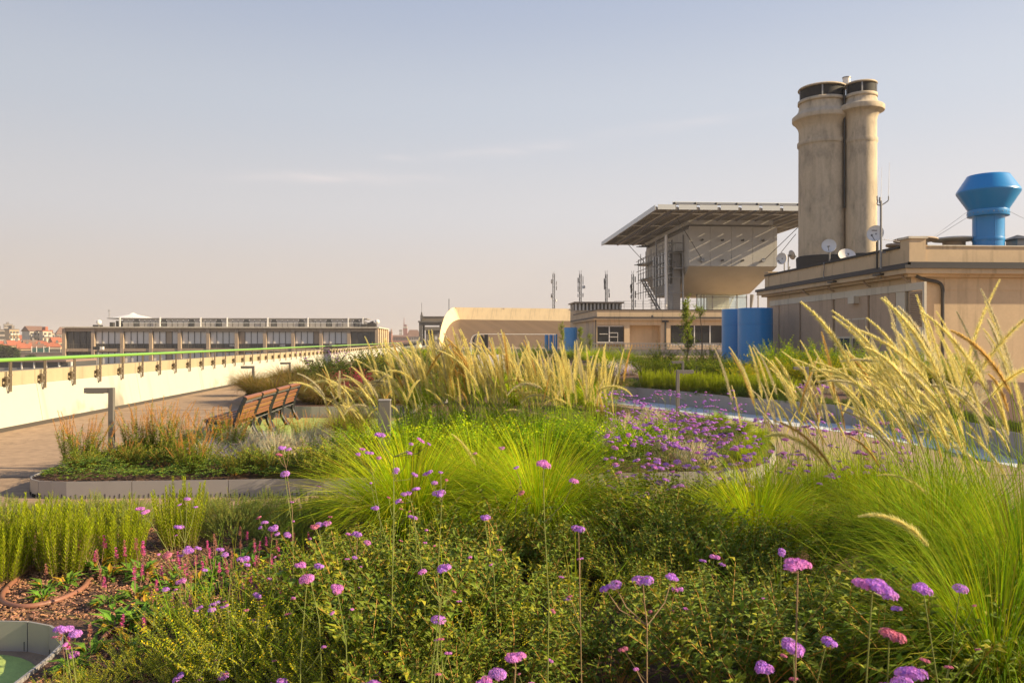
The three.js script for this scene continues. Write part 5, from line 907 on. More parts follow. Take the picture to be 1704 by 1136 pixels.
// foreground leafy shrubs
{
  const spots = [['leafy shrub with orange twigs in the lower middle', 640, 1085], ['leafy shrub under the first tall purple verbena of the middle', 560, 1030], ['leafy shrub just below the left green tussock', 660, 975], ['leafy shrub between the left tussock and the mulch', 575, 965], ['leafy shrub in front of the right tussock', 870, 975], ['dense leafy shrub in the centre foreground', 780, 1060], ['leafy shrub by the dark gap in the foreground', 930, 1090], ['leafy shrub below the four headed verbena', 1010, 1120], ['leafy shrub behind the four headed verbena', 1100, 1010], ['leafy shrub at the foot of the verbena drift', 1010, 960], ['tall twiggy shrub right of the right tussock', 1120, 940], ['leafy shrub between verbena drift and right grasses', 1240, 960], ['leafy shrub left of the arched verbena head', 1330, 1020], ['leafy shrub under the arched verbena head', 1440, 1060], ['leafy shrub below the low arching plume', 1500, 985], ['leafy shrub at the bottom edge left of the corner grass', 1400, 1150], ['leafy shrub at the bottom edge under the double verbena head', 1560, 1160], ['leafy shrub at the bottom edge right of the dark gap', 1210, 1150], ['leafy shrub before the tussock right of the drift', 1340, 930], ['leafy shrub at the bottom centre edge', 850, 1175], ['leafy shrub at the bottom edge left of centre', 700, 1180], ['leafy shrub peeping out below the gap of the two tussocks', 740, 955], ['low leafy shrub right of the lone purple head', 930, 945], ['leafy shrub behind the drooping pink verbena', 1190, 1060], ['leafy shrub before the planter wall under the drift', 1090, 858], ['leafy shrub by the planter wall right of the right tussock', 1035, 862], ['leafy shrub before the planter wall, right of the first', 1160, 862], ['leafy shrub before the right end of the planter wall', 1235, 872], ['leafy shrub at the bottom edge far right', 1640, 1120], ['leafy shrub hidden under the right tussock edge', 1060, 905]];
  spots.forEach(([l, px, py], i) => { const [x, w] = G(px, py + 25, soilN); plant(leafy[i % 3], 'leafy_shrub', l, 'shrub', x, soilN, w, 0.55 + 0.58 * rp(), rp() * 6.28, 'small leaved shrubs with orange twigs'); });
  const ys = [['yellow green fine leaved shrub at the notch rim', 225, 1105], ['low yellow green shrub at the bottom left edge', 165, 1140], ['fine leaved yellow shrub left of the low purple heads', 300, 1130], ['fine leaved yellow shrub under the slanting stems', 400, 1120], ['fine yellow green shrub beside the first leafy shrub', 490, 1125], ['fine yellow green shrub among pink spikes', 330, 1065], ['fine yellow green shrub below the purple trio', 455, 1065], ['fine yellow green shrub under the tussock shade', 620, 960], ['fine yellow shrub in front of the right tussock foot', 880, 935], ['fine yellow shrub left of the right tussock foot', 805, 935], ['fine yellow shrub in the bottom row by the dark stem', 555, 1150], ['fine yellow shrub between pink spikes and leafy shrub', 520, 1010], ['low fine yellow shrub at the lower left by the notch rim', 105, 1160], ['fine yellow shrub between the two big tussock feet', 760, 985], ['fine yellow shrub under the drift front', 1080, 975], ['fine yellow shrub near the tall flat verbena stem', 960, 1000], ['fine yellow shrub right of the globe shaped verbena', 800, 1110], ['fine yellow shrub before the right grasses', 1290, 1010], ['fine yellow shrub at the bottom under the arched verbena', 1420, 1120]];
  ys.forEach(([l, px, py], i) => { const [x, w] = G(px, py + 18, soilN); plant(yellowFine[i % 2], 'yellow_shrub', l, 'shrub', x, soilN, w, l.startsWith('low') ? 0.42 : px < 345 && py > 1090 ? 0.52 : 0.75 + 0.35 * rp(), rp() * 6.28, 'fine leaved yellow green shrubs'); });
}
// ---- sparse wispy grasses between the shrubs
{
  const ws = [1, 2, 3].map((q) => { const g = proto(); pm('blades', tussock(160 + q, 46, 0.80, 0.42, 0.0052, 6), leafM([0.30, 0.37, 0.02]), g, true); return g; });
  [['wispy grass stems left of the globe shaped verbena', 660, 1100], ['wispy grass stems below the flat topped verbena', 520, 1080], ['wispy grass stems at the bottom edge, lower left', 420, 1130], ['wispy grass among the verbena foursome stems', 380, 1040], ['wispy grass right of the broad triple verbena', 560, 1000], ['wispy grass before the gap of the two tussocks', 770, 1010], ['wispy grass at the bottom centre', 760, 1150], ['wispy grass right of the tall flat verbena', 960, 1060], ['wispy grass behind the four headed verbena', 1060, 990], ['wispy grass before the planter wall under the lamp', 1110, 880], ['wispy grass before the planter wall further right', 1200, 885], ['wispy grass by the planter wall next to the tussock', 1050, 885], ['wispy grass at the right end of the planter wall', 1275, 880], ['wispy grass before the rounded planter corner', 1225, 832], ['wispy grass right of the rounded planter corner', 1275, 830], ['wispy grass over the asphalt near the planter corner', 1325, 832], ['wispy grass before the planter wall left of its corner', 1165, 830], ['wispy grass under the drift', 1160, 960], ['wispy grass before the right shrubs', 1300, 1080], ['wispy grass between arched verbena and right grasses', 1520, 1060], ['wispy grass at the bottom left of the centre', 600, 1150], ['wispy grass at the edge of the yellow shrubs', 330, 1110]].forEach(([l, px, py], i) => { const [x, w] = G(px, py + 20, soilN); plant(ws[i % 3], 'wispy_grass', l, 'ornamental grass', x, soilN, w, 0.75 + 0.35 * rp(), rp() * 6.28, 'wispy grasses between the foreground shrubs'); });
}
// ---- pink spiked ground plants
{
  const make = (seed, spikes) => {
    const r = rngOf(seed), g = proto(), f = new Buf();
    for (let i = 0; i < 26; i++) { const a = r() * 6.283, el = 0.15 + r() * 0.9, d = dirOf(a, el), L = 0.045 + 0.05 * r(); f.leaf(V3(Math.cos(a) * 0.02, 0.01 + r() * 0.02, Math.sin(a) * 0.02), d, V3(0, 1, 0.01), L, L * 0.36, r() < 0.15 ? [3.2, 1.0, 0.7] : tint(r, 0.5, 0.25), 0.2, 0.35); }
    pm('leaves', f, leafM([0.18, 0.30, 0.025], { transmission: 0.25, specularIntensity: 0.5, roughness: 0.75 }), g, true);
    for (let k = 0; k < spikes; k++) {
      const s = new Buf(), x = (r() - 0.5) * 0.12, z = (r() - 0.5) * 0.12, h = 0.10 + 0.09 * r(), lx = (r() - 0.5) * 0.05, dry = r() < 0.25;
      s.stem([V3(x * 0.4, 0.01, z * 0.4), V3(x + lx, h, z)], 0.0016, 0.0014, [0.5, 1.2, 0.4], 3);
      for (let i = 0; i < 60; i++) { const u = r(), a = r() * 6.283, p = V3(x + lx * (0.6 + 0.4 * u), h - 0.016 + u * 0.058, z), q = dirOf(a, 0.3); s.leaf2(p, q, V3(0, 1, 0.01), 0.012 * (1.25 - 0.6 * u), 0.009, dry ? [0.75, 1.6, 0.5] : tint(r, 0.6, 0.3), 0.3); }
      pm('flower_spike', s, leafM([0.80, 0.19, 0.46], { transmission: 0.3 }), g);
    }
    return g;
  };
  const pk = [make(251, 1), make(252, 2), make(253, 3), make(254, 0)];
  const rr = rngOf(255), lab = ['rosette plant with one pink spike', 'rosette plant with two pink spikes', 'rosette plant with several pink spikes', 'flowerless green rosette plant'], seen = {};
  const zone = (px, py) => (py > 1075 ? 'at the rim of the green notch' : px < 130 ? 'inside the loop of the brown hose' : px < 250 ? (py < 985 ? 'right of the hose coupling' : py < 1030 ? 'on open mulch below the hose end' : 'beside the short hose piece') : px < 345 ? (py < 1010 ? 'below the lone rosemary bush' : 'between short hose and yellow shrubs') : px < 420 ? (py < 970 ? 'under the verbena foursome' : 'among the crossing verbena stems') : py < 950 ? 'in the dark hollow before the thyme' : 'at the edge of the yellow shrubs');
  const nth = ['', ', second', ', third', ', fourth', ', fifth', ', sixth', ', seventh', ', eighth', ', ninth', ', tenth', ', eleventh', ', twelfth'];
  const sp = (px, py, k, s) => { const [x, w] = G(px, py, soilN), key = lab[k] + ' ' + zone(px, py), n = seen[key] = (seen[key] ?? -1) + 1; plant(pk[k], 'rosette_plant', key + nth[n], 'flower', x, soilN, w, s ?? 1.1, rr() * 6, 'low rosette plants on the bark mulch'); };
  sp(75, 985, 0); sp(112, 978, 3, 1.2); sp(70, 1002, 3, 1); sp(182, 965, 2, 1.2); sp(215, 955, 1); sp(240, 972, 3); sp(225, 1000, 2, 1.2); sp(180, 1010, 1); sp(192, 1050, 3, 1.5); sp(232, 1045, 3, 1.4); sp(262, 1020, 1, 1.2); sp(290, 985, 2, 1.1); sp(330, 975, 2); sp(318, 1000, 0); sp(360, 988, 1); sp(402, 985, 2, 1.2); sp(430, 975, 0, 1.2); sp(385, 960, 0); sp(350, 945, 1); sp(400, 1020, 1, 1.2); sp(280, 1050, 3, 1.4); sp(310, 1035, 1); sp(425, 948, 2); sp(450, 930, 2); sp(410, 925, 1); sp(470, 955, 1); sp(505, 930, 2); sp(480, 915, 0); sp(540, 945, 3); sp(150, 1095, 0); sp(215, 1085, 2); sp(120, 1120, 1); sp(448, 1010, 2, 1.2); sp(375, 1045, 3, 1.3);
  for (let i = 0; i < 20; i++) sp(150 + 380 * rr(), 930 + 130 * rr(), [0, 1, 2, 3, 2][i % 5], 1.0 + 0.5 * rr());
}
// ---- bark mulch chips and the irrigation hose
{
  const rr = rngOf(260), n = 34000, g = new THREE.BoxGeometry(0.014, 0.003, 0.006), im = new THREE.InstancedMesh(g, M([0.36, 0.19, 0.115], { roughness: 0.9 }), n), m = new THREE.Matrix4(), q = new THREE.Quaternion(), e = new THREE.Euler(), c = new THREE.Color();
  for (let i = 0; i < n; i++) {
    let x, w; do { x = -4.2 + 3.9 * rr(); w = 2.6 + 4.3 * rr(); } while (!inPoly(nearBed.poly, x, w) || (x < -1.89 && w < 4.44 && w > 2.2));
    e.set((rr() - 0.5) * 0.9, rr() * 6.28, (rr() - 0.5) * 0.9); q.setFromEuler(e); const s = 0.5 + rr() * 1.1;
    m.compose(V3(x, soilN + 0.004 + rr() * 0.008, -w), q, V3(s, s, s)); im.setMatrixAt(i, m); const k = 0.4 + 1.2 * rr(); im.setColorAt(i, c.setRGB(k, k * (0.85 + 0.25 * rr()), k * (0.7 + 0.4 * rr())));
  }
  im.name = numbered('bark_mulch'); im.userData = { kind: 'stuff', label: 'brown bark mulch covering the soil of the foreground bed', category: 'mulch' }; live(im); scene.add(im);
  const hz = (px, py, y = 0.014) => { const p = onY(px, py, soilN + y); return p; };
  const h = thing('irrigation_hose', 'brown rubber irrigation hose bent in a loop on the mulch', 'hose', [-2.6, soilN, -4.6]);
  part('hose', tube([hz(60, 938), hz(42, 950), hz(14, 975), hz(2, 992), hz(10, 1004), hz(45, 1009), hz(90, 1000), hz(130, 983), hz(152, 962), hz(172, 936)], 0.016, 60, 8), mat.hose, h, true);
  part('coupling', [rod(hz(141, 974), hz(146, 967), 0.017, 8)], mat.hose, h);
  const h2 = thing('irrigation_hose', 'short piece of brown hose showing among the rosettes', 'hose', [-1.7, soilN, -4.2]);
  part('hose', tube([hz(160, 1082), hz(180, 1052, 0.03), hz(205, 1042, 0.02), hz(250, 1030)], 0.012, 24, 8), mat.hose, h2, true);
}

// ---------- middle bed ----------
{
  const rr = rngOf(700);
  // plants that fill the back of the middle bed
  [[720, 18.5, 0], [790, 19, 1], [860, 18.2, 0], [930, 19.5, 1], [760, 21.5, 1], [830, 22, 0], [900, 21.5, 1], [870, 25, 0], [820, 27, 1], [905, 27.5, 0], [950, 17.5, 1], [985, 16.8, 0], [700, 17.2, 1]].forEach(([px, w, k], i) => plant(i % 3 === 2 ? tusFar[k] : midBush[k], i % 3 === 2 ? 'grass_tussock' : 'green_shrub', `${i % 3 === 2 ? 'grass tussock' : 'mid green shrub'} filling the bed ${['behind the bollard plumes', 'behind the upright plumes', 'behind the plume group centre', 'behind the dense plume clump', 'further back behind the upright plumes', 'further back behind the centre plumes', 'before the white planter box', 'right of the white planter box', 'at the white planter box', 'near the end of the middle planter', 'behind the hooked plume', 'behind the right end of the plumes', 'behind the leftmost plumes'][i]}`, i % 3 === 2 ? 'ornamental grass' : 'shrub', xAt(px, w), 0.16, w, i % 3 === 2 ? 0.8 : 0.82, i * 1.9, i % 3 === 2 ? 'far grass tussocks' : 'mid green shrubs of the back beds'));
  // creeping ground cover with three part leaves
  const cover = (name, label, n, seed, test, y, leafL, m, h) => {
    const r = rngOf(seed), b = new Buf();
    for (let i = 0; i < n; i++) { const q = test(r); if (!q) continue; const [x, w] = q, hh = h * (0.3 + 0.7 * r()) * (0.55 + 0.45 * Math.sin(x * 5.1 + seed) * Math.sin(w * 4.3)), c = V3(x, y + hh, -w), a = r() * 6.283, t = tint(r, 0.6, 0.35);
      for (let k = 0; k < 3; k++) { const d = dirOf(a + k * 2.1, 0.15 + 0.5 * r()); b.leaf(c, d, V3(0, 1, 0.01), leafL * (0.7 + 0.5 * r()), leafL * 0.65, r() < 0.04 ? [2.5, 1.1, 0.6] : t, 0.18, 0.25); } }
    const q = pm(numbered(name), b, m, scene, true); q.userData.label = label; q.userData.category = 'ground cover'; return q;
  };
  const pick = (x0, x1, w0, w1, poly) => (r) => { for (let k = 0; k < 8; k++) { const x = lerp(x0, x1, r()), w = lerp(w0, w1, r()); if (inPoly(poly, x, w) && inPoly(poly, x - 0.06, w - 0.05) && inPoly(poly, x + 0.05, w - 0.06)) return [x, w]; } return null; };
  const coverM = leafM([0.17, 0.235, 0.028], { transmission: 0.2, specularIntensity: 0.4, roughness: 0.8 });
  cover('ground_cover', 'dark green creeping ground cover in the left part of the low planter', 7500, 701, pick(-4.6, -0.8, 8.62, 11.2, midBed.poly), soilM, 0.036, coverM, 0.2);
  cover('ground_cover', 'green undergrowth between plumes and verbenas in the middle planter', 7500, 702, pick(-0.9, 4.6, 8.7, 15.5, midBed.poly), soilM, 0.045, coverM, 0.26);
  cover('ground_cover', 'undergrowth filling the gaps between the foreground shrubs', 1500, 703, (r) => { for (let k = 0; k < 8; k++) { const x = lerp(-1.5, 4.0, r()), w = lerp(1.6, 7.1, r()); if (x > -1.9 + (w - 3.4) * 0.42 && inPoly(nearBed.poly, x, w)) return [x, w]; } return null; }, soilN, 0.036, leafM([0.20, 0.225, 0.018], { transmission: 0.25, specularIntensity: 0.4, roughness: 0.8 }), 0.14);
  // upright plants with rusty seed heads
  const seedy = (seed, n, H) => {
    const r = rngOf(seed), g = proto(), f = new Buf(), st = new Buf(), sd = new Buf();
    for (let i = 0; i < n; i++) {
      const a = r() * 6.283, q = Math.sqrt(r()) * 0.16, L = H * (0.5 + 0.55 * r()), b0 = V3(Math.cos(a) * q, 0, Math.sin(a) * q), d = V3(Math.cos(a) * 0.5 * r(), 1, Math.sin(a) * 0.5 * r()).normalize(), bx = (r() - 0.5) * 0.3, bz = (r() - 0.5) * 0.3, P = (u) => b0.clone().addScaledVector(d, u * L).add(V3(bx * u * u * L, 0, bz * u * u * L));
      st.stem([P(0), P(0.5), P(1)], 0.003, 0.0015, [1, 1, 1], 3);
      const head = r() < 0.7 ? 0.58 + 0.15 * r() : 0.92;
      for (let k = 0; k < L / 0.012; k++) { const u = k * 0.012 / L, p = P(u), az = r() * 6.283;
        if (u < head) { for (let j = 0; j < 2; j++) if (r() < 0.75) f.leaf2(p, dirOf(az + j * 3.1, r() * 0.5 - 0.1), V3(0, 1, 0.01), 0.046 * (1.1 - 0.5 * u), 0.019, tint(r, 0.5, 0.3), 0.2); }
        else for (let j = 0; j < 2; j++) sd.leaf2(p, dirOf(az + j * 3.1, 0.35), V3(0, 1, 0.01), 0.020 * (1.35 - 0.6 * u), 0.015, tint(r, 0.6, 0.3), 0.3); }
    }
    pm('leaves', f, leafM([0.32, 0.38, 0.025], { transmission: 0.25 }), g, true); pm('stems', st, stemM([0.30, 0.20, 0.06]), g, true); pm('seed_heads', sd, leafM([0.80, 0.40, 0.09], { transmission: 0.3 }), g, true);
    return g;
  };
  const sd = [seedy(711, 38, 0.60), seedy(712, 44, 0.70), seedy(713, 28, 0.48)];
  [['rusty seed head plant at the left end of the low planter', 128, 770, 0, 1.05], ['short seed head plant left of the tall path lamp', 152, 768, 2, 1.0], ['rusty seed head plant just right of the tall path lamp', 232, 758, 1, 0.95], ['tallest rusty seed head plant in the low planter', 265, 756, 1, 1.05], ['broad rusty seed head plant before the bench', 300, 762, 0, 1.1], ['rusty seed head plant leaning over the planter rim', 318, 785, 0, 0.85], ['seed head plant left of the silver tufts', 372, 758, 2, 1.35], ['green seed head plant in front of the bench end', 385, 748, 1, 0.85], ['orange seed head plant between the benches and the purple pair', 455, 738, 2, 1.0], ['lone rusty seed head plant before the bench legs', 505, 740, 1, 0.7], ['small seed head plant at the rim under the first lamp', 205, 775, 2, 0.7]].forEach(([l, px, py, k, s], i) => { const [x, w] = G(px, py, soilM); plant(sd[k], 'seed_head_plant', l, 'perennial', x, soilM, w, s, i * 1.7, 'upright plants with rusty seed heads'); });
  [['pale silver grass tuft left of the green seed head plant', 345, 768, 1.1], ['silver grass tuft in front of the bench seat', 410, 765, 1.0], ['silver grass tuft below the bench legs', 448, 752, 1.2], ['silver grass tuft near the purple pair', 520, 750, 1.1], ['silver grass tuft touching the left plumes', 545, 742, 1.0], ['silver grass tuft behind the first silver one', 372, 745, 0.9]].forEach(([l, px, py, s], i) => { const [x, w] = G(px, py, soilM); plant(silverT, 'silver_grass', l, 'ornamental grass', x, soilM, w, s, i, 'silver grass tufts'); });
  [['silver cushion in front of the bench', 430, 765, 1.0], ['silver cushion right of the bench feet', 490, 768, 1.1], ['grey cushion below the left plumes', 555, 768, 1.15], ['silver cushion between the bench and the seed heads', 400, 752, 1.1], ['silver cushion at the bench feet, right end', 525, 758, 1.15], ['silver cushion in the middle of the silver patch', 462, 772, 1.15], ['silver cushion at the foot of the bollard', 690, 755, 1.0], ['grey cushion right of the plume group', 1040, 735, 1.2], ['silver cushion among the first verbenas', 1015, 760, 1.2], ['silver cushion behind the verbena lamp', 1085, 715, 1.1], ['silver cushion in the verbena drift', 1110, 765, 1.0], ['silver cushion near the planter front in the drift', 1160, 780, 1.0]].forEach(([l, px, py, s], i) => { const [x, w] = G(px, py, soilM); plant(silver[0], 'silver_cushion', l, 'shrub', x, soilM, w, s, i * 1.9, 'silver leaved cushions of the middle planter'); });
  [['green grass tuft at the right tip of the verbena drift', 4.35, 11.2, 0.29], ['green grass tuft right of the drift tip, nearest the asphalt', 4.5, 12.4, 0.29], ['green grass tuft before the drift tip', 3.85, 10.2, 0.29], ['green grass tuft at the rear of the drift tip', 4.5, 13.6, 0.29], ['green grass tuft at the planter corner under the plumes', 3.4, 9.35, 0.29]].forEach(([l, x, w, s], i) => plant(tus[i % 2], 'grass_tussock', l, 'ornamental grass', x, soilM, w, s, i * 1.7, 'bright green grass tussocks'));
  // lime green leafy mounds in front of the plumes
  const lime = leafy.map((b) => retint(b, { foliage: leafM([0.36, 0.50, 0.015], { transmission: 0.3 }), twigs: greenTwig }));
  [['lime green mound right of the bollard', 688, 760, 1.05], ['lime green mound left of the bollard', 612, 758, 1.0], ['lime green mound under the first upright plumes', 740, 762, 1.05], ['lime green mound under the group centre', 800, 760, 1.1], ['lime green mound behind the right tussock', 870, 758, 1.1], ['lime green mound below the hooked plume', 935, 760, 1.1], ['lime green mound at the right end of the plumes', 990, 762, 1.0], ['lime green mound in the verbena drift', 1075, 745, 0.95], ['lime green mound beside the verbena lamp', 1100, 735, 0.7]].forEach(([l, px, py, s], i) => { const [x, w] = G(px, py + 20, soilM); plant(lime[i % 3], 'lime_shrub', l, 'shrub', x, soilM, w, s, i * 2.3, 'lime green leafy mounds'); });
  [['green leafy mound under the left plumes', 575, 790, 0.85], ['green leafy shrub at the planter rim by the left tussock', 545, 800, 0.7], ['low leafy bush at the foot of the seed heads by the lamp', 215, 778, 0.5], ['low leafy bush under the tallest seed heads', 275, 775, 0.62], ['low leafy bush right of the broad seed head plant', 335, 780, 0.55], ['low leafy bush below the silver tufts', 395, 790, 0.55], ['low leafy bush left of the rim verbena', 445, 785, 0.6], ['low leafy bush right of the rim verbena', 500, 790, 0.6], ['low leafy bush at the left end seed heads', 140, 785, 0.45]].forEach(([l, px, py, s], i) => { const [x, w] = G(px, py, soilM); plant(leafy[i % 3], 'leafy_shrub', l, 'shrub', x, soilM, w, s, i, 'small leaved shrubs with orange twigs'); });
  [['fine green grass left of the plume group by the bench planter', 560, 735, 1.0], ['bronze grass tuft between bench and plumes', 590, 722, 1.1], ['bronze grass at the right end of the plume group', 1010, 705, 1.0]].forEach(([l, px, py, s], i) => { const [x, w] = G(px, py, soilM); plant(shortT[i % 2], 'bronze_grass', l, 'ornamental grass', x, soilM, w, s, i * 1.1, 'bronze grass tufts'); });
}
// ---------- beds further back ----------
{
  const P = (pr, name, cat, group) => (label, px, pyBase, w, s, turn = 0, y = 0.2) => plant(pr, name, label, cat, xAt(px, w), y, w, s, turn, group);
  const br = [P(shortT[0], 'bronze_grass', 'ornamental grass', 'bronze grass tufts'), P(shortT[1], 'bronze_grass', 'ornamental grass', 'bronze grass tufts')];
  [['bronze grass at the corner behind the nearer bench end', 425, 21.5, 1.5], ['bronze grass behind the top of the nearer bench', 455, 20.5, 1.5], ['bronze grass left of the second path lamp', 412, 24, 1.4], ['bronze grass above the bench backs', 485, 22, 1.6], ['bronze grass just right of the farther bench end', 515, 19, 1.5], ['dark bronze grass at the grey planter corner', 535, 18.2, 1.2], ['bronze grass before the pink flowers', 560, 18.6, 1.2], ['bronze grass below the dark shrubs', 540, 21, 1.5], ['bronze grass below the pink flowers', 600, 18.2, 1.1], ['bronze grass behind the left plumes', 640, 18.4, 1.3], ['tall bronze grass along the track by the third lamp', 470, 27, 1.6], ['bronze grass beneath the fourth lamp', 500, 30, 1.6], ['bronze grass deep behind the bollard', 680, 19, 1.4], ['reddish grass behind the middle plumes', 745, 21, 1.4], ['reddish bronze grass right behind the centre plumes', 790, 24, 1.4]].forEach(([l, px, w, s], i) => br[i % 2](l, px, 0, w, [s, s * 0.9, s], i * 1.4));
  const dk = bush.map((b) => P(b, 'dark_shrub', 'shrub', 'dark green shrubs behind the benches'));
  [['dark green shrub left of the left plumes, lowest of its group', 530, 23, 1.0], ['dark green shrub above the pink flowers', 570, 24, 1.15], ['big dark green shrub before the far end of the wall', 605, 25, 1.25], ['dark green shrub behind the arching left plumes', 645, 24, 1.2], ['dark green shrub behind the bollard plumes', 680, 26, 1.25], ['shrub at the far left of the dark group by the cream wall', 545, 28, 1.2], ['dark shrub at the back behind the yellow tips', 625, 30, 1.3], ['dark green shrub behind the upright plumes', 720, 25, 1.0], ['dark shrub low behind the group centre', 770, 27, 0.9], ['dark shrub behind the right half of the plumes', 850, 24, 0.95], ['dark shrub behind the dense plume clump', 905, 22, 0.95], ['dark green shrub right behind the hooked plume', 950, 25, 0.95]].forEach(([l, px, w, s], i) => dk[i % 2](l, px, 0, w, s, i * 1.7));
  const yl = yellowBush.map((b) => P(b, 'yellow_shrub', 'shrub', 'yellow leaved shrubs of the back beds'));
  yl[0]('yellow leaved shrub tip between the dark shrubs by the wall', 655, 0, 27.5, 1.32, 1); yl[1]('yellow leaved shrub beside the dark one near the wall end', 632, 0, 28.5, 1.2, 2);
  const mdA = midBush.map((b) => P(b, 'green_shrub', 'shrub', 'mid green shrubs of the back beds'));
  const lmA = limeBush.map((b) => P(b, 'lime_shrub', 'shrub', 'lime green shrubs of the back beds'));
  const tsA = tusFar.map((b) => P(b, 'grass_tussock', 'ornamental grass', 'far grass tussocks'));
  // centre distance
  [[700, 36, 1.2], [735, 40, 1.25], [770, 46, 1.2], [805, 42, 1.1], [690, 48, 1.3], [840, 50, 1.2], [870, 44, 1.2], [900, 58, 1.35], [885, 64, 1.5], [930, 48, 1.2], [960, 54, 1.3]].forEach(([px, w, s], i) => mdA[i % 2](['green shrub before the dark pavilion', 'green shrub below the left end of the cream rim', 'green shrub under the white rail curve', 'shrub below the dark ring frame', 'shrub at the end of the handrail', 'green shrub below the middle of the banked slope', 'green shrub above the right plumes', 'round dark shrub left of the short blue ducts', 'round shrub under the short blue ducts', 'green shrub before the distant blue duct', 'green shrub right of the distant blue duct'][i], px, 0, w, s, i * 1.3, 0.05));
  [[715, 52, 0.95], [755, 58, 1.0], [790, 66, 1.0], [830, 70, 1.05], [860, 60, 0.9], [660, 56, 1.0], [680, 66, 1.05], [710, 75, 1.1], [945, 64, 1.0], [985, 52, 1.15], [1010, 46, 1.25], [1040, 50, 1.2], [1020, 38, 1.0], [1060, 42, 1.0], [1000, 62, 1.1]].forEach(([px, w, s], i) => tsA[i % 2](['yellow grass before the pavilion door', 'yellow grass under the rim corner', 'yellow grass below the white rail', 'yellow grass under the brown slope', 'yellow grass tuft above the right plumes', 'grass tuft at the last railing posts', 'grass tuft behind the wall end', 'far grass tuft before the pavilion', 'grass tuft by the distant blue duct', 'broad grass mound before the low service block', 'yellow feathery grass mound left of the white flowers', 'yellow grass mound before the grey fence', 'feathery grass above the white flowers', 'grass mound left of the round dark shrub', 'far grass mound at the block corner'][i], px, 0, w, [s * 1.3, s * 1.05, s * 1.3], i * 1.1, 0.05));
  // right bed: cushions on the rim, rosemary hedge, shrubs
  const rbY = rightBed.y;
  const thy = thymeFar.map((b) => retint(b, { foliage: leafM([0.17, 0.21, 0.05], { transmission: 0.2 }) })).map((b) => P(b, 'creeping_thyme', 'shrub', 'creeping thyme along the right planter rim'));
  let k = 0;
  const thyN = ['first', 'second', 'third', 'fourth', 'fifth', 'sixth', 'seventh', 'eighth', 'ninth', 'tenth', 'eleventh', 'twelfth', 'thirteenth', 'fourteenth', 'fifteenth', 'sixteenth', 'seventeenth', 'eighteenth', 'nineteenth', 'twentieth'];
  const along = new THREE.CatmullRomCurve3(rb.map(([x, w]) => V3(x, 0, w)));
  for (let u = 0.10; u < 0.995; u += 0.034, k++) { const p = along.getPoint(u), d = along.getTangent(u); thy[k % 2](`${thyN[k % 20]} dark green creeping thyme cushion on the right planter rim${k > 19 ? ' counted after the twentieth' : ' from its left end'}`, 0, 0, p.z + 0.5, 1, k * 1.9, rbY - 0.04).position.set(p.x + 0.30 + 0.12 * Math.sin(k * 3), rbY - 0.03, -(p.z + 0.16)); scene.children[scene.children.length - 1].scale.set(1.15 + 0.25 * Math.sin(k * 5), 0.75 + 0.25 * Math.sin(k * 7), 1.2); }
  const roA = ros.map((b) => P(b, 'rosemary_bush', 'shrub', 'rosemary hedge in the right bed'));
  for (let i = 0; i < 26; i++) { const px = 1078 + (i % 13) * 19.5, row = i < 13 ? 0 : 1, p = onY(px, lerp(651, 672, (i % 13) / 12), rbY), w = -p.z + 1.2 + row * 0.9; roA[i % 2](`${['first', 'second', 'third', 'fourth', 'fifth', 'sixth', 'seventh', 'eighth', 'ninth', 'tenth', 'eleventh', 'twelfth', 'last'][i % 13]} rosemary bush from the left in the ${row ? 'rear' : 'front'} row of the right hedge`, px + row * 9, 0, w, 1.25 - 0.15 * row + 0.08 * Math.sin(i * 4), i, rbY); }
  [[1000, 27, 0.85], [1085, 26, 1.0], [1110, 27, 0.95], [1165, 26.5, 0.9], [1195, 28, 0.95], [1060, 31, 0.9], [1140, 31, 0.95], [1225, 30, 0.85], [1180, 36, 1.15], [1100, 38, 1.2], [1205, 26, 0.8]].forEach(([px, w, s], i) => mdA[i % 2](['dark low shrub left of the white flowers', 'round green shrub above the left end of the hedge', 'green shrub left of the rear path lamp', 'green shrub right of the rear path lamp', 'green shrub before the young tree trunk', 'green shrub behind the white flowers', 'shrub at the foot of the young tree', 'green shrub under the blue ducts', 'shrub before the shop windows', 'shrub before the alcove of the low block', 'green shrub over the middle of the hedge'][i], px, 0, w, s, i * 1.9, rbY - 0.05));
  [[1235, 22.5, 0.8], [1262, 23.5, 0.85], [1290, 24, 0.95], [1325, 24, 0.95], [1355, 23, 0.9], [1390, 23.5, 1.0], [1425, 22.5, 0.95], [1460, 23, 0.9], [1500, 22, 0.95], [1540, 21, 0.9], [1270, 19.5, 0.6], [1580, 20.5, 0.95]].forEach(([px, w, s], i) => yl[i % 2](['yellow leaved shrub under the left blue duct', 'yellow leaved shrub under the large blue duct', 'yellow leaved shrub at the right edge of the large duct', 'yellow shrub before the first tan wall panel', 'yellow shrub behind the plume seen path lamp', 'yellow shrub below the building windows', 'yellow shrub left of the louvre', 'yellow shrub under the louvre', 'yellow shrub under the downpipe', 'yellow shrub behind the thick plumes', 'small yellow shrub at the hedge end', 'yellow shrub behind the tallest plumes'][i], px, 0, w, s, i * 1.3, rbY - 0.05));
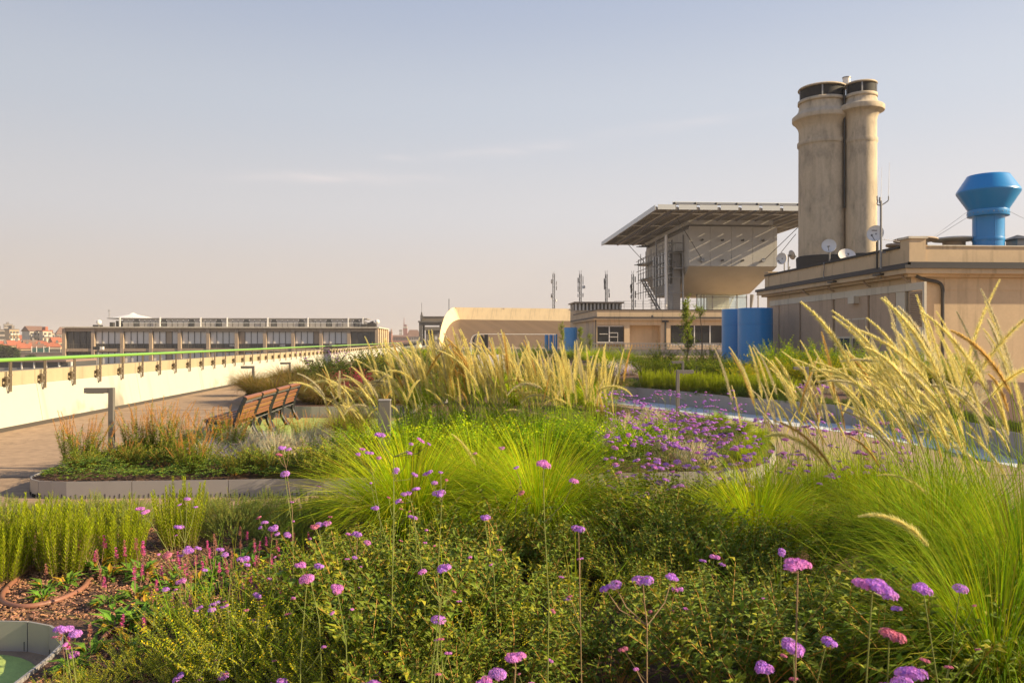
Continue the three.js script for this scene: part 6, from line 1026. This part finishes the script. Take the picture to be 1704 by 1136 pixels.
  [[1300, 27, 1.35], [1335, 27.5, 1.3], [1365, 27, 1.4], [1400, 27.5, 1.3], [1290, 30, 1.5], [1440, 27, 1.25], [1530, 25, 1.3], [1475, 26, 1.2], [1600, 24, 1.1]].forEach(([px, w, s], i) => lmA[i % 2](['tall loose shrub against the far corner of the service building', 'tall loose shrub before the second wall panel', 'tall loose shrub left of the windows', 'tall loose shrub under the windows', 'tall shrub overlapping the large blue duct', 'tall loose shrub right of the windows', 'tall loose shrub before the corner post', 'tall loose shrub before the pale panel', 'tall loose shrub before the front wall'][i], px, 0, w, [s * 0.85, s, s * 0.85], i * 2.7, rbY - 0.05));
  const sv = P(silver[0], 'silver_cushion', 'shrub', 'silver leaved cushions of the right bed'), svg = P(silverT, 'white_flower_tuft', 'perennial', 'white flowered tufts of the right bed');
  [[1432, 18.5, 1.3], [1455, 18.2, 1.4], [1480, 18.6, 1.3], [1400, 19.4, 1.0], [1500, 17.6, 1.1], [1300, 20.6, 0.9], [1380, 19, 0.8], [1620, 16, 1.2]].forEach(([px, w, s], i) => sv(['silver cushion right of the plume seen path lamp', 'biggest silver cushion of the right bed', 'silver cushion before the yellow shrubs under the louvre', 'silver cushion just left of the biggest one', 'silver cushion at the end of the silver row', 'small silver cushion behind the hedge end', 'small silver cushion by the path lamp', 'silver cushion behind the thick right plumes'][i], px, 0, w, s, i, rbY));
  [[1010, 29, 1.8], [1030, 30, 2.0], [1050, 29.5, 1.9], [1022, 33, 2.0], [1042, 34, 2.0], [1000, 32, 1.6]].forEach(([px, w, s], i) => svg(['white flower tuft left in the pale patch', 'white flower tuft in the middle of the pale patch', 'white flower tuft at the right of the pale patch', 'white flower tuft at the back of the pale patch', 'white flower tuft at the back right of the pale patch', 'white flower tuft at the back left of the pale patch'][i], px, 0, w, s, i * 2, rbY));
  const lowG = P(shortT[0], 'bronze_grass', 'ornamental grass', 'bronze grass tufts'); lowG('bronze grass at the left start of the right planter', 1020, 0, 21, 1.0, 0, rbY); lowG('bronze grass by the right planter left end near the plumes', 985, 0, 22.5, 1.2, 1, rbY);
  // pink flowering gaura
  const r = rngOf(731), g = thing('pink_gaura', 'loose bush of bright pink flowers behind the left plumes', 'flower', [xAt(585, 18.4), 0.2, -18.4]), st = new Buf(), fl = new Buf();
  for (let i = 0; i < 70; i++) { const a = r() * 6.283, q = Math.sqrt(r()) * 0.5, L = 0.5 + 0.3 * r(), b = V3(Math.cos(a) * q * 0.4, 0, Math.sin(a) * q * 0.4), e = V3(Math.cos(a) * q, L, Math.sin(a) * q); st.stem([b, b.clone().lerp(e, 0.6).add(V3(0, 0.06, 0)), e], 0.003, 0.0015, [1, 1, 1], 3); for (let k = 0; k < 9; k++) { const p = b.clone().lerp(e, 0.65 + 0.38 * r()).add(V3((r() - 0.5) * 0.08, 0.03 * r(), (r() - 0.5) * 0.08)), az = r() * 6.28; for (let j = 0; j < 4; j++) fl.leaf2(p, dirOf(az + j * 1.57, 0.4), V3(0, 1, 0.01), 0.022, 0.016, tint(r, 0.5, 0.3), 0.1); } }
  pm('stems', st, stemM([0.25, 0.12, 0.06]), g, true); pm('flowers', fl, leafM([0.85, 0.10, 0.22]), g, true);
  plant(leafy[0], 'leafy_shrub', 'dark leafy shrub under the pink flowers', 'shrub', xAt(575, 18.2), 0.2, 18.2, 0.8, 0, 'small leaved shrubs with orange twigs');
  // young trees
  const tree = (label, px, w, H, crownTop, crownBase, spread, n, seed) => {
    const r2 = rngOf(seed), t = thing('young_tree', label, 'tree', [xAt(px, w), 0.2, -w]), tr = new Buf(), cr = new Buf();
    const lean = (h) => V3(0.10 * Math.sin(h * 1.3), h, 0.05 * h);
    tr.stem([lean(0), lean(H * 0.3), lean(H * 0.6), lean(H * 0.98)], 0.045, 0.01, [1, 1, 1], 6);
    for (let i = 0; i < n; i++) {
      const h = lerp(crownBase, H * 0.95, Math.pow(r2(), 0.8)), u = (h - crownBase) / (H - crownBase), a = r2() * 6.283, L = spread * (0.35 + 0.75 * r2()) * (1.1 - 0.75 * u) * (0.6 + 0.9 * Math.abs(Math.sin(h * 2.4 + seed))), el = 0.5 + r2() * 0.7, b = lean(h), e = b.clone().addScaledVector(dirOf(a, el), L);
      tr.stem([b, b.clone().lerp(e, 0.5).add(V3(0, -0.03, 0)), e], 0.010, 0.003, [1, 1, 1], 3);
      for (let k = 0; k < 26; k++) { const p = b.clone().lerp(e, 0.25 + 0.8 * r2()).add(V3((r2() - 0.5) * 0.12, (r2() - 0.5) * 0.12, (r2() - 0.5) * 0.12)), d = dirOf(r2() * 6.28, (r2() - 0.6) * 1.2); cr.leaf(p, d, V3(0.1, 1, 0.05), 0.075 * (0.7 + 0.5 * r2()), 0.05, tint(r2, 0.6, 0.4), 0.15, 0.3); }
    }
    pm('trunk', tr, stemM([0.16, 0.11, 0.07]), t); pm('crown', cr, leafM([0.34, 0.38, 0.025], { transmission: 0.35 }), t, true);
  };
  tree('slender young tree rising before the low service block windows', 1141, 37, 3.55, 1, 0.5, 0.62, 110, 741);
  tree('small leaning sapling branch right of the slender young tree', 1165, 38, 3.1, 1, 2.55, 0.45, 16, 742);
  tree('young bushy tree left of the distant blue duct', 934, 72, 3.0, 1, 0.6, 0.75, 60, 743);
  tree('young bushy tree right of the distant blue duct', 964, 74, 2.6, 1, 0.4, 0.8, 60, 744);
  tree('small bushy sapling at the corner of the low service block', 980, 78, 2.0, 1, 0.3, 0.8, 50, 745);
  // grey fence before the low block
  const fw = 84, fy = (p) => yAt(p, fw), fn = thing('metal_fence', 'low grey metal fence with many uprights before the low service block', 'fence', [xAt(1090, fw), 0, -fw]);
  part('rail', B(xAt(985, fw), xAt(1215, fw), fy(572.2), fy(570.6), -fw, -fw - 0.08), mat.greyMetal, fn); part('rail', B(xAt(985, fw), xAt(1215, fw), fy(579), fy(577.6), -fw, -fw - 0.08), mat.greyMetal, fn);
  for (let i = 0; i <= 46; i++) part('upright', B(xAt(985 + i * 5, fw) - 0.03, xAt(985 + i * 5, fw) + 0.03, i % 5 ? fy(579) : 0, fy(571), -fw - 0.01, -fw - 0.07), mat.greyMetal, fn);
  part('base_wall', B(xAt(985, fw), xAt(1215, fw), 0, fy(581), -fw - 0.3, -fw - 0.6), mat.planter, fn);
  // white tubular rail and dark rings
  const wr = thing('tubular_rail', 'long white tubular rail bending down at its left end before the banked slope', 'rail', [xAt(855, 60), 0, -60]), q = (px, py) => at(px, py, 60);
  part('tube', tube([q(784, 590), q(783.5, 574), q(784, 565), q(787, 559), q(793, 556.5), q(805, 556), q(850, 556), q(925, 556.3)], 0.024, 80, 8), mat.whiteMetal, wr, true); part('support', rod(q(924, 556.4), q(924, 595), 0.02), mat.greyMetal, wr);
  const rg = thing('ring_frame', 'dark ring shaped exercise frame under the white rail', 'frame', [xAt(797, 61), 0, -61]), c = at(797, 570, 61);
  part('ring', new THREE.TorusGeometry(0.58, 0.09, 8, 28).rotateY(0.8).translate(c.x, c.y, c.z), mat.benchIron, rg); part('post', [B(xAt(806, 61), xAt(812, 61), 0, yAt(556, 61), -61, -61.15)], mat.benchIron, rg);
  const wb = thing('white_planter', 'white planter box gleaming behind the centre plumes', 'planter', [xAt(815, 34), 0, -34]);
  part('side', [B(xAt(788, 34), xAt(842, 34), 0, yAt(590, 34), -34, -34.06), B(xAt(841, 34), xAt(844, 34), 0, yAt(589, 34), -34, -36)], mat.whiteMetal, wb); part('soil', B(xAt(789, 34), xAt(841, 34), 0.2, yAt(591, 34), -34.08, -36), mat.soil, wb);
  // trees of the city
  const cityTree = (label, px, py, w, R, seed) => {
    const r3 = rngOf(seed), cy = yAt(py, w), t = thing('city_tree', label, 'tree', [xAt(px, w), -24, -w], 'dark city trees below the houses'), tr = new Buf(), cr = new Buf();
    tr.stem([V3(0, 0, 0), V3(0, cy + 24, 0)], 0.5, 0.2, [1, 1, 1], 5);
    for (let i = 0; i < 1500; i++) { const a = r3() * 6.283, e = Math.asin(2 * r3() - 1), q = R * (0.5 + 0.55 * r3()) * (0.8 + 0.25 * Math.sin(a * 3 + seed) * Math.cos(e * 4)); const p = V3(Math.cos(a) * Math.cos(e) * q, cy + 24 + Math.sin(e) * q * 1.2, Math.sin(a) * Math.cos(e) * q); cr.leaf2(p, dirOf(r3() * 6.28, (r3() - 0.5)), V3(0, 1, 0.1), 1.3, 0.9, tint(r3, 0.5, 0.3), 0.2); }
    pm('trunk', tr, brownTwig, t); pm('crown', cr, leafM([0.09, 0.12, 0.035]), t, true);
  };
  cityTree('dark tree at the left edge below the houses', -4, 586, 330, 3.2, 751); cityTree('round dark tree second from the left edge', 8, 586, 325, 2.6, 752); cityTree('dark tree beside the pale gable wall', 21, 588, 322, 2.3, 753); cityTree('low green tree row piece below the yard wall', 50, 597, 318, 1.6, 754);
}

// ================= VERBENAS: thin branching stems with domed purple heads =================
{
  const petal = [leafM([0.60, 0.26, 0.78], { transmission: 0.25 }), leafM([0.72, 0.26, 0.68], { transmission: 0.25 }), leafM([0.60, 0.25, 0.80], { transmission: 0.25 }), leafM([0.62, 0.20, 0.30], { transmission: 0.2 })];
  const calyxM = stemM([0.20, 0.07, 0.13]), vStem = stemM([0.17, 0.20, 0.04]), vStem2 = stemM([0.24, 0.16, 0.08]), vLeaf = leafM([0.22, 0.27, 0.03]);
  // a head of diameter 1: florets with five petals over a dome, small buds below
  const heads = [0, 1, 2, 3, 4].map((k) => {
    const r = rngOf(800 + k), f = new Buf(), c = new Buf(), lobes = k === 4 ? 4 : [1, 3, 2, 3][k], centres = lobes === 1 ? [[0, 0, 0, 0.5]] : Array.from({ length: lobes }, (_, i) => { const a = i * 6.283 / lobes + k; return [Math.cos(a) * (0.18 + 0.10 * r()), (r() - 0.5) * 0.20, Math.sin(a) * (0.18 + 0.10 * r()), 0.25 + 0.09 * r()]; });
    for (const [cx, cy, cz, R] of centres) {
      const n = Math.round(260 * R * R) + 16;
      for (let i = 0; i < n; i++) {
        const y = 1 - (i + 0.5) / n * 1.22, q = Math.sqrt(Math.max(0, 1 - y * y)), a = i * 2.39996, nrm = V3(q * Math.cos(a), y, q * Math.sin(a)), p = V3(cx + nrm.x * R, cy + nrm.y * R * 0.50 + (r() - 0.5) * 0.035, cz + nrm.z * R), up = nrm.clone().add(V3((r() - 0.5) * 0.7, 0.25 + (r() - 0.5) * 0.4, (r() - 0.5) * 0.7)).normalize(), u = up.clone().cross(V3(0.3, 0.1, 1)).normalize(), v = u.clone().cross(up), s = 0.070 + 0.030 * r(), t = tint(r, 0.55, 0.25), a0 = r() * 6;
        if (r() < 0.10) continue;
        for (let j = 0; j < 5; j++) { const b = a0 + j * 1.2566, e = (x) => p.clone().addScaledVector(u, Math.cos(x) * s).addScaledVector(v, Math.sin(x) * s).addScaledVector(up, s * 0.25); f.tri(p, e(b - 0.48), e(b + 0.48), t); }
      }
      for (let i = 0; i < 40; i++) { const a = r() * 6.283, q = Math.sqrt(r()), d = V3(Math.cos(a) * q * R, cy + R * 0.42 * Math.sqrt(1 - q * q), Math.sin(a) * q * R), b = V3(cx * 0.8 + d.x * 0.35, cy - 0.13, cz * 0.8 + d.z * 0.35); c.strip([b, V3(cx + d.x * 0.95, d.y - 0.06, cz + d.z * 0.95)], () => 0.014, V3(Math.sin(a), 0, -Math.cos(a)), tint(r, 0.5, 0.3)); }
    }
    return { f: f.geo(), c: c.geo() };
  });
  const rr = rngOf(820);
  let made = 0;
  const SIZE = 0.050;
  // head(t, base, p, size): p relative to the plant
  const putHead = (t, p, size, tiltDir, kind, colour) => {
    const q = new THREE.Quaternion().setFromUnitVectors(V3(0, 1, 0), tiltDir.clone().normalize()), spin = new THREE.Quaternion().setFromAxisAngle(V3(0, 1, 0), rr() * 6.28);
    const m = live(new THREE.Mesh(heads[kind].f, petal[colour])), c = live(new THREE.Mesh(heads[kind].c, calyxM)); m.name = 'flower_head'; c.name = 'calyx';
    m.position.copy(p); m.scale.setScalar(size); m.quaternion.copy(q).multiply(spin); m.add(c); t.add(m);
  };
  // label, ground pixel column, joint pixel, then heads [px, py, diameter in px]
  const vb = (label, gpx, jx, jy, ...hs) => {
    const big = Math.max(...hs.map((h) => h[2])), soil = 0.15, w = clamp(SIZE * F / big * (big > 45 ? 1.15 : 1), 1.05, 6.2);
    const base = at(gpx, 566, w).setY(soil), t = thing('verbena', label, 'flower', base.toArray(), 'purple verbenas of the foreground'), st = new Buf(), lf = new Buf();
    const J = at(jx, jy, w); if (J.y < soil + 0.12) J.y = soil + 0.12; J.sub(base);
    const sm = M; const wv = (rr() - 0.5) * 0.09, b1 = J.clone().multiplyScalar(0.35), b2 = J.clone().multiplyScalar(0.72); b1.x += wv - J.x * 0.08; b2.x += wv * 0.8; b1.z += wv * 0.6;
    st.stem([V3(0, 0, 0), b1, b2, J], 0.0021, 0.0016, [1, 1, 1], 4);
    hs.forEach(([px, py, d, col], i) => {
      const ww = w + (i ? (rr() - 0.5) * 0.14 : 0), p = at(px, py + d * 0.22, ww).sub(base), size = d * 0.92 * ww / F;
      const up = V3((rr() - 0.5) * 0.5 + (i ? clamp((px - jx) / 120, -0.5, 0.5) : 0), 1, (rr() - 0.5) * 0.5 + 0.15), under = p.clone().addScaledVector(up.clone().normalize(), -size * 0.14);
      const mid = J.clone().lerp(under, 0.55); mid.x += (under.x - J.x) * 0.12; mid.y -= Math.abs(under.x - J.x) * 0.10;
      if (J.distanceTo(under) > 0.004) st.stem([J, mid, under], 0.0016, 0.0012, [1, 0.95, 1], 4);
      putHead(t, p, size, up, d > 40 ? 4 : (made++) % 4, col ?? (rr() < 0.22 ? 1 : rr() < 0.2 ? 2 : rr() < 0.08 ? 3 : 0));
    });
    for (let k = 0; k < 5; k++) { const p = J.clone().multiplyScalar(0.2 + 0.18 * k); for (const s of [0, 3.14]) if (rr() < 0.8) lf.leaf(p, dirOf(k * 1.4 + s + jx, 0.5 + 0.3 * rr()), V3(0, 1, 0.01), (0.075 - 0.012 * k) * (0.7 + 0.6 * rr()), 0.013, tint(rr, 0.4, 0.3), 0.2, 0.3 + 0.4 * rr()); }
    if (big > 15) for (let k = 0; k < 2; k++) { const u = 0.55 + 0.3 * rr(), p = J.clone().multiplyScalar(u), a = rr() * 6.28, e = p.clone().addScaledVector(dirOf(a, 0.95), 0.07 + 0.09 * rr()); st.stem([p, p.clone().lerp(e, 0.5).add(V3(0, -0.006, 0)), e], 0.0013, 0.0009, [1, 1, 1], 3); putHead(t, e, 0.013 + 0.010 * rr(), V3(rr() - 0.5, 1.5, rr() - 0.5), 2, rr() < 0.5 ? 3 : 1); }
    pm('stems', st, rr() < 0.3 ? vStem2 : vStem, t, true); pm('leaves', lf, vLeaf, t, true);
  };
  // nearest, along the bottom right
  vb('verbena with the big drooping arched head, largest in the lower right', 1395, 1452, 985, [1440, 962, 44], [1464, 966, 44], [1478, 982, 36]);
  vb('verbena with a nodding pink tinged head on a straight red stem', 1362, 1328, 952, [1328, 928, 44, 1], [1316, 938, 26, 1]);
  vb('small verbena head peeping behind the nodding pink tinged one', 1262, 1300, 925, [1302, 914, 20]);
  vb('verbena head right of the arched one, halfway to the edge', 1640, 1538, 990, [1535, 971, 35]);
  vb('lone verbena head before the right grasses near the edge', 1575, 1598, 985, [1599, 974, 26]);
  vb('small tilted verbena head just below the arched one', 1455, 1485, 1022, [1491.6, 1008, 22]);
  vb('verbena with a lumpy head on a slanting stem below the arched one', 1438, 1480, 1065, [1486.6, 1047, 46]);
  vb('verbena with a round head left of the smaller flat one, bottom right', 1322, 1320, 1085, [1320, 1067, 42]);
  vb('flat verbena head between the round one and the slanting stem', 1330, 1374, 1078, [1380, 1060, 32]);
  vb('verbena head low at the bottom, left of the round one', 1306, 1278, 1122, [1270.5, 1103, 33]);
  vb('double verbena head at the bottom edge under the lumpy one', 1490, 1512, 1132, [1517, 1109, 50], [1500, 1129, 40]);
  vb('small verbena head low in the right grasses', 1612, 1596, 1072, [1593.6, 1059, 20]);
  vb('verbena with three small heads above the dark foliage, right of centre', 1150, 1182, 950, [1189.6, 922, 17], [1170, 930, 13], [1202, 936, 13]);
  vb('tiny verbena bud low between the centre and right shrubs', 1250, 1262, 995, [1263, 985, 8, 3]);
  // the four headed plant and the single heads of the centre
  vb('verbena with four branched heads over the dark gap in the shrubs', 1086, 1077, 1041, [1070, 957, 34], [1007, 974, 22], [1024, 968, 23], [1119, 955, 25]);
  vb('verbena with two heads just right of the four branched one', 1108, 1118, 1005, [1128, 975, 20], [1141, 1010, 10, 1], [1082, 1016, 8, 3]);
  vb('single verbena head low before the leafy shrub of the centre', 944, 946, 1010, [946, 993, 17]);
  vb('lone verbena head on a tall stem below the right tussock', 968, 963, 890, [962, 874, 23]);
  vb('tall verbena with a flat head in the middle of the right tussock', 892, 906, 870, [904.5, 766, 26], [955, 797, 17]);
  vb('small verbena head left of the tall flat one in the tussock', 862, 866, 800, [859, 776, 11], [868, 817, 13]);
  vb('tiny verbena heads between the two green tussocks, high', 818, 812, 790, [835, 743, 11], [790, 753, 8]);
  vb('verbena head low between the two green tussocks', 815, 808, 880, [807, 857, 19]);
  vb('tiny pink verbena bud right of the lower centre tussock', 915, 912, 945, [911, 932, 9, 1]);
  vb('big round verbena head at the bottom edge, centre', 872, 858, 1108, [856, 1085, 38]);
  vb('cluster of two verbena heads at the bottom edge beside the big round one', 838, 826, 1142, [828, 1115, 31], [808, 1130, 34, 1]);
  vb('verbena head cut by the bottom edge right of the big round one', 884, 882, 1150, [882, 1137, 24]);
  vb('very close verbena head cut by the bottom edge, left of centre', 616, 614, 1170, [614, 1142, 58]);
  vb('reddish verbena bud cluster low in the centre left', 690, 688, 1085, [684.5, 1126, 18, 3], [694, 1040, 14, 3], [682, 1055, 7, 3]);
  vb('pair of violet verbena heads above the very close one', 612, 606, 1136, [594, 1113, 20, 2], [624.5, 1115, 17, 2]);
  vb('globe shaped verbena head, lower middle', 733, 731, 1050, [729.6, 1026, 26]);
  vb('verbena with a wide and a small head above the globe shaped one', 728, 733, 1005, [738, 940, 27], [703, 947, 18, 1], [755, 982, 9, 3]);
  vb('flat topped verbena head before the leafy shrub, left of centre', 508, 509, 985, [510, 958, 26]);
  vb('two level verbena heads just above the flat topped one', 522, 516, 965, [501, 936, 21], [530, 937, 20]);
  vb('reddish verbena head right of the flat topped one', 570, 564, 1000, [561, 974, 22, 1]);
  vb('flat verbena head low at the left green shrub', 640, 646, 1006, [648, 988, 16], [602, 1004, 10, 1]);
  vb('verbena with several small heads before the left tussock foot', 558, 592, 930, [594, 884, 18], [580, 886, 12], [611, 900, 13], [590, 925, 10], [577, 928, 8, 1]);
  vb('verbena with a broad triple head above the thyme', 540, 534, 893, [523, 873, 16], [531, 870, 14], [544, 868, 15], [549, 858, 7, 3]);
  vb('verbena with scattered heads left of the broad triple head', 476, 452, 897, [455, 875, 17], [440, 867, 12], [433, 876, 8], [461, 886, 10], [430, 859, 10, 3], [478, 887, 13, 2]);
  vb('verbena crowd over the left tussock, upper right heads', 762, 735, 835, [731, 816, 24], [711.5, 783, 17], [733, 784, 8], [723, 801, 11], [743, 797, 7, 3]);
  vb('verbena crowd over the left tussock, middle heads', 700, 684, 835, [692, 809, 19], [680.5, 818, 10], [672, 820, 11], [662, 831, 14]);
  vb('verbena on a slanting stem with heads left of the tussock crowd', 640, 655, 800, [659, 779, 17], [690, 787, 12], [680.6, 751.5, 12]);
  vb('verbena with the highest flat head before the bollard', 648, 655, 760, [631, 719, 20], [700, 729, 14], [714, 737, 8], [684, 737, 8]);
  vb('verbena with small heads before the planter front, left of the tussock', 632, 620, 790, [602.5, 745, 11], [614, 750, 14], [596, 753.5, 9], [630, 760, 9]);
  vb('verbena with heads at the left foot of the green tussock', 640, 634, 870, [624, 842, 15], [617, 802, 7]);
  vb('verbena head on the tussock, lower middle left', 705, 691, 880, [687, 857, 17]);
  vb('tiny verbena head before the grey planter front', 528, 530, 830, [530, 808, 8]);
  vb('verbena pair before the silver cushions under the benches', 480, 476, 780, [469, 742, 15], [480, 745, 11], [463.6, 753.6, 12]);
  vb('verbena head right under the pair, by the planter rim', 480, 476, 810, [474, 785, 16]);
  // left
  vb('tall slanting verbena with a double head over the thyme', 330, 252, 872, [232, 843, 16], [241, 848, 15]);
  vb('verbena with a rosy head in front of the rosemary, high', 306, 307, 905, [297, 873, 17], [311, 828, 11], [325, 842, 8], [298, 838, 7]);
  vb('verbena with four heads before the mulch, left of centre', 322, 308, 945, [313, 911, 18], [278, 921, 16], [329, 909, 12], [300, 922, 10]);
  vb('verbena with four heads right of the first foursome', 402, 384, 950, [366, 911, 14], [374, 920, 12], [411, 937, 12], [405, 925, 20]);
  vb('verbena with three heads over the pink spikes', 318, 306, 985, [301, 963, 18], [275, 978, 12], [340, 946, 10]);
  vb('tight verbena cluster in the middle of the pink spikes', 372, 358, 1030, [357, 1000, 18], [331, 1008, 14], [352, 1012, 14], [370, 1008, 10]);
  vb('verbena with dense violet head at the edge of the yellow shrubs', 440, 430, 1010, [428, 986, 17, 2], [421, 1029, 13], [444, 1041, 12], [453, 1031, 9]);
  vb('slender verbena with two small heads in the lower left middle', 496, 492, 1065, [505.6, 1041, 13], [481, 1032, 10], [495, 988, 12]);
  vb('verbena bud on a red stem in the lower left middle', 580, 568, 1050, [566, 1027, 8, 1]);
  vb('verbena with three heads low among yellow shrubs', 448, 435, 1115, [431, 1083, 9], [411, 1095, 11], [452, 1106, 9]);
  vb('verbena head at the bottom edge under the low threesome', 474, 472, 1145, [470, 1130, 21]);
  vb('verbena with two heads over the yellow shrub, lower left', 400, 388, 1100, [392, 1066, 13], [317, 1070, 12]);
  vb('verbena with three heads in the bottom row, left', 378, 366, 1138, [371, 1120, 19], [332, 1127, 10, 1], [296, 1122, 20]);
  vb('closest verbena at the left, hanging over the green notch', 142, 118, 1075, [104, 1040, 31], [125, 1050, 21]);
  vb('verbena head below the closest one at the green notch', 132, 125, 1100, [122, 1085, 18]);
  vb('pinkish verbena spike at the notch rim', 98, 95, 1085, [94, 1065, 12, 1]);
  // the drift in the middle distance
  const vd = rngOf(830), used = {}, ord = ['', ' (second such)', ' (third such)', ' (fourth such)', ' (fifth such)'];
  const lab = (zone) => (x, w, m) => { const px = 765 + x / w * F, num = ['no', 'one', 'two', 'three', 'four', 'five', 'six'][m];
    if (zone === 'faint haze') return `thin verbena above the bronze grasses before the cream wall`;
    if (zone === 'front fringe') return `${num} headed verbena before the planter wall ${px < 1080 ? 'by the right tussock' : px < 1180 ? 'under the lamp' : px < 1290 ? 'right of the lamp' : px < 1400 ? 'among right grass stems' : 'over the asphalt'}${w > 6.4 ? ', rear' : ', front'}`;
    if (zone === 'tall ones') return `taller verbena standing above the drift, ${px < 1220 ? 'near the lamp' : px < 1330 ? 'in its middle' : 'toward the asphalt'}`;
    return `${num} headed verbena in the drift ${px < 1060 ? 'by the plume group' : px < 1110 ? 'left of the lamp' : px < 1150 ? 'at the path lamp' : px < 1230 ? 'right of the lamp' : px < 1310 ? 'before the asphalt' : 'at its right tip'}, ${w < 10 ? 'planter front' : w < 11.6 ? 'front half' : w < 13.6 ? 'rear half' : 'blue path side'}`; };
  const drift = (n, pick, soil, grp, labels) => {
    for (let i = 0; i < n; i++) {
      const [x, w, top, m] = pick(i), t = thing('verbena', labels(x, w, m), 'flower', [x, soil, -w], grp), st = new Buf();
      const J = V3((vd() - 0.5) * 0.12, (top - soil) * 0.68, (vd() - 0.5) * 0.12); st.stem([V3(0, 0, 0), J], 0.003, 0.002, [1, 1, 1], 3);
      for (let k = 0; k < m; k++) { const a = vd() * 6.283, q = k ? 0.05 + 0.14 * vd() : 0.02, p = V3(J.x + Math.cos(a) * q, (top - soil) * (k ? 0.82 + 0.2 * vd() : 1), J.z + Math.sin(a) * q), s = 0.038 + 0.026 * vd(); st.stem([J, p.clone().add(V3(0, -s * 0.15, 0))], 0.0022, 0.0015, [1, 1, 1], 3); putHead(t, p, s, V3((vd() - 0.5) * 0.6, 1, (vd() - 0.5) * 0.6), Math.floor(vd() * 4), vd() < 0.15 ? 1 : vd() < 0.15 ? 2 : 0); }
      pm('stems', st, vStem, t, true);
    }
  };
  drift(125, () => { for (;;) { const x = 1.5 + 3.1 * vd(), w = 8.75 + 7.0 * Math.pow(vd(), 1.7); if (!inPoly(midBed.poly, x, w) || !inPoly(midBed.poly, x - 0.1, w)) continue; const px = 765 + x / w * F; if (px < 1000) continue; return [x, w, lerp(0.42, 0.70, vd()) + (w > 13 ? 0.06 : 0), 2 + Math.floor(vd() * 4)]; } }, soilM, 'verbena drift of the middle planter', lab('drift'));
  drift(100, () => { for (;;) { const px = 1010 + 500 * vd(), w = 5.9 + 1.3 * vd(), x = xAt(px, w); return [x, w, lerp(0.52, 0.98, vd()) - (px < 1060 ? 0.08 : 0), 2 + Math.floor(vd() * 3)]; } }, soilN, 'verbenas at the front of the drift', lab('front fringe'));
  drift(9, () => { const px = 490 + 90 * vd(), w = 22 + 5 * vd(); return [xAt(px, w), w, 1.15 + 0.25 * vd(), 4]; }, 0.2, 'faint verbenas above the bronze grasses', lab('faint haze'));
  drift(5, (i) => { const px = 1180 + 300 * vd(), w = 9 + 2 * vd(); return [clamp(xAt(px, w), 2.6, 4.5), w, 1.0 + 0.1 * vd(), 3]; }, soilM, 'taller verbenas of the drift', lab('tall ones'));
  // alike verbenas: told apart by their order from the left
  const same = {};
  for (const o of scene.children) if (o.name.startsWith('verbena')) (same[o.userData.label] ??= []).push(o);
  const nth = ['first', 'second', 'third', 'fourth', 'fifth', 'sixth', 'seventh', 'eighth', 'ninth', 'tenth'];
  for (const list of Object.values(same)) if (list.length > 1) list.sort((p, q) => p.position.x / p.position.z - q.position.x / q.position.z).reverse().forEach((o, i) => { o.userData.label += `, ${nth[i] ?? 'last'} from left`; });
}

renderer.render(scene, camera);
